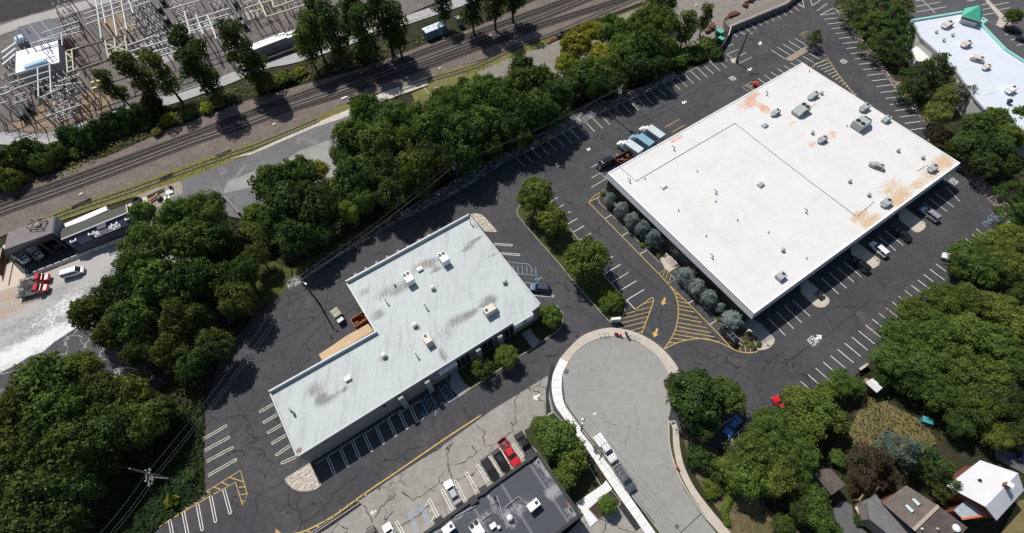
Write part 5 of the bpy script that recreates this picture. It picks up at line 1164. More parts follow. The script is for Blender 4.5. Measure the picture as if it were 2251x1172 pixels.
# ---------------- roof units
def vec_local(ang): return Vector((math.cos(ang), math.sin(ang), 0)), Vector((-math.sin(ang), math.cos(ang), 0))
def rtu(px, z, ang, size, m_body, label, fans=1, hood=True, fan_shift=0.0, slope=False):
    p = at(px[0], px[1], z + size[2] * .6); t = thing('rooftop_unit', (p.x, p.y, z), label, 'rooftop unit', None, ang); L, Wd, Hh = size
    m = MB(); m.box((0, 0, .12), (L * .9, Wd * .85, .24)); m.build('curb', M_GREYM, t, local=True)
    m = MB()
    if slope:
        rings = []
        for x, h0, h1 in ((-L / 2, .3, Hh * .55), (-L * .28, .25, Hh), (L * .5, .25, Hh), (L * .5 + .01, .3, Hh * .9)):
            rings.append([Vector((x, -Wd / 2, h0)), Vector((x, -Wd / 2, h1 - .06)), Vector((x, -Wd / 2 + .08, h1)), Vector((x, Wd / 2 - .08, h1)), Vector((x, Wd / 2, h1 - .06)), Vector((x, Wd / 2, h0))])
        m.loft(rings[:3])
    else: m.box((0, 0, .24 + (Hh - .24) / 2), (L, Wd, Hh - .24), bevel=.06)
    cab = m.build('cabinet', m_body, t, local=True)
    for k in range(fans):
        y = 0 if fans == 1 else (-Wd * .23 if k == 0 else Wd * .23); x = L * .27 + fan_shift
        m = MB(); m.lathe((x, y, Hh - .02), [(min(L, Wd) * .2, 0), (min(L, Wd) * .2, .14), (min(L, Wd) * .165, .14), (min(L, Wd) * .16, .05), (.05, .05)], 16); m.build('fan', M_DARK, t, local=True)
    m = MB()
    for k in range(5): m.box((-L * .1 + k * L * .1, -Wd / 2 - .012, Hh * .55), (L * .07, .03, Hh * .5))
    m.build('grille', M_DARK, t, local=True)
    if hood:
        m = MB(); x = -L / 2; m.add([(x, -Wd * .35, Hh * .85), (x, Wd * .35, Hh * .85), (x - .55, Wd * .35, Hh * .45), (x - .55, -Wd * .35, Hh * .45), (x, -Wd * .35, Hh * .4), (x, Wd * .35, Hh * .4)], [(0, 1, 2, 3), (0, 3, 4), (1, 5, 2), (3, 2, 5, 4)]); m.build('hood', m_body, t, local=True)
    return t
zw = Z(1680, 0, 2.93); rz_ = ZW - .08
rtu(zw((240, 705))[0], rz_, BANG, (4.6, 2.6, 1.7), M_MINT, 'large grey-green rooftop unit with a sloped end, middle of the white roof', 2, False, slope=True)
rtu(zw((630, 790))[0], rz_, BANG + math.pi, (4.6, 3.0, 2.0), M_MINT, 'largest grey-green rooftop unit with a dark louvre, near the northeast roof edge', 2, True, slope=True)
rtu(zw((318, 612))[0], rz_, BANG, (3.0, 1.5, 1.2), M_MINT, 'grey-green rooftop unit with small vents, nearest the hatched corner', 1, True, slope=True)
rtu(zw((75, 722))[0], rz_, BANG, (2.4, 1.4, 1.1), M_MINT, 'grey-green rooftop unit next to the orange stain', 1, True, slope=True)
rtu(zw((650, 690))[0], rz_, BANG, (2.6, 1.6, 1.3), M_GREYM, 'rooftop unit with a black intake at the northeast roof edge', 1, True)
rtu(zw((788, 766))[0], rz_, BANG, (2.3, 1.4, 1.2), M_MINT, 'small rooftop unit by the pipe bend on the northeast edge', 1, False, slope=True)
rtu(zw((378, 895))[0], rz_, BANG, (2.2, 1.5, 1.1), M_GREYM, 'grey rooftop unit with brown stains around it, centre of the white roof', 1, True)
rtu(zw((730, 1065))[0], rz_, R(-35), (3.0, 1.3, 1.2), M_GREYM, 'grey rooftop unit turned across the others, with a looped pipe', 1, True, slope=True)
rtu(zw((1088, 1080))[0], rz_, BANG, (2.2, 1.6, 1.1), M_GREYM, 'grey rooftop unit in the stained eastern corner of the white roof', 1, True)
rtu(Z(1680, 390, 2.93)((790, 160))[0], rz_, BANG, (2.2, 1.8, 1.1), M_GREYM, 'grey rooftop unit beside the rust stain along the front edge', 1, True)
rtu(Z(1680, 390, 2.93)((108, 635))[0], rz_, BANG, (2.1, 1.6, 1.1), M_MINT, 'pale rooftop unit alone near the southern corner of the white roof', 1, False)
zg = Z(560, 390, 2.93); gz = ZG - .48
rtu(zg((990, 652))[0], gz, R(122), (2.7, 1.9, 2.1), M_WHITEM, 'white two-fan rooftop unit left of the other one on the grey roof', 2, False)
rtu(zg((1217, 523))[0], gz, R(122), (2.7, 1.9, 2.1), M_WHITEM, 'white two-fan rooftop unit nearest the gravel corner on the grey roof', 2, False)
rtu(zg((1512, 855))[0], gz, R(210), (2.6, 1.7, 1.9), M_TANM, 'tan rooftop unit with a side box and dark stains on the grey roof', 1, True)
rtu(zg((1112, 1045))[0], gz, R(122), (2.2, 1.6, 1.8), M_TANM, 'tan rooftop unit with a dark open front on the grey roof', 1, True)
dz = ZB - .22
rtu((1173, 1111), dz, R(33), (2.3, 1.4, 1.5), M_WHITEM, 'cream rooftop unit casting a black shadow on the felt roof', 1, False)
rtu((1049, 1164), dz, R(123), (2.4, 2.0, 1.2), M_WHITEM, 'white two-fan rooftop unit at the bottom edge of the felt roof', 2, False, fan_shift=.3)
rtu((986, 1162), dz, R(33), (2.2, 1.4, 1.2), M_WHITEM, 'white single-fan rooftop unit behind the pipes on the felt roof', 1, False)
zt2 = Z(1951, 0, 5.86); tz = ZT - .4
for i, (p, ang, sz, lb) in enumerate((((775, 310), .5, (3.4, 2.0, 1.2), 'pale rooftop unit nearest the green pyramid on the store roof'), ((1020, 560), .4, (2.6, 1.8, 1.3), 'white rooftop unit with a dark intake in the middle of the store roof'), ((1165, 750), -.6, (3.0, 1.8, 1.2), 'cream rooftop unit turned diagonally on the store roof'), ((1280, 860), .4, (2.0, 1.4, 1.0), 'small rooftop unit next to the diagonal cream one'), ((1595, 1150), .5, (2.6, 1.8, 1.3), 'white rooftop unit on the southern part of the store roof'))):
    rtu(zt2(p)[0], tz, ang, sz, M_TANM if i != 4 else M_WHITEM, lb, 1, True)
def vent(kind, px, z, label, group, m_=None, s=1.0):
    p = at(px[0], px[1], z + .4 * s); t = None
    m = MB()
    if kind == 'dome': m.lathe((p.x, p.y, z), [(.28 * s, 0), (.28 * s, .5 * s), (.55 * s, .55 * s), (.58 * s, .75 * s), (.42 * s, 1.0 * s), (.2 * s, 1.12 * s), (.02, 1.15 * s)], 16)
    elif kind == 'mushroom': m.lathe((p.x, p.y, z), [(.22 * s, 0), (.22 * s, .55 * s), (.5 * s, .5 * s), (.5 * s, .62 * s), (.1 * s, .85 * s)], 12)
    elif kind == 'pipe': m.lathe((p.x, p.y, z), [(.2 * s, 0), (.13 * s, .1), (.13 * s, .6 * s)], 10)
    elif kind == 'goose': m.tube([Vector((p.x, p.y, z)), Vector((p.x, p.y, z + .7 * s)), Vector((p.x - .12, p.y + .15, z + .95 * s)), Vector((p.x - .35, p.y + .45, z + 1.0 * s)), Vector((p.x - .5, p.y + .75, z + .75 * s))], .15 * s, 8)
    elif kind == 'hatch': m.prism([Vector((p.x, p.y)) + Vector((BU.x, BU.y)) * a * s + Vector((BV.x, BV.y)) * b * s for a, b in ((-.75, -.6), (.75, -.6), (.75, .6), (-.75, .6))], z, z + .35); m.add([(p.x + (BU.x * a + BV.x * b) * s, p.y + (BU.y * a + BV.y * b) * s, z + h) for a, b, h in ((-.8, -.65, .34), (.8, -.65, .34), (.8, .65, .34), (-.8, .65, .34), (-.5, -.4, .55), (.5, -.4, .55), (.5, .4, .55), (-.5, .4, .55))], [(0, 1, 5, 4), (1, 2, 6, 5), (2, 3, 7, 6), (3, 0, 4, 7), (4, 5, 6, 7)])
    elif kind == 'box': m.box((p.x, p.y, z + .35 * s), (1.5 * s, 1.1 * s, .7 * s), BANG, bevel=.06)
    elif kind == 'tall': m.tube([(p.x, p.y, z), (p.x, p.y, z + 1.6 * s)], .14 * s, 8); m.lathe((p.x, p.y, z + 1.6 * s), [(.14, 0), (.26, .03), (.1, .22)], 10)
    o = m.build({'dome': 'roof_fan', 'mushroom': 'roof_vent', 'pipe': 'vent_pipe', 'goose': 'gooseneck_vent', 'hatch': 'roof_hatch', 'box': 'vent_box', 'tall': 'vent_stack'}[kind], m_ or M_GALV, smooth=False)
    return tag(o, label, {'dome': 'roof fan', 'mushroom': 'roof vent', 'pipe': 'vent pipe', 'goose': 'gooseneck vent', 'hatch': 'roof hatch', 'box': 'vent box', 'tall': 'vent stack'}[kind], group)
for p in ((1482.6, 328), (1385, 399), (1575, 424), (1567, 566), (1773.6, 466), (1687, 207)): vent('goose', p, rz_, 'small bent grey gooseneck pipe on the white roof', 'goosenecks on the white roof', M_GREYM)
for p in ((1974.5, 330), (2029, 345.5), (1910, 427.5), (1721, 549), (1868, 397.5), (1806, 204), (1786, 291)): vent('mushroom', p, rz_, 'small grey capped vent standing on the white roof', 'capped vents on the white roof', M_GREYM)
for p in ((1418, 391), (1533, 375), (1574, 441), (1492, 461), (1622, 482), (1553, 517), (1690, 509), (1774, 566), (1863, 275), (1780, 155)): vent('pipe', p, rz_, 'short grey pipe stub on the white roof', 'pipe stubs on the white roof', M_GREYM)
for p in ((1682, 274.6), (1459, 408), (1673, 405)): pass
vent('hatch', (1682, 274.6), rz_, 'square grey roof hatch near the corner of the conduit line', None, M_GREYM)
vent('hatch', (1459, 408), rz_, 'square white roof hatch towards the spruce side of the white roof', None, M_WHITEM)
vent('hatch', (1673, 405), rz_, 'square grey hatch in the middle of the white roof', None, M_GREYM)
for pts in ([(1362, 367), (1398, 398), (1500, 338), (1615.5, 271), (1705, 341), (1782, 400), (1881, 474)], [(1885, 474), (1922, 443)], [(2018, 375), (2042, 361)]):
    m = MB(); m.tube([at(x, y, ZW) for x, y in pts], .06, 5)
    for a, b in zip(pts[:-1], pts[1:]):
        n = max(2, int((at(*b) - at(*a)).length / 6))
        for k in range(n): q = at(a[0] + (b[0] - a[0]) * k / n, a[1] + (b[1] - a[1]) * k / n, ZW); m.box((q.x, q.y, ZW - .03), (.3, .2, .1), BANG)
    tag(m.build('roof_conduit', M_GREYM), {(1362, 367): 'long thin conduit running round the middle of the white roof', (1885, 474): 'short thin conduit leading to the unit by the rust stain', (2018, 375): 'short thin conduit by the eastern corner rooftop unit'}[pts[0]], 'conduit')
vent('dome', zg((1145, 712))[0], gz, 'white domed roof fan in the middle of the grey roof', None, M_WHITEM)
vent('dome', zg((1608, 672))[0], gz, 'domed roof fan by the eastern edge of the grey roof', None, M_GALV)
vent('dome', zg((1030, 952))[0], gz, 'white domed roof fan at the bend of the grey roof', None, M_WHITEM)
vent('dome', zg((832, 1148))[0], gz, 'white domed roof fan on the narrow arm of the grey roof', None, M_WHITEM)
vent('box', zg((1062, 590))[0], gz, 'white flat vent box between the two white rooftop units', None, M_WHITEM, .9)
vent('box', (764, 832), gz, 'white vent box beside the dark stain on the narrow roof arm', None, M_WHITEM, .9)
vent('tall', zg((845, 797))[0], gz, 'white capped stack on the western part of the grey roof', None, M_WHITEM)
vent('tall', zg((1100, 832))[0], gz, 'grey capped stack south of the central roof fan', None, M_GALV)
vent('tall', zg((1040, 1143))[0], gz, 'white capped stack near the front edge of the grey roof', None, M_WHITEM)
vent('tall', zg((1390, 292))[0], gz, 'white capped stack at the northern tip of the grey roof', None, M_WHITEM)
vent('goose', (643.6, 907), gz, 'bent grey gooseneck pipe at the western end of the grey roof', None, M_GREYM, 1.5)
vent('pipe', zg((900, 692))[0], gz, 'dark pipe stub left of the white rooftop unit', None, M_DARK, 1.2)
vent('dome', (1121, 1139), dz, 'white domed roof fan inside the torn patch of the felt roof', None, M_WHITEM)
vent('box', (1084, 1156), dz, 'white square vent box on the felt roof', None, M_WHITEM, .8)
vent('dome', (1097, 1160), dz, 'small white domed fan beside the square vent box', None, M_WHITEM, .6)
for p in ((1183, 1014), (1254, 1119), (1086, 1092), (1093, 1105)): vent('pipe', p, dz, 'small dark roof drain on the black felt roof', 'drains on the felt roof', M_DARK)
for p in ((630, 405), (840, 445), (725, 512)): vent('mushroom', zt2(p)[0], tz, 'small grey vent on the bluish white store roof', 'vents on the store roof', M_GREYM)
vent('dome', Z(1951, 150, 5.86)((1565, 435))[0], tz, 'dark domed fan on the store roof', None, M_DARK, 1.2)
# wheel stops
ws = None
bs = z7(*bases)
for i in range(9):
    a = bs[min(i, 7)]; b = (bs[i][0] - 14.5, bs[i][1] + 8.2) if i < 8 else (bs[7][0] + 13, bs[7][1] - 8)
    P = at(b[0] , b[1] + 3)
    if ws is None:
        ws = thing('wheel_stop', (P.x, P.y, 0), 'grey concrete wheel stop in the shaded stalls along the grey block wall', 'wheel stop', 'wheel stops along the wall', BANG)
        m = MB(); m.loft([[Vector((x, y, z)) for y, z in ((-.09, .02), (-.07, .14), (.07, .14), (.09, .02))] for x in (-.9, .9)]); m.build('body', M_CONC, ws, local=True)
    else:
        o = ws.copy(); COL.objects.link(o); o.location = (P.x, P.y, 0); k = ws.children[0].copy(); COL.objects.link(k); k.parent = o
# ================================================================ VEHICLES
M_TYRE = mat('tyre', (0.018, 0.018, 0.018), .9); M_RIM = mat('alloy', (.5, .5, .52), .35, metal=.7)
M_CARGL = mat('car_glass', (.012, .016, .02), .04, spec=.9)
M_LAMP = mat('lamp_glass', (.75, .75, .72), .1); M_TAIL = mat('tail_red', (.35, .02, .02), .2)
M_TRIM = mat('black_trim', (.02, .02, .02), .6)
def paint(name, col, metal=0.3): return mat('paint_' + name, col, .28, coat=.8, metal=metal)
def ring(x, hw, zb, zt, tw=None):
    """body cross-section: sill, flank, shoulder, deck"""
    tw = tw if tw is not None else hw * .86
    return [Vector((x, y, z)) for y, z in ((-hw * .92, zb), (-hw, zb + (zt - zb) * .35), (-hw * .97, zt - (zt - zb) * .22), (-tw, zt), (tw, zt), (hw * .97, zt - (zt - zb) * .22), (hw, zb + (zt - zb) * .35), (hw * .92, zb))]
SHAPES = {
 'sedan': dict(st=[(-2.38, .72, .48, .78), (-2.25, .84, .34, .94), (-1.5, .9, .26, .99), (0, .91, .24, .95), (1.0, .91, .24, .93), (1.85, .89, .27, .82), (2.25, .82, .33, .72), (2.38, .70, .45, .64)],
   gh=(-1.75, 1.05, -1.05, .35, .94, 1.40, .80, .62), wheels=(-1.38, 1.42), r=.33),
 'hatch': dict(st=[(-2.1, .74, .46, .84), (-2.0, .84, .34, 1.0), (-1.3, .89, .27, 1.0), (0, .89, .25, .96), (.9, .89, .25, .94), (1.7, .86, .28, .84), (2.05, .78, .35, .72), (2.15, .66, .46, .62)],
   gh=(-1.95, 1.05, -1.55, .3, .95, 1.46, .80, .62), wheels=(-1.3, 1.3), r=.33),
 'suv': dict(st=[(-2.4, .80, .52, .98), (-2.3, .90, .40, 1.12), (-1.5, .94, .34, 1.12), (0, .95, .32, 1.08), (1.0, .95, .32, 1.05), (1.9, .93, .34, .98), (2.28, .86, .4, .86), (2.4, .74, .5, .74)],
   gh=(-2.28, 1.15, -2.0, .45, 1.07, 1.70, .86, .70), wheels=(-1.42, 1.45), r=.38),
 'pickup': dict(st=[(-.75, .96, .42, 1.08), (0, .97, .42, 1.08), (1.0, .97, .42, 1.08), (1.5, .97, .42, 1.06), (2.5, .95, .44, 1.02), (2.85, .88, .5, .92), (2.95, .78, .6, .8)],
   gh=(-.68, 1.55, -.5, .75, 1.07, 1.78, .86, .70), wheels=(-1.75, 1.85), r=.42),
 'van': dict(st=[(-2.6, .92, .42, 1.1), (-2.5, .98, .36, 1.15), (0, .99, .34, 1.12), (1.4, .98, .34, 1.08), (2.2, .94, .36, .98), (2.5, .84, .45, .8)],
   gh=(-2.5, 1.9, -2.4, 1.15, 1.1, 1.95, .93, .82), wheels=(-1.6, 1.6), r=.36),
}
def wheel(parent, x, y, r, w=.22):
    m = MB(); n = 16; prof = [(r * .62, -w / 2), (r * .93, -w / 2), (r, -w * .32), (r, w * .32), (r * .93, w / 2), (r * .62, w / 2)]; vs = []; fs = []
    for rr, yy in prof:
        for k in range(n): t = 2 * math.pi * k / n; vs.append((x + rr * math.cos(t), y + yy, r + rr * math.sin(t)))
    for i in range(len(prof)):
        j = (i + 1) % len(prof)
        for k in range(n): fs.append((i * n + k, i * n + (k + 1) % n, j * n + (k + 1) % n, j * n + k))
    m.add(vs, fs); wo = m.build('wheel', M_TYRE, parent, local=True)
    m = MB(); s = 1 if y > 0 else -1; vs = [(x + r * .62 * math.cos(2 * math.pi * k / 10), y + s * w * .4, r + r * .62 * math.sin(2 * math.pi * k / 10)) for k in range(10)] + [(x, y + s * w * .3, r)]
    m.add(vs, [(k, (k + 1) % 10, 10) for k in range(10)]); m.build('rim', M_RIM, wo, local=True)
def vehicle(kind, px, head, pm, label, cat, name='parked_car', rails=False, open_roof=None, bedload=None, tonneau=None, scale=1.0, group=None):
    """px: photo position of the middle of the car on the ground; head: photo position the nose points at"""
    p = at(*px); h = at(*head); ang = math.atan2(h.y - p.y, h.x - p.x)
    t = thing(name, (p.x, p.y, .012), label, cat, group, ang); t.scale = (scale,) * 3
    S = SHAPES[kind]; m = MB(); m.loft([ring(x, hw, zb, zt) for x, hw, zb, zt in S['st']]); body = m.build('body', pm, t, local=True, smooth=False)
    b0, b1, t0, t1, zb, zt, hwb, hwt = S['gh']
    m = MB(); B = [(b0, -hwb * .93), (b0 + .12, -hwb), (b1 - .35, -hwb), (b1, -hwb * .8), (b1, hwb * .8), (b1 - .35, hwb), (b0 + .12, hwb), (b0, hwb * .93)]
    T = [(t0, -hwt * .93), (t0 + .1, -hwt), (t1 - .2, -hwt), (t1, -hwt * .85), (t1, hwt * .85), (t1 - .2, hwt), (t0 + .1, hwt), (t0, hwt * .93)]
    v = [(x, y, zb - .04) for x, y in B] + [(x, y, zt - .05) for x, y in T]
    m.add(v, [(i, (i + 1) % 8, 8 + (i + 1) % 8, 8 + i) for i in range(8)] + [tuple(range(8, 16))]); m.build('window', M_CARGL, t, local=True)
    # roof skin and pillars
    m = MB(); e = .03; T2 = [(x + (e if x > (t0 + t1) / 2 else -e), y * 1.04) for x, y in T]
    v = [(x, y, zt - .07) for x, y in T2] + [(x * 1.0, y * .97, zt - .02) for x, y in T] + [(x * .9 + (t0 + t1) * .05, y * .75, zt + .03) for x, y in T]
    m.add(v, [(i, (i + 1) % 8, 8 + (i + 1) % 8, 8 + i) for i in range(8)] + [(8 + i, 8 + (i + 1) % 8, 16 + (i + 1) % 8, 16 + i) for i in range(8)] + [tuple(range(16, 24))])
    roof = m.build('roof', open_roof or pm, t, local=True)
    m = MB()
    for s in (-1, 1):
        for (bx, by), (tx, ty) in (((b0 + .04, hwb * .98), (t0 + .03, hwt * .98)), ((b1 - .12, hwb * .93), (t1 - .05, hwt * .95)), (((b0 + b1) / 2 - .1, hwb + .01), ((t0 + t1) / 2 - .1, hwt + .01))):
            m.bar((bx, s * by, zb - .05), (tx, s * ty, zt - .05), .09, .06)
    m.build('pillars', pm, t, local=True)
    if rails:
        m = MB()
        for s in (-1, 1): m.bar((t0 + .15, s * hwt * .86, zt + .08), (t1 - .15, s * hwt * .86, zt + .08), .05)
        for x in ((t0 * .65 + t1 * .35), (t0 * .3 + t1 * .7)): m.bar((x, -hwt * .86, zt + .08), (x, hwt * .86, zt + .08), .05)
        m.build('roof_rails', M_GREYM, t, local=True)
    xb = S['st'][0][0]
    if kind == 'pickup':
        m = MB(); xb = -2.95
        for y in (-.92, .92): m.box(((-.75 + xb) / 2, y, .8), (2.2, .12, .66), bevel=.03)
        m.box((xb + .05, 0, .8), (.1, 1.72, .62), bevel=.03); m.box(((-.75 + xb) / 2, 0, .52), (2.2, 1.72, .12))
        m.build('bed', pm, t, local=True)
        if tonneau: m = MB(); m.box(((-.78 + xb) / 2, 0, 1.13), (2.16, 1.74, .06), bevel=.02); m.build('bed_cover', tonneau, t, local=True)
        else: m = MB(); m.box(((-.75 + xb) / 2, 0, .6), (2.0, 1.68, .04)); m.build('bed_liner', M_TRIM, t, local=True)
        if bedload: m = MB(); m.box((-1.6, .1, .78), (1.2, .35, .3), .4, bevel=.05); m.box((-1.9, .1, .95), (.4, .5, .2), .2, bevel=.05); m.build('load', bedload, t, local=True)
    xf = S['st'][-1][0]; zf = S['st'][-1][3]
    for s in (-1, 1):
        m = MB(); m.box((xf - .12, s * S['st'][-2][1] * .78, zf - .06), (.22, .34, .14), s * -.35, bevel=.03); m.build('headlight', M_LAMP, t, local=True)
        m = MB(); m.box((xb + .05, s * .68, .86), (.12, .26, .2), bevel=.03); m.build('tail_light', M_TAIL, t, local=True)
        m = MB(); m.box((b1 - .3, s * (hwb + .14), zb + .06), (.14, .22, .15), bevel=.04); m.build('mirror', pm, t, local=True)
    m = MB(); m.box((xf - .02, 0, .5), (.1, 1.3, .18), bevel=.03); m.box((xb + .0, 0, .5), (.1, 1.4, .16), bevel=.03); m.build('bumper', M_TRIM, t, local=True)
    for x in S['wheels']:
        for s in (-1, 1): wheel(t, x, s * (S['st'][2][1] - .1), S['r'])
    return t
P_BLACK = paint('black', (.010, .010, .012), .1); P_WHITE = paint('white', (.80, .80, .80), 0); P_SILVER = paint('silver', (.52, .54, .56), .5); P_RED = paint('red', (.55, .012, .02), .05)
P_BLUE = paint('blue', (.02, .19, .55), .2); P_NAVY = paint('navy', (.025, .045, .085), .4); P_GREY = paint('grey', (.16, .17, .19), .5)
zq = Z(1200, 860, 5.86)
vehicle('suv', (1187, 637), (1160, 634), P_NAVY, 'dark navy car in the angled bay next to the grey-roofed building', 'car')
vehicle('pickup', (1330, 987), (1352, 1019), P_WHITE, 'white pickup parked at the kerb behind the grey one', 'pickup truck', 'parked_pickup', tonneau=P_WHITE)
vehicle('suv', (1372, 1053), (1393, 1084), P_GREY, 'dark grey estate with roof rails at the kerb in front of the white pickup', 'car', rails=True, scale=1.08)
vehicle('pickup', (1120, 996), (1139, 1025), P_RED, 'red pickup with a load in its black bed', 'pickup truck', 'parked_pickup', bedload=mat('load_red', (.6, .03, .02), .5))
vehicle('sedan', (1102, 1014), (1118, 1040), P_BLACK, 'black car parked right beside the red pickup', 'car')
vehicle('suv', (1077, 1032), (1093, 1058), P_BLACK, 'black car parked next to the empty stall, second from the red pickup', 'car')
vehicle('sedan', (996, 1083), (981, 1054), P_SILVER, 'silver sedan alone between white stall lines by the felt-roofed building', 'car')
vehicle('sedan', (862, 1178), (848, 1150), P_WHITE, 'white car cut off by the bottom edge of the picture', 'car')
vehicle('sedan', (826, 1185), (812, 1158), P_BLACK, 'black car barely showing at the bottom edge beside the white one', 'car')
vehicle('pickup', (1153, 978), (1136, 950), P_BLACK, 'black pickup with an open bed next to the planted corner', 'pickup truck', 'parked_pickup')
vehicle('sedan', (1608, 938), (1594, 957), P_BLUE, 'bright blue car in a bay under the big roadside tree', 'car')
vehicle('suv', (1715, 897), (1701, 875), P_RED, 'red car mostly hidden by tree crowns, its front sticking out', 'car')
vehicle('suv', (2091, 573), (2070, 565), P_WHITE, 'white car whose nose peeps out from under the trees on the right', 'car')
z_ = Z(1760, 420, 5.86)
vehicle('suv', z_((1635, 320))[0], z_((1450, 180))[0], P_SILVER, 'silver wagon with pale roof panels in the shade of the white-roofed building', 'car', rails=True, scale=1.05)
vehicle('sedan', z_((1285, 570))[0], z_((1150, 460))[0], P_BLACK, 'black sedan in the building shade between two semicircular islands', 'car')
vehicle('suv', z_((985, 770))[0], z_((860, 660))[0], P_WHITE, 'white car half in sun at the front of the white-roofed building', 'car')
vehicle('suv', z_((745, 965))[0], z_((620, 860))[0], P_BLACK, 'black car in the building shade beside the middle semicircular island', 'car')
vehicle('suv', Z(1500, 620, 5.86)((585, 705))[0], Z(1500, 620, 5.86)((460, 560))[0], P_BLACK, 'black van-like car by the last blue spruce and the yellow hatching', 'car', rails=True)
vehicle('van', Z(1300, 240, 5.86)((170, 725))[0], Z(1300, 240, 5.86)((50, 790))[0], P_BLACK, 'black van behind the corner of the white-roofed building', 'van', 'parked_van')
vehicle('sedan', Z(1951, 0, 5.86)((1590, 400))[0], Z(1951, 0, 5.86)((1480, 370))[0], P_BLACK, 'black car by the tree island in the far upper right lot', 'car')
vehicle('sedan', Z(1951, 0, 5.86)((1740, 530))[0], Z(1951, 0, 5.86)((1630, 500))[0], P_BLACK, 'dark car at the right picture edge in the upper right lot', 'car')
vehicle('hatch', (2262, 1012), (2235, 1003), P_NAVY, 'dark car on the shaded drive by the white house', 'car')
def truck(px, head, cabm, boxm, label, boxl=5.2, cat='truck', name='box_truck', squiggle=False, kind='box'):
    p = at(*px); h = at(*head); ang = math.atan2(h.y - p.y, h.x - p.x); t = thing(name, (p.x, p.y, .01), label, cat, None, ang)
    x0 = -boxl + 1.0
    m = MB(); m.bar((x0, -.45, .75), (3.4, -.45, .75), .18); m.bar((x0, .45, .75), (3.4, .45, .75), .18)
    for x in (x0 + .5, -1, 1): m.bar((x, -.8, .75), (x, .8, .75), .15)
    m.build('chassis', M_TRIM, t, local=True)
    m = MB(); m.loft([ring(1.25, 1.05, .6, 2.0, .95), ring(1.5, 1.08, .6, 2.1, .95), ring(2.5, 1.08, .6, 1.9, .95), ring(2.6, 1.05, .6, 1.45, .9), ring(3.4, 1.0, .65, 1.3, .8), ring(3.6, .85, .75, 1.15, .7)]); cab = m.build('cab', cabm, t, local=True)
    m = MB(); m.loft([[Vector((x, y * w, z)) for y, z in ((-1, z0), (-.85, z1), (.85, z1), (1, z0))] for x, w, z0, z1 in ((1.3, .98, 1.5, 2.35), (2.0, .98, 1.5, 2.35), (2.75, .9, 1.42, 1.5))]); m.build('windscreen', M_CARGL, t, local=True)
    m = MB(); m.box((1.62, 0, 2.38), (.9, 1.75, .12), bevel=.05); m.build('cab_roof', cabm, t, local=True)
    if kind == 'box':
        m = MB(); m.box(((x0 + 1.05) / 2, 0, 2.15), (1.05 - x0, 2.4, 2.5), bevel=.05); b = m.build('cargo_box', boxm, t, local=True)
        if squiggle:
            for side in (-1, 1):
                m = MB(); rr = random.Random(3)
                x = x0 + .8
                while x < .3:
                    w = rr.uniform(.12, .3); hh = rr.uniform(.3, .6); m.box((x, side * 1.215, 2.35), (w * .6, .03, hh)); x += w + .06
                x = x0 + 1.5
                while x < -.2: w = rr.uniform(.08, .16); m.box((x, side * 1.215, 1.85), (w * .6, .03, .25)); x += w + .05
                m.build('side_lettering', M_DARK, b, local=True)
            m = MB()
            for k in range(4): m.box((x0 + .9 + k * 1.1, 0, 3.405), (.06, 2.3, .02))
            m.build('roof_ribs', M_GREYM, b, local=True)
    else:
        m = MB(); m.box(((x0 + 1.0) / 2, 0, .95), (1.0 - x0, 2.2, .14)); m.build('flatbed', M_TRIM, t, local=True)
        m = MB()
        for y in (-1.05, 1.05):
            m.bar((x0, y, 1.6), (1.0, y, 1.6), .1)
            for x in (x0 + .05, x0 + 1.2, x0 + 2.4, .9): m.bar((x, y, 1.0), (x, y, 1.6), .1)
        m.bar((.95, -1.05, 1.6), (.95, 1.05, 1.6), .1); m.bar((x0 + 1.0, -1.05, 1.6), (x0 + 1.0, 1.05, 1.6), .08); m.bar((x0, -1.05, 1.6), (x0 + .8, 1.05, 1.6), .06)
        m.build('rack', mat('rack_grey', (.2, .2, .2), .5, .3, 3), t, local=True)
        m = MB(); m.box((.3, .3, 1.25), (.9, .8, .5), bevel=.05); m.box((x0 + 1.2, -.3, 1.15), (.8, .6, .35), bevel=.05); m.build('toolbox', M_TRIM, t, local=True)
    for s in (-1, 1): m = MB(); m.box((3.5, s * .7, 1.0), (.15, .3, .2), bevel=.03); m.build('headlight', M_LAMP, t, local=True); m = MB(); m.box((2.3, s * 1.25, 1.75), (.12, .2, .4), bevel=.03); m.build('mirror', M_TRIM, t, local=True)
    for x in (x0 + 1.1, 2.6):
        for s in (-1, 1): wheel(t, x, s * .92, .46, .28 if x > 0 else .5)
    return t
zt3 = Z(1300, 240, 5.86)
truck(zt3((745, 360))[0], zt3((610, 262))[0], P_WHITE, mat('box_pale', (.60, .66, .72), .5, .2, 1.5), 'white box truck with faded lettering, the one farther from the black van', squiggle=True)
truck(zt3((620, 470))[0], zt3((500, 385))[0], mat('paint_steel_blue', (.20, .36, .46), .4), mat('box_blue', (.20, .36, .46), .45), 'steel blue box truck between the two white ones', boxl=4.8)
truck(zt3((465, 545))[0], zt3((335, 455))[0], P_WHITE, mat('box_pale2', (.64, .71, .76), .5, .25, 3.0), 'white box truck with lettering next to the rusty skip', squiggle=True)
zr = Z(0, 600, 5.86)
truck(zr((480, 130))[0], zr((680, 75))[0], P_RED, None, 'red flatbed truck nearest the concrete barriers', 4.2, 'truck', 'flatbed_truck', kind='flat')
truck(zr((462, 262))[0], zr((662, 212))[0], P_RED, None, 'red flatbed truck farther from the concrete barriers', 4.2, 'truck', 'flatbed_truck', kind='flat')
vehicle('van', (166, 602), (215, 588), P_WHITE, 'white van facing the trees beside the concrete barriers', 'van', 'parked_van')
zi = Z(0, 420, 5.327)
truck(zi((280, 770))[0], zi((345, 845))[0], P_WHITE, mat('box_shed', (.6, .63, .7), .5), 'white box truck on the left inside the open shed', 4.2)
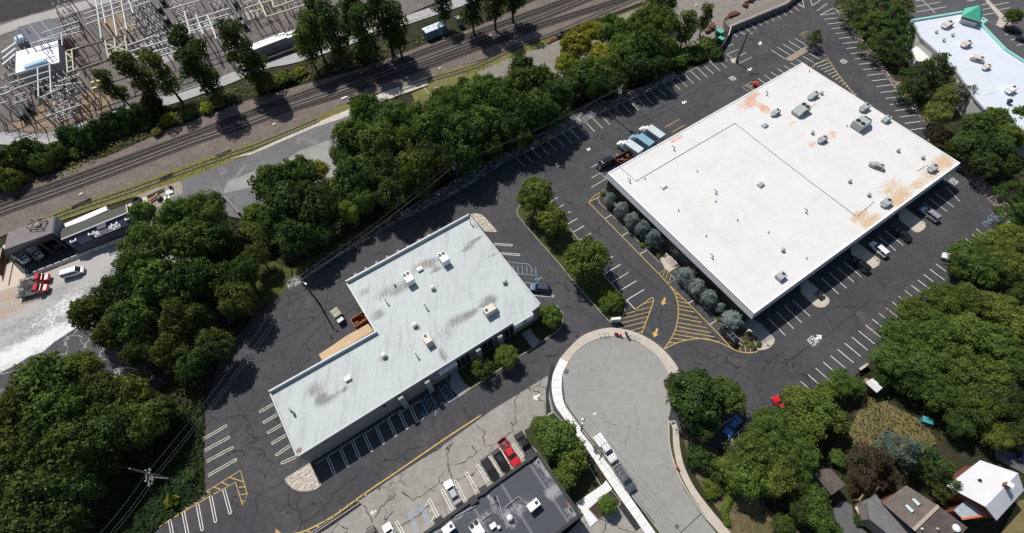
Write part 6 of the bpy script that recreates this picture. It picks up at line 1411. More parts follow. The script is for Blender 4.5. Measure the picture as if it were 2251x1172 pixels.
truck(zi((440, 720))[0], zi((500, 790))[0], P_WHITE, MATS['box_shed'], 'white box truck on the right inside the open shed', 4.2)
vehicle('pickup', zi((700, 650))[0], zi((760, 690))[0], paint('maroon', (.12, .02, .02)), 'maroon pickup in the dark end of the open shed', 'pickup truck', 'parked_pickup')

# ================================================================ SMALL THINGS IN THE LOTS AND STREET
def hydrant(px, label, s=1.0):
    p = at(*px); t = thing('fire_hydrant', (p.x, p.y, .1), label, 'hydrant'); m = MB(); m.lathe((0, 0, 0), [(.2 * s, 0), (.2 * s, .06), (.13 * s, .1), (.13 * s, .55 * s), (.17 * s, .58 * s), (.15 * s, .7 * s), (.05 * s, .8 * s)], 12); m.build('barrel', mat('hydrant_red', (.62, .03, .02), .4), t, local=True)
    for a in (0, math.pi / 2, math.pi): m = MB(); m.tube([(0, 0, .42 * s), (math.cos(a) * .24 * s, math.sin(a) * .24 * s, .42 * s)], .075 * s, 8); m.build('outlet', MATS['hydrant_red'], t, local=True)
    return t
hydrant(Z(1260, 980, 6.103)((1390, 303))[0], 'small red fire hydrant on the grass strip by the tan sidewalk', 1.3)
p = at(*Z(1560, 150, 5.86)((582, 240))[0]); t = thing('standpipe', (p.x, p.y, 0), 'bright red standpipe cluster in the yellow hatched box behind the white roof', 'standpipe')
m = MB()
for x, y in ((-.5, 0), (0, .35), (.45, -.1)): m.lathe((x, y, 0), [(.28, 0), (.24, 1.3), (.34, 1.35), (.34, 1.6), (.1, 1.75)], 12)
m.build('pipes', MATS['hydrant_red'], t, local=True); m = MB(); m.tube([(-.5, 0, 1.0), (.45, -.1, 1.0)], .2, 8); m.tube([(0, .35, 1.2), (-.1, -.6, 1.2)], .22, 8); m.lathe((-.1, -.65, 1.0), [(.35, 0), (.35, .4)], 12); m.build('valve', MATS['hydrant_red'], t, local=True)
def scooter(px, head, col, label):
    p = at(*px); h = at(*head); t = thing('motor_scooter', (p.x, p.y, .12), label, 'scooter', None, math.atan2(h.y - p.y, h.x - p.x))
    m = MB(); m.loft([[Vector((x, y * w, z)) for y, z in ((-1, z0), (-.8, z1), (.8, z1), (1, z0))] for x, w, z0, z1 in ((-.85, .1, .5, .75), (-.4, .22, .3, .82), (-.05, .2, .25, .75), (.1, .2, .25, .35), (.45, .2, .25, .35), (.55, .25, .3, .95), (.75, .12, .5, .9))]); m.build('body', col, t, local=True)
    m = MB(); m.box((-.35, 0, .86), (.75, .3, .1), bevel=.04); m.build('seat', M_TRIM, t, local=True)
    m = MB(); m.bar((.6, 0, .8), (.5, 0, 1.1), .06); m.bar((.5, -.35, 1.1), (.5, .35, 1.1), .05); m.build('handlebar', M_TRIM, t, local=True)
    for x in (-.65, .7): wheel(t, x, 0.0, .24, .12)
zsc = Z(1200, 640, 5.86)
scooter(zsc((925, 572))[0], zsc((975, 585))[0], mat('scooter_red', (.55, .03, .03), .35), 'red motor scooter parked on the tan sidewalk bend')
scooter(zsc((1042, 582))[0], zsc((1070, 625))[0], mat('scooter_black', (.015, .015, .02), .35), 'black motor scooter parked on the tan sidewalk bend')
def bike_rack(px, ang, label):
    p = at(*px); t = thing('bicycle_rack', (p.x, p.y, .12), label, 'bicycle rack', None, ang)
    for k in range(3):
        x = -1.0 + k; m = MB(); m.tube([Vector((x, -.4, 0)), Vector((x, -.4, .7)), Vector((x, -.3, .85)), Vector((x, .3, .85)), Vector((x, .4, .7)), Vector((x, .4, 0))], .04, 6); m.build('hoop', M_GREYM, t, local=True)
    m = MB(); m.bar((-1.1, -.4, .03), (1.1, -.4, .03), .05); m.bar((-1.1, .4, .03), (1.1, .4, .03), .05); m.build('base_rail', M_GREYM, t, local=True)
bike_rack(zsc((745, 572))[0], R(5), 'grey hoop rack on the sidewalk left of the red scooter'); bike_rack(zsc((1130, 605))[0], R(-25), 'grey hoop rack on the sidewalk right of the black scooter')
def sign_board(px, ang, w, h, d, z, face, label, top=None):
    p = at(px[0], px[1]); t = thing('sign_board', (p.x, p.y, 0), label, 'sign', None, ang)
    m = MB()
    for x in (-w * .42, w * .42): m.bar((x, 0, 0), (x, 0, z + h), .14)
    m.build('post', M_GREYM, t, local=True)
    m = MB(); m.box((0, 0, z + h / 2), (w, d, h), bevel=.04); pn = m.build('panel', face, t, local=True)
    m = MB()
    for k in range(6): m.box((-w * .36 + k * w * .14, -d / 2 - .02, z + h * .6), (w * .09, .02, h * .18)); m.box((-w * .36 + k * w * .14, -d / 2 - .02, z + h * .3), (w * .09, .02, h * .12))
    m.build('lettering', M_DARK, pn, local=True)
sign_board(zsc((890, 400))[0], R(2), 2.2, 1.3, .6, .7, M_WHITEM, 'white monument sign at the tip of the planted island')
sign_board(Z(1500, 620, 5.86)((845, 665))[0], R(-25), 1.1, .9, .4, .8, mat('sign_yellowish', (.72, .74, .55), .5), 'small pale yellow sign in the bed near the last blue spruce')
for i, q in enumerate(((435, 510), (930, 850), (1550, 390))):
    p = at(*Z(1760, 420, 5.86)((q[0] + (515 if i == 0 else 10), q[1] if i else 850))[0]) if i == 0 else at(*Z(1760, 420, 5.86)(q)[0])
    if i == 0: p = at(*Z(1500, 620, 5.86)((1045, 765))[0])
    t = thing('sign_post', (p.x, p.y, .1), ('thin white bay sign on the kerbed corner under the small yellow sign', 'thin white bay sign on the middle semicircular island', 'thin white bay sign on the eastern semicircular island')[i], 'sign')
    m = MB(); m.bar((0, 0, 0), (0, 0, 1.9), .07); m.build('post', M_GREYM, t, local=True); m = MB(); m.box((0, -.05, 1.75), (.45, .05, .5), R(20)); m.build('plate', M_WHITEM, t, local=True)
for i, q in enumerate((Z(1680, 390, 2.93)((352, 765))[0],)):
    p = at(*q); t = thing('patio_table', (p.x, p.y, .11), 'dark patio table with benches on the western semicircular island', 'table'); m = MB(); m.box((0, 0, .75), (1.6, .8, .06), BANG); m.build('table_top', M_DARK, t, local=True); m = MB(); m.box((0, 0, .37), (.3, .3, .72), BANG); m.build('leg', M_DARK, t, local=True)
    for s in (-1, 1): m = MB(); o = BV * s * .8; m.box((o.x, o.y, .45), (1.6, .35, .06), BANG); m.box((o.x, o.y, .21), (.8, .12, .42), BANG); m.build('bench', M_DARK, t, local=True)
def stairs(px, ang, label):
    p = at(*px); t = thing('entrance_steps', (p.x, p.y, .1), label, 'steps', None, ang)
    m = MB()
    for k in range(4): m.box((0, .35 * k, .08 * (k + 1)), (2.6, .36, .16 * (k + 1)))
    m.build('steps', M_CONC, t, local=True)
    for s in (-.5, .5):
        m = MB(); m.bar((s, -.3, .9), (s, 1.6, 1.5), .05)
        for y, z in ((-.3, .9), (.6, 1.2), (1.5, 1.48)): m.bar((s, y, .1), (s, y, z), .05)
        m.build('handrail', M_DARK, t, local=True)
stairs(Z(1120, 390, 2.93)((1030, 555))[0], BANG - R(90), 'concrete entrance steps with dark handrails between the two rows of spruces')

# poles
M_POLE = mat('wood_pole', (.10, .085, .07), .9, .3, 1.5); M_POLEP = mat('weathered_pole', (.24, .22, .20), .9, .25, 1.5); M_WIRE = mat('wire', (.14, .14, .14), .6)
M_INS = mat('insulator', (.55, .55, .56), .4)
def pole(px_base, h, label, r=.17, m_=None, cross=(), trans=0, lamp=None, lean=(0, 0), ang=BANG):
    p = at(*px_base); t = thing('utility_pole', (p.x, p.y, 0), label, 'utility pole'); top = Vector((lean[0], lean[1], h))
    m = MB(); m.tube([Vector((0, 0, 0)), top], [r, r * .7], 10); m.build('pole', m_ or M_POLE, t, local=True)
    for z, w, a in cross:
        m = MB(); q = top * (z / h); d, _ = vec_local(a); m.bar(q - d * w / 2, q + d * w / 2, .14); ca = m.build('crossarm', mat('crossarm_wood', (.30, .28, .25), .9), t, local=True)
        for k in range(4): m = MB(); c = q + d * (-w / 2 + .15 + k * (w - .3) / 3); m.lathe(c, [(.04, 0), (.09, .12), (.06, .2), (.09, .26), (.05, .34)], 8); m.build('insulator', M_INS, ca, local=True)
    for k in range(trans):
        a = ang + k * 2.1; q = top * .8; c = Vector((q.x + math.cos(a) * .42, q.y + math.sin(a) * .42, h - 2.7)); m = MB(); m.lathe(c, [(.02, -.02), (.27, 0), (.27, .85), (.22, .92), (.05, 1.0)], 12); m.build('transformer', M_WHITEM, t, local=True)
    if lamp:
        a, L, z = lamp; m = MB(); q = Vector((top.x * z / h, top.y * z / h, z)); e = q + Vector((math.cos(a) * L, math.sin(a) * L, .4)); m.tube([q, e], .05, 6); ar = m.build('lamp_arm', M_GREYM, t, local=True); m = MB(); m.box(e, (.75, .32, .16), a, bevel=.06); m.build('lamp_head', M_WHITEM, ar, local=True)
    return Vector((p.x + top.x, p.y + top.y, h))
T1 = pole((370, 1052), 11.3, 'weathered utility pole with several crossarms rising from the dark ivy at lower left', m_=M_POLEP, r=.22)
p = at(370, 1052); q = [at(325, 1040, 6.0), at(334, 1055, 6.0)]
tt = thing('crossarm_rack', (p.x, p.y, 0), 'pale crossarm rack with insulators hung between wires at lower left', 'crossarm rack')
def xr(x, y, z): return at(x, y, z)
zu = Z(200, 980, 6.103)
for (a, b) in (((745, 330), (745, 480)), ((790, 370), (780, 300)), ((800, 440), (840, 470)), ((770, 540), (830, 505)), ((820, 390), (830, 470))):
    m = MB(); m.bar(at(*zu(a)[0], 6.2), at(*zu(b)[0], 6.2), .16); m.build('crossarm', M_POLEP, tt)
for a in ((750, 335), (810, 325), (745, 480), (790, 375), (800, 450), (838, 468), (790, 540), (828, 508), (760, 430)):
    m = MB(); m.lathe(at(*zu(a)[0], 6.2), [(.07, 0), (.13, .2), (.08, .3), (.13, .42), (.06, .55)], 8); m.build('insulator', M_INS, tt)
m = MB(); m.bar(at(*zu((790, 400))[0], 5.2), at(*zu((775, 520))[0], 6.3), .2); m.bar(at(370, 1052, 6), at(*zu((790, 420))[0], 6.2), .12); m.build('bracket', M_POLEP, tt)
T2 = pole((701, 666), 11.6, r=.25, label='tall utility pole standing alone on the asphalt behind the grey-roofed building', lamp=(R(-40), 1.6, 10.6), cross=((10.9, 1.6, R(120)),))
T3 = pole((1010, 412), 9.8, 'utility pole with two white transformers in front of the tree belt', trans=2, cross=((9.4, 1.8, BANG + R(90)),))
T4 = pole((1351.5, 261.6), 11.6, 'utility pole with crossarms among the northern parking stalls', r=.2, cross=((11.0, 2.4, BANG + R(20)), (9.9, 2.0, BANG + R(20))), trans=1)
T5 = pole((1277, 946), 9.0, 'utility pole with a street lamp over the cul-de-sac, beside the white pickup', trans=2, lamp=(R(25), 2.4, 7.6), cross=((8.6, 1.6, R(60)),), ang=R(120))
p = at(1618.5, 137.7); t = thing('lamp_post', (p.x, p.y, .1), 'tall black lamp post on the kerbed triangle in the upper lot', 'lamp post'); m = MB(); m.lathe((0, 0, 0), [(.4, 0), (.4, .7), (.2, .75), (.16, 9.9)], 12); m.build('post', M_DARK, t, local=True); m = MB(); m.bar((-.9, 0, 9.9), (.9, 0, 9.9), .1); ar = m.build('arm', M_DARK, t, local=True)
for s in (-1, 1): m = MB(); m.box((s * 1.1, 0, 9.9), (.8, .45, .18), bevel=.05); m.build('lamp_head', M_GREYM, ar, local=True)
def wires(a, b, n, spread, label, sag=1.2, r=.03):
    a, b = Vector(a), Vector(b); d = (b - a); q = Vector((-d.y, d.x, 0)).normalized(); m = MB()
    for k in range(n):
        o = q * (k - (n - 1) / 2) * spread + Vector((0, 0, -.6 * (k % 2)))
        m.tube([a + o + d * (i / 12) + Vector((0, 0, -sag * 4 * (i / 12) * (1 - i / 12))) for i in range(13)], r, 4, cap=False)
    tag(m.build('overhead_wires', M_WIRE), label, 'wires')
X1 = at(330, 1048, 6.5)
wires(T2, X1, 3, 1.1, 'overhead wires slanting from the lone utility pole to the lower left crossarms')
wires(X1, at(150, 1260, 9), 3, 1.1, 'overhead wires leaving the lower left crossarms towards the picture edge')
wires(T2, T3, 3, .7, 'overhead wires between the lone utility pole and the transformer pole')
wires(T3, T4, 2, .8, 'overhead wires running along the tree belt to the northern stalls pole')
wires(T5, at(1610, 1290, 9), 3, .7, 'overhead wires from the cul-de-sac lamp pole along the street')
# equipment beside the railway
def cabinet(name, px, ang, size, body, roofm, label, cat):
    p = at(*px); t = thing(name, (p.x, p.y, 0), label, cat, None, ang); L, Wd, Hh = size
    m = MB(); m.box((0, 0, Hh / 2), (L, Wd, Hh), bevel=.05); b = m.build('body', body, t, local=True)
    m = MB(); m.add([(-L / 2 - .1, -Wd / 2 - .1, Hh), (L / 2 + .1, -Wd / 2 - .1, Hh), (L / 2 + .1, Wd / 2 + .1, Hh), (-L / 2 - .1, Wd / 2 + .1, Hh), (-L / 2 - .1, 0, Hh + .3), (L / 2 + .1, 0, Hh + .3)], [(0, 1, 5, 4), (2, 3, 4, 5), (1, 2, 5), (3, 0, 4), (3, 2, 1, 0)]); r_ = m.build('roof', roofm, t, local=True)
    m = MB(); m.box((L * .2, -Wd / 2 - .02, Hh * .45), (.9 if L > 2 else .5, .05, Hh * .75)); m.build('door', M_GREYM, t, local=True)
    if L > 4:
        for x in (-L * .25, 0, L * .25): m = MB(); m.lathe((x, .3, Hh + .15), [(.15, 0), (.15, .3), (.25, .32), (.1, .45)], 8); m.build('vent', M_GALV, r_, local=True)
RY = yaw((930, 84), (974, 66))
cabinet('signal_hut', (957, 77), RY, (7.6, 3.0, 3.0), mat('hut_blue', (.13, .20, .30), .5), mat('hut_roof', (.66, .74, .80), .4), 'blue-grey signal hut with a pale roof beside the railway', 'hut')
cabinet('relay_cabinet', (1011, 55), RY, (1.8, 1.6, 3.0), mat('cab_grey', (.30, .32, .36), .5), M_WHITEM, 'narrow grey relay cabinet beside the railway trees', 'cabinet')
cabinet('site_trailer', (598, 112), RY, (12.5, 3.2, 3.6), mat('trailer_grey', (.28, .29, .31), .6), M_WHITEM, 'longer white-roofed trailer at the substation fence', 'trailer')
cabinet('site_trailer', (641, 96), RY, (8, 3.0, 3.2), mat('trailer_blue', (.30, .36, .42), .6), M_WHITEM, 'shorter white-roofed trailer half hidden by the substation trees', 'trailer')
sw = thing('low_wall', at(620, 125), 'low dark retaining wall in front of the white-roofed trailers', 'wall'); m = MB(); m.bar(at(580, 134, .5), at(650, 108, .5), .6, 1.0); m.build('wall', M_WALLD, sw)
def junk(name, px, ang, parts, label, cat):
    p = at(*px); t = thing(name, (p.x, p.y, 0), label, cat, None, ang)
    for nm, m_, shapes in parts:
        m = MB()
        for s in shapes: m.box(*s) if not isinstance(s, dict) else m.lathe(s['c'], s['p'], 14)
        m.build(nm, m_, t, local=True)
M_RUST = mat('rust2', (.14, .065, .035), .9, .4, 2.0)
for i, (px, ang, L) in enumerate((((491, 336), .25, 4.5), ((366, 389), .25, 3.6), ((180, 448), .22, 5.0))):
    junk('tie_stack', px, RY + .02, [('ties', M_DARK if i == 0 else M_TIE, [((0, y, .15 + .2 * (k % 2)), (L, .28, .22), random.gauss(0, .05)) for k, y in enumerate((-.4, 0, .4))])], ('short black stack of railway ties on the ballast', 'loose pile of old railway ties by the verge', 'long pile of old ties in the grass near the open shed')[i], 'tie stack')
m = MB(); p = at(302, 443)
for k in range(24):
    t0, t1 = 2 * math.pi * k / 24, 2 * math.pi * (k + 1) / 24
    for (r0, z0), (r1, z1) in (((1.3, 0), (1.35, .5)), ((1.35, .5), (1.2, .75)), ((1.2, .75), (.75, .75)), ((.75, .75), (.65, .4)), ((.65, .4), (.65, 0))):
        m.add([(p.x + r0 * math.cos(t0), p.y + r0 * math.sin(t0), z0), (p.x + r0 * math.cos(t1), p.y + r0 * math.sin(t1), z0), (p.x + r1 * math.cos(t1), p.y + r1 * math.sin(t1), z1), (p.x + r1 * math.cos(t0), p.y + r1 * math.sin(t0), z1)], [(0, 1, 2, 3)])
tag(m.build('tractor_tyre', M_TYRE), 'big black tyre lying on the tan pad by the dark shed', 'tyre')
zj = Z(300, 380, 5.86)
junk('backhoe_attachment', zj((240, 340))[0], .4, [('arm', mat('orange_equip', (.50, .20, .07), .7), [((0, 0, .6), (2.4, .5, .5), .3), ((.9, .5, .5), (1.2, .4, .9), 1.0)]), ('bucket', M_TRIM, [((1.3, -.8, .5), (1.2, 1.0, 1.0), .9)])], 'orange and black digger attachment on the dirt patch', 'machinery')
junk('steel_beams', zj((250, 265))[0], RY, [('beams', M_TRIM, [((0, y, .15 + .2 * (k % 2)), (4.6, .22, .3), .03 * k) for k, y in enumerate((-.5, -.1, .3))])], 'dark steel beams lying on the dirt patch by the verge', 'beams')
junk('steel_plate', zj((432, 255))[0], .3, [('plate', mat('pale_plate', (.50, .54, .58), .5), [((0, 0, .3), (1.9, 1.6, .12), .1)]), ('trestle', M_TRIM, [((-.6, 0, .12), (.15, 1.4, .24)), ((.6, 0, .12), (.15, 1.4, .24))])], 'pale square steel plate on trestles on the dirt patch', 'plate')
junk('drum', zj((455, 205))[0], .3, [('drum', M_TRIM, [dict(c=(0, 0, 0), p=[(.45, 0), (.45, 1.1), (.4, 1.15), (.1, 1.15)])])], 'black steel drum behind the pale plate', 'drum')
for i, q in enumerate(((372, 330), (422, 312))): junk('timber_offcut', zj(q)[0], 1.9, [('timber', M_WHITEM, [((0, 0, .12), (1.5, .35, .22))])], ('pale timber offcut nearer the shed', 'pale timber offcut nearer the pale plate')[i], 'timber')
wl_ = thing('dark_wall', at(500, 430), 'black low wall across the asphalt lane, broken in the middle', 'wall')
m = MB(); m.bar(at(*zj((1000, 205))[0], .6), at(*zj((1125, 340))[0], .6), .5, 1.2); m.bar(at(*zj((1150, 320))[0], .6), at(*zj((1330, 530))[0], .6), .5, 1.2); m.build('wall', M_DARK, wl_); m = MB(); m.sheet(ats(zj((905, 270), (1000, 225), (1120, 345), (950, 320), (880, 300)), .02), .02); struct('fresh_patch', m, MATS['fresh_asphalt'])
junk('trash_heap', (958, 200), .4, [('boards', mat('boards', (.55, .45, .36), .9, .3, 2.0), [((-.8, 0, .3), (1.6, 1.2, .1), .4), ((.6, .5, .5), (1.4, .9, .1), -.3), ((1.2, -.3, .4), (1.0, 1.2, .1), .9)]), ('debris', M_TRIM, [((.4, -.5, .3), (1.0, .8, .6), .2)])], 'heap of pale boards and debris between the gravel and the trees', 'debris')
junk('green_beam', (938, 202), -1.1, [('beam', mat('pale_green', (.35, .42, .25), .7), [((0, 0, .2), (3.4, .3, .3))])], 'pale green beam lying by the heap of boards', 'beam')
junk('rail_machine', Z(1050, 0, 5.86)((1070, 470))[0], RY, [('frame', M_TRIM, [((0, 0, .6), (3.2, 1.4, .8), 0), ((.6, .2, 1.3), (1.0, 1.0, .8), .1)]), ('spoil', M_RUST, [((-3.5, -.6, .2), (5.0, .5, .3), .05), ((-2.2, .1, .2), (3.5, .3, .3), -.05)])], 'black rail machine with rusty bars in the weeds by the siding', 'machinery')
for i, (px, L) in enumerate((((1560, 66), 5.0), ((1605, 40), 7.5), ((1650, 5), 8.0))): junk('rusty_scrap', px, RY + .2, [('scrap', M_RUST, [((random.uniform(-L / 2, L / 2), random.uniform(-.8, .8), random.uniform(.3, .9)), (random.uniform(1, 2.6), random.uniform(.5, 1.4), random.uniform(.3, .9)), random.uniform(-.4, .4)) for k in range(9)])], ('rusty scrap pile by the bin enclosure', 'rusty scrap pile above the retaining wall', 'rusty scrap pile at the top picture edge')[i], 'scrap pile')
junk('yellow_barrier', (1369, 60), .5, [('plank', mat('barrier_yellow', (.62, .40, .05), .6), [((-.8, 0, .9), (1.6, .15, .5)), ((1.0, .3, 1.0), (1.6, .15, .5), .2)]), ('feet', M_TRIM, [((-1.4, 0, .35), (.1, .6, .7)), ((-.2, 0, .35), (.1, .6, .7)), ((.5, .2, .35), (.1, .6, .7)), ((1.6, .4, .35), (.1, .6, .7))])], 'yellow barrier peeking out of the trees by the railway', 'barrier')
for i, px in enumerate(((128, 384), (179, 427), (603, 274), (757, 216), (894, 171), (967, 151), (1078, 78), (1096, 79), (975, 84), (1530, 12))):
    p = at(*px); m = MB(); m.box((p.x, p.y, .12), (.9 if i != 3 else 2.0, .6 if i != 3 else .8, .3), RY, bevel=.08); tag(m.build('concrete_block', M_CONCW), 'small pale concrete block lying on the railway ballast', 'concrete block', 'pale blocks on the ballast')
# manhole and street details
for i, px in enumerate((Z(1260, 980, 6.103)((1393, 1085))[0],)):
    p = at(*px); m = MB(); m.lathe((p.x, p.y, .012), [(.42, 0), (.42, .012), (.02, .013)], 20); tag(m.build('manhole_cover', mat('iron', (.12, .12, .12), .7, .3, 8)), 'dark round manhole cover in the street near the bottom edge', 'manhole cover')
p = at(*Z(1120, 780, 2.99)((375, 110))[0]); m = MB(); m.box((p.x, p.y, .03), (1.2, .9, .05), R(60)); tag(m.build('drain_grate', MATS['iron']), 'dark storm drain grate at the cul-de-sac kerb', 'drain grate')
p = at(*Z(1120, 780, 2.99)((1045, 415))[0]); t = thing('mailbox', (p.x, p.y, 0), 'dark street sign post beside the big roadside tree', 'sign post'); m = MB(); m.bar((0, 0, 0), (0, 0, 2.2), .1); m.build('post', M_DARK, t, local=True); m = MB(); m.box((0, 0, 2.0), (.7, .08, .5), .4); m.build('plate', M_DARK, t, local=True)
t.name = 'sign_post'
junk('patio_set', Z(1851, 960, 5.5275)((210, 915))[0], .5, [('table', mat('tan_top', (.62, .45, .32), .8), [((0, 0, .7), (1.5, 1.9, .08), -.3)]), ('legs', M_TRIM, [((0, 0, .33), (.6, .8, .66), -.3)])], 'tan garden table by the driveway of the brown house', 'table')
junk('deck_rail', Z(1851, 960, 5.5275)((280, 740))[0], R(38), [('beam', mat('wood_tan', (.30, .20, .13), .9), [((0, 0, 2.2), (5.0, .2, .25)), ((-2.2, 0, 1.1), (.18, .18, 2.2)), ((2.2, 0, 1.1), (.18, .18, 2.2)), ((0, 1.2, 2.2), (5.0, .2, .2)), ((-2.2, 1.2, 1.1), (.18, .18, 2.2)), ((2.2, 1.2, 1.1), (.18, .18, 2.2))])], 'brown wooden pergola beside the grey wing of the house', 'pergola')

# ================================================================ SUBSTATION
M_STEEL = mat('pale_steel2', (.62, .62, .60), .5, .12, .8); M_STEELY = mat('yellowed_steel', (.62, .58, .40), .55, .15, .8); M_STEELB = mat('brown_steel', (.20, .16, .13), .8, .2)
def gantry(label, beams, z, w=.34, m_=M_STEEL, col_every=16.0, colw=.28, legs=True, cat='steel gantry'):
    """beams: photo segments at height z; each beam and each leg a part"""
    a = at(*beams[0][0], z); t = thing('bus_gantry', (a.x, a.y, 0), label, cat, 'steel gantries of the substation')
    done = []
    for p, q in beams:
        A, B = at(*p, z), at(*q, z); m = MB(); m.bar(A, B, w, w); m.build('beam', m_, t)
        if legs:
            n = max(1, int((B - A).length / col_every))
            for k in range(n + 1):
                c = A.lerp(B, k / n)
                if any((c - d).length < 5 for d in done): continue
                done.append(c); m = MB(); m.bar((c.x, c.y, 0), (c.x, c.y, z - w / 2), colw); m.build('leg', M_STEELB if k % 2 else m_, t)
    return t
gantry('pale steel gantry of long parallel bus beams, tallest at the top left', [((185, 31), (310, -12)), ((187, 42), (330, -8)), ((190, 54), (330, 3)), ((209, -12), (223, 84)), ((221, -8), (232, 52)), ((242, -8), (257, 79)), ((265, -6), (279, 66)), ((282, -4), (293, 30))], 10.5)
gantry('short pale beams above the dark blue roofed building', [((92, 73), (173, 47)), ((84, 90), (175, 59)), ((66, 96), (176, 70)), ((135, 74), (137, 100))], 8.5, .28)
gantry('brown chord platform with white lattice ends over open gravel', [((145, 113), (272, 78)), ((149, 161), (284, 117))], 9.5, .4, M_STEELB)
gantry('white lattice square at the right end of the brown chord platform', [((231, 89), (239, 131)), ((251, 84), (258, 125)), ((274, 78), (281, 117)), ((233, 97), (281, 112)), ((238, 124), (277, 88)), ((232, 110), (279, 98)), ((236, 120), (280, 108))], 9.7, .3, M_STEELY, legs=False)
gantry('white lattice ladder at the left end of the brown chord platform', [((145, 114), (149, 160)), ((158, 110), (162, 156)), ((146, 122), (158, 118)), ((147, 136), (160, 132)), ((148, 150), (161, 146)), ((146, 116), (160, 130)), ((150, 160), (172, 148)), ((148, 112), (174, 105))], 9.7, .28, M_STEELY, legs=False)
gantry('stepped pale beams over the lower left bays', [((20, 166), (112, 140)), ((22, 183), (113, 155)), ((20, 200), (112, 168)), ((83, 150), (85, 216)), ((109, 143), (113, 206)), ((86, 216), (130, 196))], 8.0, .3)
gantry('lowest pale beam among the insulators at lower left', [((103, 256), (174, 232)), ((136, 227), (152, 221))], 6.5, .3)
gantry('long pale beams running beneath the dense switchgear', [((105, 192), (180, 181)), ((128, 180), (178, 162)), ((33, 227), (58, 219)), ((31, 212), (56, 203))], 7.0, .26)
gantry('pair of grey beams at the left picture edge', [((-40, 224), (22, 202)), ((-30, 200), (20, 191)), ((-30, 236), (14, 224))], 8.0, .3)
gantry('white beams stretching from the lattice square towards the dark trees', [((282, 100), (338, 80)), ((285, 114), (419, 74)), ((296, 127), (388, 100)), ((320, 134), (396, 110)), ((260, 66), (297, 55)), ((405, 25), (419, 74))], 9.0, .34)
gantry('white beam grid in front of the tallest dark trees', [((384, 55), (505, 19)), ((386, 67), (505, 31)), ((420, 69), (505, 44)), ((430, 31), (447, 76)), ((456, 34), (476, 86)), ((374, 20), (505, -18))], 9.0, .34)
gantry('yellowish L-shaped beams at the top edge above the trailers', [((565, -10), (586, 37)), ((586, 37), (674, 10)), ((594, -14), (602, 17)), ((602, 17), (690, -14)), ((536, 7), (575, -6)), ((541, 18), (600, 0)), ((549, 28), (575, 20))], 9.0, .34, M_STEELY)
# switch frames: legs, cross beam, three pairs of insulators
def switch_frame():
    t = thing('disconnect_switch', (0, 0, 0), 'pale three-phase switch frame on steel legs among the substation bays', 'switch', 'switch frames of the substation')
    for x in (-2.2, 2.2):
        m = MB(); m.bar((x, -.6, 0), (x, -.6, 3.0), .16); m.bar((x, .6, 0), (x, .6, 3.0), .16); m.bar((x, -.6, 3.0), (x, .6, 3.0), .16); m.build('leg', M_STEELB, t, local=True)
    m = MB(); m.bar((-2.6, -.6, 3.1), (2.6, -.6, 3.1), .2); m.bar((-2.6, .6, 3.1), (2.6, .6, 3.1), .2); m.build('beam', M_STEEL, t, local=True)
    for x in (-2, 0, 2):
        for y in (-.6, .6):
            m = MB(); m.lathe((x, y, 3.2), [(.1, 0), (.2, .15), (.1, .25), (.2, .45), (.1, .55), (.2, .75), (.1, .85), (.18, 1.05), (.06, 1.3)], 8); m.build('insulator', M_INS if y > 0 else mat('brown_insulator', (.10, .05, .035), .3), t, local=True)
        m = MB(); m.bar((x, -.9, 4.5), (x, .9, 4.5), .08); m.build('blade', M_GALV, t, local=True)
    return t
def copy_tree(o):
    c = o.copy(); COL.objects.link(c)
    for ch in o.children:
        k = ch.copy(); COL.objects.link(k); k.parent = c
    return c
proto = switch_frame(); first = True
SWP = []
for (ax, ay), (bx, by), n in (((300, 20), (345, 100), 6), ((318, 8), (362, 92), 6), ((398, 20), (418, 70), 5), ((352, 110), (380, 100), 2), ((480, 10), (500, 60), 4), ((565, 12), (580, 45), 3), ((545, 5), (556, 35), 2), ((150, 190), (165, 275), 7), ((128, 200), (150, 270), 5), ((170, 190), (182, 250), 4), ((150, 30), (180, 95), 5), ((60, 170), (100, 210), 3), ((40, 150), (110, 158), 4), ((20, 190), (60, 240), 3), ((300, 60), (330, 140), 4), ((610, 8), (650, 25), 2), ((430, 40), (470, 70), 2)):
    for k in range(n):
        u = k / max(1, n - 1); SWP.append((ax + (bx - ax) * u, ay + (by - ay) * u))
for x, y in SWP:
    o = proto if first else copy_tree(proto); first = False
    P = at(x, y); o.location = (P.x, P.y, 0); o.rotation_euler = (0, 0, RY + R(3))
def breaker():
    t = thing('circuit_breaker', (0, 0, 0), 'dark bulky circuit breaker with slanting bushings in the substation', 'circuit breaker', 'circuit breakers of the substation')
    m = MB(); m.box((0, 0, 1.3), (2.6, 1.8, 2.0), bevel=.15); m.build('tank', mat('dark_grey_tank', (.05, .055, .06), .5), t, local=True)
    m = MB(); m.box((0, 0, .15), (3.0, 2.2, .3)); m.build('base', M_CONCG, t, local=True)
    m = MB()
    for k in range(5): m.box((-1.45, -.7 + k * .35, 1.3), (.3, .08, 1.6)); m.box((1.45, -.7 + k * .35, 1.3), (.3, .08, 1.6))
    m.build('radiator', M_DARK, t, local=True)
    for x in (-.8, 0, .8):
        for s in (-1, 1): m = MB(); m.tube([Vector((x, s * .5, 2.3)), Vector((x * 1.15, s * 1.2, 4.0))], [.18, .08], 8); m.build('bushing', M_INS, t, local=True)
    return t
proto = breaker(); first = True
for x, y in ((362, 10), (372, 52), (356, 28), (521, 16), (531, 48), (540, 62), (365, 70), (60, 262), (72, 245)):
    o = proto if first else copy_tree(proto); first = False; P = at(x, y); o.location = (P.x, P.y, 0); o.rotation_euler = (0, 0, RY + R(90))
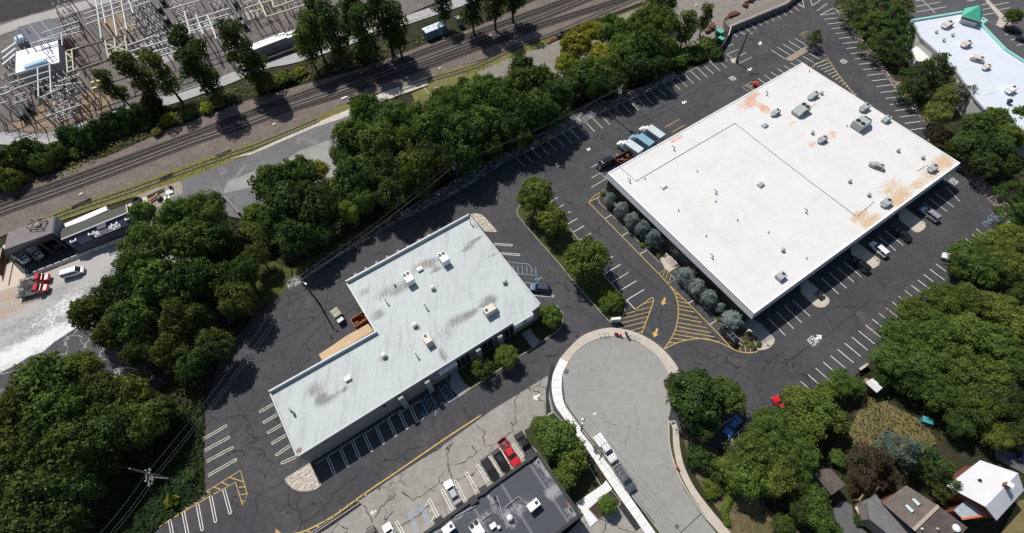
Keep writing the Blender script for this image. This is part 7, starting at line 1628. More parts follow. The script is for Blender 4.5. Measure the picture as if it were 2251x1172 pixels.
def mast():
    t = thing('lightning_mast', (0, 0, 0), 'thin dark steel mast with a short crossarm standing in the substation', 'mast', 'steel masts of the substation')
    m = MB(); m.tube([(0, 0, 0), (0, 0, 9.0)], [.2, .1], 8); m.build('post', M_STEELB, t, local=True); m = MB(); m.bar((-1.4, 0, 7.5), (1.4, 0, 7.5), .14); ar = m.build('crossarm', M_STEELB, t, local=True)
    for x in (-1.2, 0, 1.2): m = MB(); m.lathe((x, 0, 7.5), [(.08, -.9), (.14, -.7), (.08, -.5), (.14, -.3), (.06, 0)], 8); m.build('insulator', M_INS, t, local=True)
    return t
proto = mast(); first = True
MST = [(20, 225), (45, 262), (75, 280), (100, 285), (122, 278), (200, 250), (220, 238), (40, 285), (8, 270), (190, 262), (205, 232), (175, 130), (190, 120), (200, 150), (215, 175), (240, 60), (255, 95), (290, 85), (305, 120), (350, 75), (420, 95), (455, 75), (485, 45), (510, 70), (610, 45), (630, 40), (575, 60), (180, 60), (170, 20), (205, 20), (140, 150), (150, 170), (270, 30), (335, 60), (390, 40), (445, 10), (500, 5), (540, 40), (595, 30), (640, 60), (650, 40), (115, 240), (135, 262), (160, 282), (95, 225), (60, 215)]
for x, y in MST:
    o = proto if first else copy_tree(proto); first = False; P = at(x, y); o.location = (P.x, P.y, 0); o.rotation_euler = (0, 0, RY + random.uniform(-.1, .1) + (R(90) if random.random() < .3 else 0))
# control houses, transformer, white bus ducts
ch = thing('control_house', at(95, 150), 'white flat-roofed control house in the substation', 'building')
q = ats([(34, 164), (130.5, 136.5), (127, 89), (35, 114)], 6.5); w = q if area(q) > 0 else q[::-1]
m = MB(); m.prism(inset(w, .2), 0, 6.2, 0); m.build('wall', mat('panel_grey', (.34, .36, .38), .7, .1), ch); m = MB(); m.prism(w, 6.2, 6.5, 0, bottom=True); ro = m.build('roof', mat('house_roof', (.78, .80, .84), .5, .1, .3), ch)
m = MB(); c = at(80, 143, 7.4); m.box((c.x, c.y, 7.4), (6.4, 2.4, 1.6), RY, bevel=.4); m.build('roof_cooler', mat('cooler_blue', (.36, .55, .72), .35), ro)
for x, y in ((60, 112), (76, 108), (92, 104), (108, 99), (112, 112)): m = MB(); c = at(x, y, 7); m.bar((c.x, c.y, 6.5), (c.x, c.y, 8.2), .25); m.build('roof_bushing', M_INS, ro)
ch2 = thing('switch_house', at(115, 85), 'dark blue-grey roofed switch house behind the white control house', 'building')
q = ats([(35, 60), (113, 38), (165, 97), (140, 104), (60, 80)], 5.0); q = ats([(37, 60), (112, 40), (150, 82), (72, 104)], 5.0); w = q if area(q) > 0 else q[::-1]
m = MB(); m.prism(inset(w, .25), 0, 4.8, 0); m.build('wall', M_BRICK, ch2); m = MB(); m.prism(w, 4.8, 5.05, 0, bottom=True); ro = m.build('roof', mat('slate_roof', (.085, .095, .12), .7, .15), ch2)
for a, b in (((63, 53), (100, 97)), ((90, 46), (126, 90))): m = MB(); m.bar(at(*a, 5.1), at(*b, 5.1), .15, .08); m.build('roof_seam', M_GREYM, ro)
tk = thing('power_transformer', at(58, 92), 'pale blue transformer tank beside the white control house', 'transformer'); c = at(56, 82, 4); m = MB(); m.box((c.x, c.y, 2.4), (7.0, 3.6, 4.8), RY, bevel=.6); m.build('tank', mat('pale_blue_tank', (.50, .64, .74), .4, .1), tk)
m = MB()
for k in range(7): o = c + Vector((math.cos(RY), math.sin(RY), 0)) * (-3 + k); n_ = Vector((math.sin(RY), -math.cos(RY), 0)); m.box((o.x + n_.x * 2.2, o.y + n_.y * 2.2, 2.2), (.25, .9, 3.6), RY)
m.build('radiator', M_GREYM, tk)
for k in range(3): o = c + Vector((math.cos(RY), math.sin(RY), 0)) * (-2 + 2 * k); m = MB(); m.lathe((o.x, o.y, 4.7), [(.25, 0), (.3, .3), (.2, .5), (.28, .9), (.15, 1.2), (.2, 1.6), (.08, 2.2)], 8); m.build('bushing', M_INS, tk)
for i, (a, b) in enumerate((((6, 117), (37, 95)), ((8, 130), (36, 108)), ((8, 143), (35, 121)))):
    A, B = at(*a, 3.5), at(*b, 5.0); dct = thing('bus_duct', (A.x, A.y, 0), ('white bus duct with a red stripe, nearest the top', 'cream yellow edged white bus duct, the middle of three', 'white bus duct nearest the control house roof')[i], 'bus duct'); m = MB(); m.bar(A, B, .9, .7); m.build('duct', M_WHITEM, dct); m = MB(); m.bar((A.x, A.y, 0), (A.x, A.y, 3.2), .3); m.bar((B.x, B.y, 0), (B.x, B.y, 4.7), .3); m.build('support', M_STEELB, dct)
yb = thing('yellow_bus_frame', at(230, 190), 'yellow painted beam frame with insulators behind the roadside trees', 'steel frame')
M_YST = mat('yellow_steel', (.66, .54, .26), .5, .1)
for a, b in (((201, 183), (233, 175)), ((275, 128), (286, 148)), ((203, 196), (214, 193))): m = MB(); m.bar(at(*a, 7), at(*b, 7), .7, .7); m.build('beam', M_YST, yb)
for a in ((201, 183), (233, 175), (286, 148), (276, 130)): c = at(*a, 7); m = MB(); m.bar((c.x, c.y, 0), (c.x, c.y, 6.6), .4); m.build('leg', M_YST, yb)
for a in ((208, 176), (218, 172), (226, 168)): c = at(*a, 7.5); m = MB(); m.lathe(c, [(.3, -.8), (.4, -.4), (.25, 0), (.4, .4), (.2, .9)], 8); m.build('insulator', M_STEELY, yb)
# chain fence along the service road
fpx = [(-60, 292), (0, 287), (40, 296), (75, 300), (110, 297), (170, 275), (240, 250), (300, 228), (360, 207), (420, 188), (470, 168), (520, 148), (575, 126)]
fth = thing('chain_fence', at(200, 265), 'thin dark fence with posts along the substation service road', 'fence')
m = MB()
for a, b in zip(fpx[:-1], fpx[1:]): A, B = at(*a), at(*b); m.bar((A.x, A.y, 1.9), (B.x, B.y, 1.9), .07); m.bar((A.x, A.y, .3), (B.x, B.y, .3), .05)
m.build('rails', M_STEELB, fth)
for a, b in zip(fpx[:-1], fpx[1:]):
    for k in range(3): c = at(a[0] + (b[0] - a[0]) * k / 3, a[1] + (b[1] - a[1]) * k / 3); mm = MB(); mm.bar((c.x, c.y, 0), (c.x, c.y, 2.0), .1); mm.build('post', M_STEELB, fth)
fth2 = thing('chain_fence', at(960, 42), 'thin dark fence with posts behind the blue-grey signal hut', 'fence'); m = MB(); A, B = at(905, 58), at(1000, 26); m.bar((A.x, A.y, 1.9), (B.x, B.y, 1.9), .07); m.bar((A.x, A.y, .3), (B.x, B.y, .3), .05); m.build('rails', M_STEELB, fth2)
for k in range(8): c = A.lerp(B, k / 7); mm = MB(); mm.bar((c.x, c.y, 0), (c.x, c.y, 2.0), .1); mm.build('post', M_STEELB, fth2)
# ================================================================ TREES AND PLANTS
def leaf_mesh(name, P, N, S, tint, aspect=0.75, up=None):
    """P centres, N facing, S sizes; one four-cornered leaf spray each"""
    n = len(P); r = rng.normal(size=(n, 3)); N = N / (np.linalg.norm(N, axis=1, keepdims=True) + 1e-9)
    T = np.cross(N, r) if up is None else up; T /= np.linalg.norm(T, axis=1, keepdims=True) + 1e-9
    B = np.cross(N, T); s = S[:, None]
    j = lambda: 1 + rng.uniform(-.3, .3, (n, 1))
    V = np.stack([P - T * s * j() * .5 - B * s * aspect * .28 * j(), P + T * s * .1 - B * s * aspect * .55 * j(), P + T * s * .55 * j() + B * s * .05, P - T * s * .05 + B * s * aspect * .55 * j()], 1)
    V[:, 2] -= N * s * .18; V[:, 0] -= N * s * .10
    me = bpy.data.meshes.new(name); me.vertices.add(4 * n); me.vertices.foreach_set('co', V.reshape(-1).astype(np.float32))
    me.loops.add(4 * n); me.loops.foreach_set('vertex_index', np.arange(4 * n, dtype=np.int32))
    me.polygons.add(n); me.polygons.foreach_set('loop_start', np.arange(0, 4 * n, 4, dtype=np.int32)); me.polygons.foreach_set('loop_total', np.full(n, 4, dtype=np.int32))
    a = me.attributes.new('tint', 'FLOAT', 'POINT'); a.data.foreach_set('value', np.repeat(tint, 4).astype(np.float32))
    me.materials.append(LEAF); me.update(calc_edges=True); me.validate(); return me
def lobes_crown(name, lobes, per_area, size, up_bias=0.15, jitter=0.38, fill=0.2, aspect=0.8):
    """lobes: (centre, radii); leaf sprays on each lobe's skin, thinned where lobes overlap"""
    P, N, T = [], [], []
    C = np.array([l[0] for l in lobes], float); RR = np.array([l[1] for l in lobes], float)
    for i in range(len(lobes)):
        c, r = C[i], RR[i]; k = int(per_area * (r[0] * r[1] + r[0] * r[2] + r[1] * r[2]) / 3 * 4 * math.pi)
        d = rng.normal(size=(k, 3)); d /= np.linalg.norm(d, axis=1, keepdims=True)
        d[:, 2] = np.where((d[:, 2] < -.3) & (rng.random(k) < .6), -d[:, 2], d[:, 2])
        rad = np.where(rng.random(k) < fill, rng.uniform(.35, .85, k), rng.uniform(.84, 1.10, k))
        # ragged lobes: low-frequency bumps
        ph = rng.uniform(0, 6.28, 3); b = 1 + .18 * np.sin(d[:, 0] * 5 + ph[0]) + .18 * np.sin(d[:, 1] * 6 + ph[1]) + .08 * np.sin(d[:, 2] * 7 + ph[2])
        p = c + d * r * (rad * b)[:, None]
        keep = np.ones(k, bool)
        for j in range(len(lobes)):
            if j == i: continue
            q = (p - C[j]) / RR[j]; keep &= ~((np.linalg.norm(q, axis=1) < .66) & (rng.random(k) < .85))
        p, d = p[keep], d[keep]; k = len(p)
        nn = d / r; nn /= np.linalg.norm(nn, axis=1, keepdims=True); nn = nn + rng.normal(scale=jitter, size=(k, 3)); nn[:, 2] += up_bias
        lt = rng.uniform(.25, .75)
        P.append(p); N.append(nn); T.append(np.clip(lt + rng.normal(scale=.14, size=k), 0, 1))
    P, N, T = np.concatenate(P), np.concatenate(N), np.concatenate(T)
    S = size * rng.uniform(.6, 1.45, len(P))
    return leaf_mesh(name, P, N, S, T, aspect)
def dome_lobes(n, rx, ry, rz, cz, r0, r1, low=-.35, seed=0):
    g = np.random.default_rng(seed); out = []; tries = 0
    while len(out) < n and tries < 4000:
        tries += 1
        d = g.normal(size=3); d /= np.linalg.norm(d)
        if d[2] < low: continue
        f = g.uniform(.45, .82); c = np.array([d[0] * rx * f, d[1] * ry * f, cz + d[2] * rz * f]); r = g.uniform(r0, r1)
        if any(np.linalg.norm(c - o[0]) < .52 * (r + o[1][0]) for o in out): continue
        out.append((c, np.array([r, r * g.uniform(.85, 1.15), r * g.uniform(.68, .9)])))
    out.append((np.array([0, 0, cz - rz * .15]), np.array([rx * .78, ry * .78, rz * .78])))
    return out
def trunk_mesh(name, h, r, limbs, m_, seed=0, lean=0.0):
    g = random.Random(seed); mb = MB(); pts = [Vector((g.uniform(-.1, .1) * i * .3 + lean * i, g.uniform(-.1, .1) * i * .3, h * i / 5)) for i in range(6)]; pts[0] = Vector((0, 0, -.3))
    mb.tube(pts, [r * (1.25 if i == 0 else 1 - .13 * i) for i in range(6)], 8)
    for c in limbs:
        a = pts[g.choice((2, 3, 4))]; b = Vector(c); mid = a.lerp(b, .5) + Vector((g.uniform(-.3, .3), g.uniform(-.3, .3), g.uniform(.1, .5)))
        mb.tube([a, mid, b], [r * .45, r * .28, r * .08], 5)
    o = mb.build(name, m_); me = o.data; bpy.data.objects.remove(o); return me
KINDS = {}
def kind(key, crown, trunk, cz, rad, name, alt=1): KINDS.setdefault(key, []).append((crown, trunk, cz, rad, name))
for s in range(5):
    L = dome_lobes(38, 5, 5, 3.7, 6.2, .65, 1.7, seed=20 + s)
    kind('oak', lobes_crown('crown', L, 12.5, .40, fill=.12, jitter=.46), trunk_mesh('trunk', 6.5, .32, [l[0] for l in L[:8]], BARK, s), 6.2, 5.0, 'broadleaf_tree')
for s in range(3):
    L = dome_lobes(40, 5, 5, 3.4, 5.6, .75, 1.25, seed=60 + s)
    kind('fine', lobes_crown('crown', L, 22.0, .27, fill=.12, jitter=.45), trunk_mesh('trunk', 6, .30, [l[0] for l in L[:8]], BARK, 9 + s), 5.6, 5.0, 'feathery_tree')
for s in range(3):
    L = dome_lobes(24, 4.6, 4.6, 3.2, 5.0, .7, 1.3, seed=90 + s, low=-.6)
    kind('open', lobes_crown('crown', L[:-1], 7.0, .40, fill=.1, jitter=.7), trunk_mesh('trunk', 6, .26, [l[0] for l in L[:20]], BARK_PALE, 19 + s), 5.0, 5.0, 'thin_crowned_tree')
for s in range(3):      # tall, narrow, broken crowns on visible trunks
    g = np.random.default_rng(130 + s); L = []
    for i in range(24):
        z = 5.5 + i * .58; a = g.uniform(0, 6.28); q = g.uniform(.8, 3.4) * (1 - abs(z - 11.5) / 13); r = g.uniform(1.0, 1.9)
        L.append((np.array([math.cos(a) * q, math.sin(a) * q, z]), np.array([r, r, r * .8])))
    kind('tall', lobes_crown('crown', L, 7.5, .46, fill=.1, jitter=.65), trunk_mesh('trunk', 16, .34, [l[0] for l in L[::2]], BARK, 29 + s), 11.5, 4.2, 'tall_tree')
for s in range(4):
    L = dome_lobes(30, 2.2, 2.2, 2.5, 2.5, .48, .78, low=-.7, seed=220 + s); L = [(np.array([c[0] * (1.12 - .10 * c[2]), c[1] * (1.12 - .10 * c[2]), c[2]]), r) for c, r in L]
    kind('blue', lobes_crown('crown', L, 30.0, .24, fill=.1, jitter=.45, aspect=.5), trunk_mesh('trunk', 3.6, .14, [], BARK, 80 + s), 2.5, 2.2, 'spruce_tree')
for s in range(3):      # pines: ragged level plates of needles
    g = np.random.default_rng(240 + s); L = []
    for i in range(34):
        t = i / 33; z = 3.0 + 8.5 * t; a = g.uniform(0, 6.28); q = (4.3 * (1 - t) ** .7 + .2) * g.uniform(.55, 1.0); r = g.uniform(.8, 1.45) * (1 - .45 * t)
        L.append((np.array([math.cos(a) * q, math.sin(a) * q, z]), np.array([r * 1.15, r * 1.15, r * .42])))
    kind('pine', lobes_crown('crown', L, 13.0, .38, fill=.15, jitter=.7, aspect=.5), trunk_mesh('trunk', 10.5, .28, [l[0] for l in L[::2]], BARK, 40 + s), 6.5, 4.7, 'pine_tree')
for s in range(3):
    L = dome_lobes(16, 5, 5, 3.4, 2.2, 1.2, 1.9, low=-.1, seed=300 + s)
    kind('shrub', lobes_crown('foliage', L, 8.0, .55, fill=.15), trunk_mesh('stem', 2.4, .22, [l[0] for l in L[:6]], BARK, 60 + s), 2.4, 5.0, 'shrub')
for s in range(2):
    L = [(np.array([0, 0, 1.6]), np.array([4.6, 4.6, 3.4]))] + dome_lobes(22, 5, 5, 3.6, 1.8, 1.0, 1.5, low=0, seed=340 + s)
    kind('clipped', lobes_crown('foliage', L, 22.0, .32, fill=.1, jitter=.4), trunk_mesh('stem', 2.4, .22, [], BARK, 70 + s), 2.4, 5.0, 'clipped_shrub')
def bare(name, seed, n=26, H=9.0, Rr=4.5):
    g = random.Random(seed); mb = MB(); mb.tube([(0, 0, -.3), (.1, 0, H * .35), (0, .2, H * .75)], [.3, .24, .08], 7)
    for i in range(n):
        z = g.uniform(.3, .75) * H; a = g.uniform(0, 6.28); L = Rr * g.uniform(.5, 1.05); b = Vector((0, 0, z)); e = Vector((math.cos(a) * L, math.sin(a) * L, z + g.uniform(.1, .35) * H)); mid = b.lerp(e, .5) + Vector((g.uniform(-.4, .4), g.uniform(-.4, .4), g.uniform(0, .5)))
        mb.tube([b, mid, e], [.10, .06, .02], 5)
        for k in range(4):
            t = g.uniform(.4, 1); s_ = mid.lerp(e, t * .9); mb.tube([s_, s_ + Vector((g.uniform(-1, 1), g.uniform(-1, 1), g.uniform(0, .9)))], [.035, .012], 4)
    o = mb.build(name, BARK_PALE); me = o.data; bpy.data.objects.remove(o); return me
BARE = [bare('branches', s) for s in (1, 2, 3)]
GREEN = {'A': (.066, .108, .028), 'B': (.110, .172, .038), 'C': (.140, .210, .040), 'D': (.290, .310, .040), 'E': (.30, .37, .36), 'F': (.185, .200, .055), 'G': (.085, .062, .036), 'H': (.17, .195, .13), 'J': (.080, .132, .036), 'K': (.142, .198, .040), 'L': (.094, .126, .029), 'P': (.030, .055, .018), 'M': (.155, .140, .055), 'N': (.125, .165, .135)}
NTREE = [0]
def px_scale(x, y, z): return 1.0 / (at(x + 1, y, z) - at(x, y, z)).length
def tree(k, x, y, rpx, col, label, group=None, hz=1.0, cat='tree', base=False):
    """x, y: photo position of the crown's middle (or of the foot when base); rpx: crown radius there"""
    V = KINDS[k]; i = NTREE[0]; NTREE[0] += 1; crown, trunk, cz, rad, nm = V[i % len(V)]
    zc = 4.0
    for _ in range(3):
        R_ = rpx / px_scale(x, y, 0 if base else zc); s = R_ / rad; zc = cz * s * hz
    p = at(x, y, 0) if base else at(x, y, zc)
    t = thing(nm, (p.x, p.y, 0), label, cat, group, (i * 2.399) % 6.283); t.scale = (s, s, s * hz)
    co = bpy.data.objects.new(crown.name.split('.')[0], crown); COL.objects.link(co); co.parent = t
    g_ = GREEN[col]; v = 1 + .16 * math.sin(i * 12.9898 + 3); co.color = (g_[0] * v * (1 + .1 * math.sin(i * 7.7)), g_[1] * v, g_[2] * v, 1)
    if k in ('shrub', 'clipped') and rpx < 14: return t
    tr_ = bpy.data.objects.new(trunk.name.split('.')[0], trunk); COL.objects.link(tr_); tr_.parent = t
    return t
def bare_tree(x, y, rpx, label, group=None, hz=1.0):
    s = rpx / px_scale(x, y, 6) / 4.5; p = at(x, y, 6 * s); t = thing('bare_tree', (p.x, p.y, 0), label, 'tree', group, x % 6.28); t.scale = (s, s, s * hz)
    o = bpy.data.objects.new('branches', BARE[int(x) % 3]); COL.objects.link(o); o.parent = t
def wood(lst, label, group, k='oak', hz=1.0):
    for n_, e in enumerate(lst): tree(e[4] if len(e) > 4 else ('fine' if k == 'oak' and len(lst) > 9 and n_ % 3 == 1 else k), e[0], e[1], e[2], e[3], label, group, hz)
# --- lower left wood
wood([(112, 838, 62, 'B'), (178, 822, 52, 'K'), (62, 900, 66, 'L'), (145, 905, 68, 'B'), (225, 880, 62, 'L'), (290, 870, 46, 'K'), (20, 985, 66, 'K'), (98, 985, 70, 'L'), (178, 975, 66, 'L'), (248, 945, 56, 'A'), (312, 925, 52, 'B'), (20, 1075, 66, 'A'), (95, 1075, 66, 'L'), (170, 1060, 56, 'A'), (60, 1160, 66, 'A'), (140, 1150, 50, 'A'), (-40, 1040, 60, 'A'), (-50, 1150, 70, 'A'), (230, 1015, 42, 'A'), (352, 905, 36, 'A')],
     'dark green broadleaf tree in the big wood filling the lower left corner', 'trees of the lower left wood', 'oak', 1.35)
wood([(205, 688, 42, 'L'), (262, 640, 44, 'A'), (300, 700, 50, 'B'), (250, 735, 40, 'L'), (330, 545, 58, 'B'), (318, 470, 28, 'B'), (400, 480, 46, 'B'), (455, 468, 48, 'B'), (415, 535, 52, 'B'), (360, 620, 56, 'B'), (300, 590, 44, 'B'), (425, 620, 54, 'A'), (400, 700, 48, 'L'), (345, 660, 44, 'K'), (480, 530, 40, 'A'), (480, 620, 40, 'A'), (310, 770, 40, 'A'), (380, 770, 42, 'L'), (440, 690, 36, 'A'), (530, 600, 38, 'A'), (520, 660, 40, 'L'), (470, 760, 40, 'A'), (565, 560, 30, 'L'), (420, 800, 36, 'A')],
     'dark green broadleaf tree in the wood between the pale yard and the asphalt', 'trees of the wood beside the pale yard', 'oak', 1.45)
for e in ((235, 712, 34), (290, 752, 40), (345, 752, 42), (385, 790, 34), (300, 810, 30), (475, 745, 26)): bare_tree(*e, 'grey leafless tree at the gap between the two left woods', 'leafless trees of the left woods')
wood([(560, 470, 26, 'C'), (548, 505, 22, 'C'), (575, 520, 24, 'J')], 'bright green bushy tree at the west tip of the central wood', 'bright trees at the west tip', 'oak')
wood([(608, 405, 52, 'B'), (655, 385, 46, 'B'), (640, 450, 54, 'J'), (690, 455, 50, 'A'), (605, 480, 42, 'B'), (650, 520, 46, 'A'), (700, 510, 34, 'J')], 'green broadleaf tree of the clump beside the pale concrete apron', 'trees of the clump by the apron', 'oak', 1.3)
tree('oak', 700, 376, 26, 'D', 'small yellow-green tree against the pale concrete apron')
tree('oak', 735, 410, 24, 'K', 'mid green tree just right of the yellow-green one by the apron')
wood([(805, 245, 40, 'B'), (862, 262, 44, 'B'), (780, 300, 44, 'B'), (835, 320, 52, 'B'), (760, 345, 34, 'B'), (780, 385, 46, 'B'), (890, 320, 44, 'K'), (845, 380, 52, 'J'), (905, 375, 48, 'K'), (955, 285, 50, 'B'), (800, 430, 38, 'C'), (860, 425, 40, 'J'), (930, 400, 34, 'A'), (1000, 235, 48, 'B'), (1050, 215, 42, 'B'), (1010, 295, 50, 'J'), (960, 345, 44, 'A'), (1065, 275, 44, 'B'), (1020, 345, 40, 'A'), (1105, 225, 46, 'B'), (1145, 190, 42, 'B'), (1190, 185, 42, 'B'), (1120, 280, 40, 'J'), (1175, 240, 46, 'B'), (1225, 210, 40, 'J'), (1080, 320, 34, 'A'), (1145, 300, 30, 'A'), (1215, 255, 32, 'A'), (750, 440, 34, 'A'), (770, 465, 28, 'C'), (925, 262, 38, 'B'), (965, 245, 36, 'J'), (1085, 205, 36, 'B'), (1150, 155, 34, 'J'), (880, 258, 34, 'H'), (975, 222, 32, 'B'), (1020, 205, 32, 'J'), (1062, 190, 30, 'B')],
     'green broadleaf tree in the long belt between the railway and the parking lots', 'trees of the long belt', 'oak', 1.4)
bare_tree(925, 240, 34, 'grey leafless crown at the railway side of the long tree belt')
bare_tree(1270, 110, 26, 'pale twiggy crown among the yellow trees')
wood([(1268, 100, 40, 'D'), (1300, 72, 30, 'D'), (1248, 140, 30, 'D'), (1290, 150, 34, 'K'), (1315, 120, 34, 'D'), (1268, 175, 36, 'J')], 'yellow-green broadleaf tree by the railway siding', 'yellow-green trees by the siding')
wood([(1345, 70, 36, 'B'), (1370, 110, 38, 'K'), (1335, 150, 34, 'K'), (1385, 65, 34, 'B'), (1425, 45, 40, 'K'), (1462, 55, 34, 'K'), (1420, 95, 40, 'B'), (1460, 105, 34, 'B'), (1400, 145, 34, 'J'), (1445, 150, 28, 'A'), (1310, 185, 32, 'A'), (1355, 185, 28, 'A')], 'green broadleaf tree in the north end of the belt, right of the yellow ones', 'trees at the north end of the belt', 'oak', 1.3)
tree('tall', 1508, 62, 26, 'B', 'slim upright green tree north of the belt', None, .75); tree('tall', 1550, 40, 20, 'L', 'small dark thin tree standing by the scrap piles', None, .8); tree('oak', 1455, 8, 34, 'L', 'dark tree at the top edge above the green belt')
for e in ((1505, 120, 22, 'B'), (1530, 118, 24, 'J'), (1555, 100, 20, 'B'), (1575, 118, 18, 'A'), (1490, 135, 18, 'C')): tree('shrub', e[0], e[1], e[2], e[3], 'green shrub on the bank below the bin enclosure', 'shrubs below the bin enclosure', .9, 'shrub')
tree('pine', 1791, 84, 22, 'L', 'dark feathery evergreen alone on the tan parking island', None, .8)
# --- trees at the substation
TS = [(300, 165, 34, 'L', 'dark tall tree standing in front of the yellow bus frame'), (352, 160, 32, 'K', 'tall lighter tree with a leaning trunk beside the service road'), (420, 122, 38, 'A', 'very dark tall tree nearest the white beam grid'), (440, 160, 38, 'A', 'very dark tall tree, the lower of the pair by the beam grid'), (528, 110, 40, 'A', 'dark tall tree left of the longer trailer'), (560, 150, 32, 'A', 'dark tree below the longer trailer'), (672, 100, 28, 'K', 'light green tree right of the shorter trailer'), (705, 35, 36, 'L', 'dark tall tree at the top edge above the shorter trailer'), (735, 70, 38, 'A', 'dark tall tree in the middle of the railway grove'), (770, 30, 40, 'A', 'dark tall tree at the top edge of the railway grove'), (800, 75, 36, 'A', 'dark tall tree at the railway side of the grove'), (840, 30, 42, 'A', 'widest dark tall tree of the railway grove'), (868, 62, 34, 'A', 'dark tall tree at the right end of the railway grove'), (690, 75, 30, 'B', 'green tall tree at the left end of the railway grove')]
for x, y, r, c, lb in TS: tree('tall', x, y, r, c, lb, None, .85)
tree('tall', 248, 190, 26, 'L', 'thin dark tree just left of the yellow bus frame', None, .8)
for x, y, r, c, lb in ((972, 12, 24, 'A', 'dark tree at the top edge left of the relay cabinet'), (1035, 10, 32, 'A', 'dark tree at the top edge right of the relay cabinet'), (1085, 0, 34, 'L', 'dark tree at the top edge before the railway curve'), (1125, -25, 36, 'A', 'dark tree cut by the top edge beside the railway curve')): tree('tall', x, y, r, c, lb, None, .8)
wood([(15, 365, 30, 'A'), (50, 350, 30, 'L'), (75, 335, 30, 'A'), (20, 395, 26, 'K'), (95, 360, 22, 'B'), (155, 300, 24, 'A'), (185, 305, 24, 'A'), (128, 335, 20, 'B'), (218, 285, 24, 'A'), (250, 270, 24, 'A'), (282, 262, 22, 'A'), (310, 250, 24, 'A'), (335, 228, 22, 'L'), (-20, 385, 34, 'A')], 'dark green shrubby tree along the north side of the railway', 'shrubby trees north of the railway', 'shrub', 1.6)
wood([(250, 292, 14, 'F'), (280, 282, 14, 'C'), (372, 262, 18, 'D'), (395, 258, 18, 'F'), (415, 250, 16, 'F'), (455, 238, 16, 'D'), (480, 228, 15, 'F'), (600, 182, 18, 'F'), (625, 172, 18, 'C'), (645, 168, 14, 'F'), (660, 158, 14, 'D'), (575, 190, 16, 'F'), (120, 360, 14, 'C'), (170, 335, 16, 'C'), (60, 388, 14, 'F'), (205, 318, 14, 'C'), (790, 122, 14, 'F'), (880, 85, 12, 'F'), (320, 272, 14, 'C'), (345, 290, 12, 'F')], 'low yellowish weedy bush on the railway bank', 'weedy bushes on the railway bank', 'shrub', .9)
# --- upper right pines
wood([(1882, 18, 40, 'J'), (1918, 50, 40, 'B'), (1930, 5, 40, 'J'), (1965, 38, 40, 'J'), (1985, 8, 34, 'K'), (1942, 92, 42, 'J'), (1975, 105, 40, 'J'), (1992, 72, 34, 'J')], 'dark green pine in the row between the upper lot and the store', 'pines beside the store', 'pine', .62)
wood([(2025, 165, 46, 'J'), (2062, 145, 38, 'J'), (2012, 195, 36, 'J'), (2050, 185, 34, 'J'), (2085, 165, 26, 'J')], 'dark green pine overhanging the left edge of the store roof', 'pines overhanging the store roof', 'pine', .75)
tree('open', 2118, 205, 36, 'H', 'thin pale grey-green tree over the store roof'); tree('open', 2100, 185, 24, 'F', 'small olive thin tree left of the pale grey-green one')
tree('fine', 2062, 250, 34, 'F', 'olive yellow feathery tree beside the rock slope'); tree('fine', 2078, 212, 28, 'F', 'olive feathery tree between the pines and the store roof')
wood([(2150, 275, 36, 'J'), (2190, 262, 34, 'B'), (2135, 320, 40, 'J'), (2185, 320, 40, 'J'), (2220, 300, 34, 'K'), (2165, 360, 36, 'J'), (2215, 360, 30, 'A'), (2240, 255, 30, 'C')], 'green broadleaf tree below the store, right of the white building corner', 'trees below the store', 'oak')
tree('open', 2058, 298, 30, 'G', 'dark purplish brown tree at the rock slope'); tree('open', 2090, 325, 26, 'L', 'dark scrubby tree behind the white building corner')
tree('oak', 2228, 36, 21, 'B', 'small round tree on the kerbed island of the upper right lot');
kerbed('kerbed_island', [(2165, 2), (2172, 0), (2205, 33), (2222, 45), (2222, 58), (2200, 62), (2188, 56), (2196, 40)], M_CONC)
# --- right edge wood
wood([(2235, 415, 36, 'J'), (2225, 470, 34, 'B', 'pine'), (2250, 445, 30, 'J', 'pine')], 'dark green tree at the right edge above the blue parking bays', 'trees above the blue bays', 'pine')
wood([(2225, 528, 44, 'K'), (2175, 540, 40, 'K'), (2125, 560, 40, 'B'), (2160, 590, 44, 'B'), (2215, 585, 44, 'K'), (2110, 590, 26, 'B'), (2245, 640, 30, 'B')], 'green tree of the clump right of the half-hidden white car', 'trees right of the hidden white car', 'fine')
wood([(2070, 660, 46, 'K'), (2010, 690, 46, 'K'), (2130, 660, 46, 'B'), (2050, 730, 56, 'B'), (1980, 740, 50, 'B'), (2120, 730, 54, 'K'), (2190, 680, 48, 'K'), (2245, 720, 50, 'K'), (2180, 750, 54, 'B'), (1960, 790, 46, 'B'), (2030, 790, 52, 'B'), (2100, 800, 56, 'B'), (2170, 830, 54, 'K'), (2235, 800, 50, 'B'), (2070, 860, 48, 'B'), (2140, 890, 52, 'B'), (2210, 880, 52, 'A'), (2000, 840, 36, 'A'), (1940, 830, 26, 'A'), (2190, 955, 36, 'K'), (2240, 950, 40, 'A'), (2110, 930, 36, 'A')],
     'green tree in the large wood between the parking stalls and the gardens', 'trees of the large garden wood', 'fine')
wood([(1850, 840, 34, 'B'), (1880, 850, 26, 'J'), (1815, 862, 26, 'K')], 'green feathery tree beside the small brick shed', 'trees beside the brick shed', 'fine')
wood([(1760, 885, 44, 'K'), (1805, 905, 44, 'K'), (1728, 920, 34, 'B'), (1775, 935, 44, 'C'), (1835, 925, 34, 'K'), (1745, 960, 36, 'B'), (1682, 922, 27, 'K')], 'bright green broadleaf tree around the half-hidden red car', 'trees around the hidden red car', 'oak')
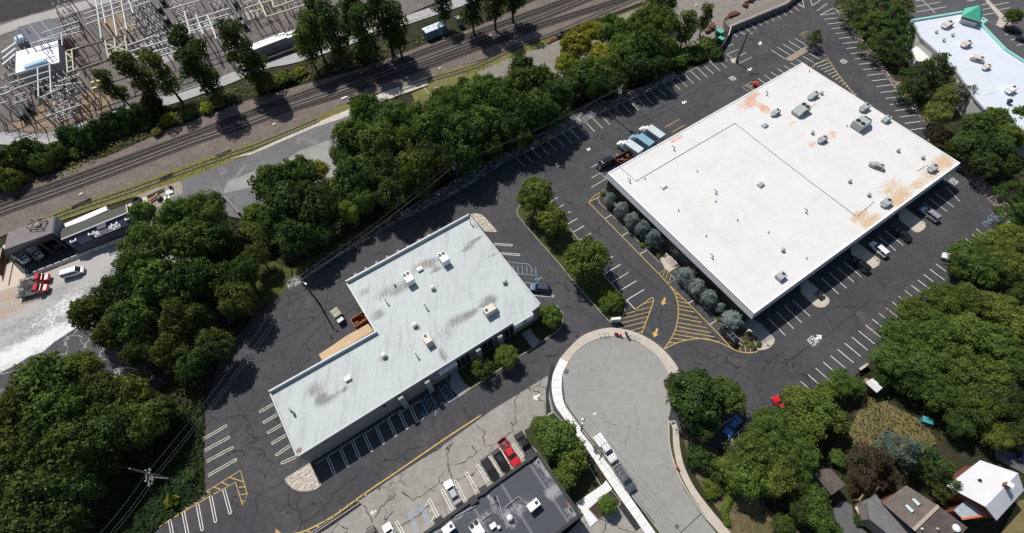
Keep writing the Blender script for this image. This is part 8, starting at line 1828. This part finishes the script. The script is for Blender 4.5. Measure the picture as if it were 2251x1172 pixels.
wood([(1690, 960, 50, 'B'), (1650, 1000, 50, 'B'), (1715, 1000, 48, 'K'), (1760, 1000, 40, 'B'), (1640, 1050, 46, 'C'), (1700, 1050, 46, 'K'), (1610, 1030, 36, 'K'), (1755, 1040, 30, 'B')], 'fine-leaved cypress-like tree by the curving tan sidewalk', 'fine-leaved trees by the tan sidewalk', 'fine', 1.25)
tree('oak', 1530, 872, 64, 'A', 'large round broadleaf tree standing over the road beside the blue car'); tree('oak', 1588, 872, 46, 'B', 'broadleaf tree joined to the right side of the large round one'); tree('fine', 1492, 850, 36, 'A', 'smaller crown joined to the left side of the large round tree'); tree('oak', 1543, 938, 36, 'A', 'smaller crown below the large round tree')
wood([(1535, 1005, 30, 'J'), (1560, 1020, 26, 'J'), (1580, 1045, 24, 'A')], 'dark green bush inside the bend of the tan sidewalk', 'bushes inside the sidewalk bend', 'shrub', 1.2)
tree('clipped', 1566, 1073, 22, 'K', 'rounded clipped shrub next to the tan sidewalk', None, 1.0, 'shrub')
for i in range(9): tree('clipped', 1612 - i * 4.2 + (i > 5) * (i - 5) * 7, 1082 + i * 8.5, 8.5, 'C', 'small bright shrub in the wavy hedge row below the sidewalk bend', 'shrubs of the wavy hedge row', 1.0, 'shrub')
wood([(1790, 1095, 34, 'B'), (1800, 1140, 34, 'B'), (1760, 1120, 30, 'A'), (1745, 1070, 34, 'A'), (1720, 1150, 26, 'L'), (1830, 1165, 22, 'B')], 'green tree between the garage and the bottom edge', 'trees below the garage', 'oak', .9)
tree('pine', 1925, 1015, 44, 'G', 'dark red-brown tree beside the brown house'); tree('pine', 1900, 1050, 34, 'G', 'smaller red-brown tree nearer the garage'); tree('pine', 1950, 1045, 34, 'G', 'red-brown tree touching the brown roof')
tree('pine', 1985, 990, 46, 'N', 'blue-grey cedar between the lawn and the brown house'); tree('pine', 2030, 1000, 36, 'J', 'dark green cedar next to the blue-grey one'); tree('pine', 2065, 1030, 40, 'J', 'dark green cedar against the white roof'); tree('pine', 2085, 1070, 32, 'J', 'dark green cedar in front of the brick gable'); tree('shrub', 1842, 1008, 20, 'B', 'rounded green bush on the shaded lawn above the garage', None, 1.0, 'shrub')
tree('shrub', 1890, 1143, 14, 'J', 'dark green bush at the driveway of the brown house', None, 1.0, 'shrub')
# --- islands and fronts
tree('oak', 1175, 428, 45, 'C', 'bright green tree at the top of the planted island'); tree('oak', 1214, 483, 38, 'C', 'bright green tree second on the planted island'); tree('oak', 1292, 566, 52, 'C', 'largest bright green tree, third on the planted island')
tree('clipped', 1344, 660, 31, 'K', 'broad clipped shrub by the monument sign', None, 1.0, 'shrub'); tree('oak', 1215, 695, 27, 'C', 'small bright tree beside the entrance of the grey building'); tree('clipped', 1196, 686, 14, 'K', 'low shrub tucked beside the entrance fascia', None, 1.0, 'shrub')
tree('fine', 1113, 783, 30, 'C', 'green spreading tree in the shady bed of the grey building'); tree('open', 1062, 808, 32, 'L', 'thin half-bare tree left of the spreading one in the shady bed')
tree('oak', 1225, 965, 50, 'B', 'green broadleaf tree between the felt roof and the white sidewalk'); tree('oak', 1258, 1005, 40, 'K', 'green tree overhanging the white sidewalk near the pickup'); tree('oak', 1190, 935, 26, 'B', 'green tree at the corner bed by the black pickup'); tree('oak', 1245, 1045, 32, 'B', 'green tree nearest the blue walkway')
tree('oak', 1336, 1110, 22, 'C', 'small round tree in the mulched court by the white walkway')
SP = [((1342, 440), 13), ((1366, 461), 16), ((1389, 485), 17), ((1412, 502), 18), ((1437, 524), 20), ((1508, 606), 21), ((1531, 631), 20), ((1558, 655), 20), ((1583, 676), 12.5), ((1610, 703), 22)]
for i, (q, r) in enumerate(SP):
    tree('blue', q[0], q[1], r * 1.1, 'E', ['blue spruce at the far end of the upper row, by the building corner', 'second blue spruce of the upper row from the building corner', 'middle blue spruce of the upper row along the dark wall', 'fourth blue spruce of the upper row, before the steps', 'blue spruce of the upper row nearest the entrance steps', 'blue spruce of the lower row nearest the entrance steps', 'second blue spruce below the entrance steps', 'middle blue spruce of the lower row along the dark wall', 'smallest blue spruce, fourth in the lower row', 'largest blue spruce at the end of the lower row, by the black car'][i], 'blue spruces along the white building', (1.3, 1.2, 1.1, 1.05, 1.0, .9, .95, 1.0, .9, .8)[i])
for q, c in (((1325, 425), 'C'), ((1412, 538), 'C'), ((1448, 560), 'F'), ((1487, 595), 'F'), ((1582, 702), 'K')): tree('clipped', q[0], q[1], 6.5, c, 'low green shrub in the mulch bed under the blue spruces', 'shrubs under the spruces', 1.0, 'shrub')
zv = Z(1500, 620, 5.86)
for q, c in (((825, 775), 'C'), ((870, 815), 'D'), ((930, 845), 'C'), ((985, 820), 'K'), ((990, 785), 'C'), ((940, 730), 'F')): tree('clipped', *zv(q)[0], 5.5, c, 'yellow-green shrub in the stone bed at the corner of the white building', 'shrubs in the corner stone bed', 1.0, 'shrub')
tree('open', *zv((880, 700))[0], 10, 'G', 'pinkish dry shrub in the stone bed at the corner of the white building', None, .5, 'shrub')
zk = Z(200, 980, 6.103); tree('shrub', *zk((1080, 740))[0], 15, 'D', 'bright yellow-green shrub on the dark ivy bank', None, .9, 'shrub'); tree('shrub', *zk((1340, 400))[0], 12, 'J', 'green shrub on the ivy bank beside the parking stalls', None, .9, 'shrub')
# --- loose ground cover
def cover(name, polys, n, size, col, label, zmax=.5):
    P = []
    for poly in polys:
        q = [(v.x, v.y) for v in ats(poly)]; xs = [v[0] for v in q]; ys_ = [v[1] for v in q]; A = abs(area(q)); k = 0; want = int(n * A); tries = 0
        while k < want and tries < want * 8:
            tries += 1; x, y = rng.uniform(min(xs), max(xs)), rng.uniform(min(ys_), max(ys_))
            if inside((x, y), q): P.append((x, y, rng.uniform(0.02, zmax))); k += 1
    P = np.array(P); N = rng.normal(size=(len(P), 3)) * .6; N[:, 2] += 1
    pt = .5 + .35 * np.sin(P[:, 0] * .7 + 1.3 * np.sin(P[:, 1] * .5)); T = np.clip(pt + rng.normal(scale=.2, size=len(P)), 0, 1)
    me = leaf_mesh(name, P, N, size * rng.uniform(.5, 1.5, len(P)), T); o = bpy.data.objects.new(name, me); COL.objects.link(o); o.color = (*GREEN[col], 1); o['kind'] = 'stuff'; o['label'] = label; return o
cover('ivy', [[(330, 1172), (452, 1086), (448, 1000), (452, 940), (440, 880), (400, 900), (330, 1010), (250, 1110), (200, 1172)]], 9, .40, 'P', 'dark ivy ground cover on the bank beside the parking stalls')
cover('undergrowth', [[(520, 560), (620, 560), (760, 500), (900, 430), (1100, 330), (1300, 240), (1480, 160), (1590, 110), (1500, 80), (1250, 150), (1100, 200), (900, 250), (760, 400), (600, 460), (530, 480)], [(420, 480), (520, 480), (540, 640), (470, 800), (440, 900), (330, 1010), (220, 1100), (150, 1000), (250, 850), (330, 700), (350, 560)]], 2.6, .55, 'A', 'dark leafy undergrowth beneath the tree belt')
cover('weeds', [[(120, 400), (250, 335), (380, 275), (470, 245), (540, 215), (660, 182), (800, 140), (930, 92), (940, 70), (800, 105), (660, 140), (560, 180), (440, 215), (300, 258), (140, 320), (0, 350), (0, 410)]], 2.2, .55, 'F', 'weedy scrub along the railway bank', .6)
cover('verge_weeds', [[(120, 468), (300, 408), (450, 350), (560, 318), (560, 330), (450, 374), (356, 408), (200, 458), (110, 488)], [(945, 172), (1050, 140), (1165, 100), (1235, 76), (1180, 106), (1050, 158)]], 2.5, .35, 'D', 'yellowish weeds over the old siding', .25)
cover('dry_grass', [[(1900, 870), (1940, 880), (1985, 905), (2040, 930), (2060, 975), (2000, 1010), (1900, 1000), (1860, 960), (1880, 920)]], 10, .30, 'M', 'tall dry tan grass in the garden clearing', .7)
cover('garden_leaves', [[(1500, 960), (1700, 1000), (1900, 870), (1960, 800), (2250, 520), (2330, 560), (2330, 1000), (2120, 1000), (2060, 960), (1960, 880), (1880, 900), (1880, 1000), (1760, 1172), (1600, 1100)], [(1850, -20), (1870, 60), (1950, 165), (2020, 250), (2060, 300), (2120, 350), (2230, 420), (2260, 380), (2200, 300), (2100, 260), (2020, 180), (1990, 30)]], 1.0, .5, 'A', 'leafy ground cover beneath the garden trees')
# a loose field of broken stones along the rock slopes, each too small to count
def rocks(name, polys, dens, smin, smax, m_, label):
    mb = MB(); g = random.Random(4)
    for poly in polys:
        q = [(v.x, v.y) for v in ats(poly)]; xs = [v[0] for v in q]; ys_ = [v[1] for v in q]; want = int(abs(area(q)) * dens); k = 0; tries = 0
        while k < want and tries < want * 10:
            tries += 1; x, y = g.uniform(min(xs), max(xs)), g.uniform(min(ys_), max(ys_))
            if not inside((x, y), q): continue
            k += 1; s = g.uniform(smin, smax); a = g.uniform(0, 6.28)
            b = [(s * g.uniform(.7, 1) * math.cos(a + t), s * g.uniform(.5, .9) * math.sin(a + t)) for t in (0, 1.2, 2.3, 3.3, 4.2, 5.2)]
            h = s * g.uniform(.5, .9); v = [(x + u, y + w, 0) for u, w in b] + [(x + u * .6 + s * .1, y + w * .6, h * g.uniform(.8, 1.2)) for u, w in b]
            mb.add(v, [(i, (i + 1) % 6, 6 + (i + 1) % 6, 6 + i) for i in range(6)] + [tuple(range(6, 12))], g.choice(range(len(m_))))
    o = mb.build(name, m_); o['kind'] = 'stuff'; o['label'] = label
RM = [mat('rock_a', (.36, .30, .26), .95, .3, 2), mat('rock_b', (.27, .22, .20), .95, .3, 2), mat('rock_c', (.45, .38, .33), .95, .3, 2)]
rocks('loose_rocks', [rk, [(2106, 362), (2125, 389), (2147, 415), (2178, 444), (2193, 464), (2215, 492), (2240, 480), (2210, 440), (2170, 405), (2135, 360), (2115, 350)]], 1.5, .22, .6, RM, 'reddish loose rocks along the eastern edge of the big lot')
RG = [mat('rip_a', (.28, .28, .28), .95, .3, 2), mat('rip_b', (.17, .17, .18), .95, .3, 2), mat('rip_c', (.42, .41, .39), .95, .3, 2)]
rocks('loose_riprap', [[(1120, 352), (1230, 297), (1319, 249), (1411, 208), (1471, 178), (1490, 168), (1480, 158), (1411, 190), (1340, 220), (1300, 225), (1230, 270), (1120, 330), (1000, 395), (860, 478), (780, 520), (690, 575), (630, 618), (632, 640), (662, 622), (680, 600), (782, 543), (860, 497), (1000, 426), (1050, 397)]], 1.3, .2, .5, RG, 'grey loose stones along the creek side of the lots')
RP = [mat('peb_a', (.62, .53, .45), .9), mat('peb_b', (.48, .40, .35), .9), mat('peb_c', (.72, .66, .60), .9)]
rocks('loose_pebbles', [Z(560, 980, 6.103)((735, 240), (885, 515), (820, 580), (740, 603), (580, 600), (430, 490), (420, 440)), Z(960, 440, 5.86)((440, 190), (570, 195), (700, 320), (760, 405), (620, 400), (520, 300))], 3.0, .16, .34, RP, 'pale rounded stones filling the two gravel islands')
bpy.context.view_layer.update()
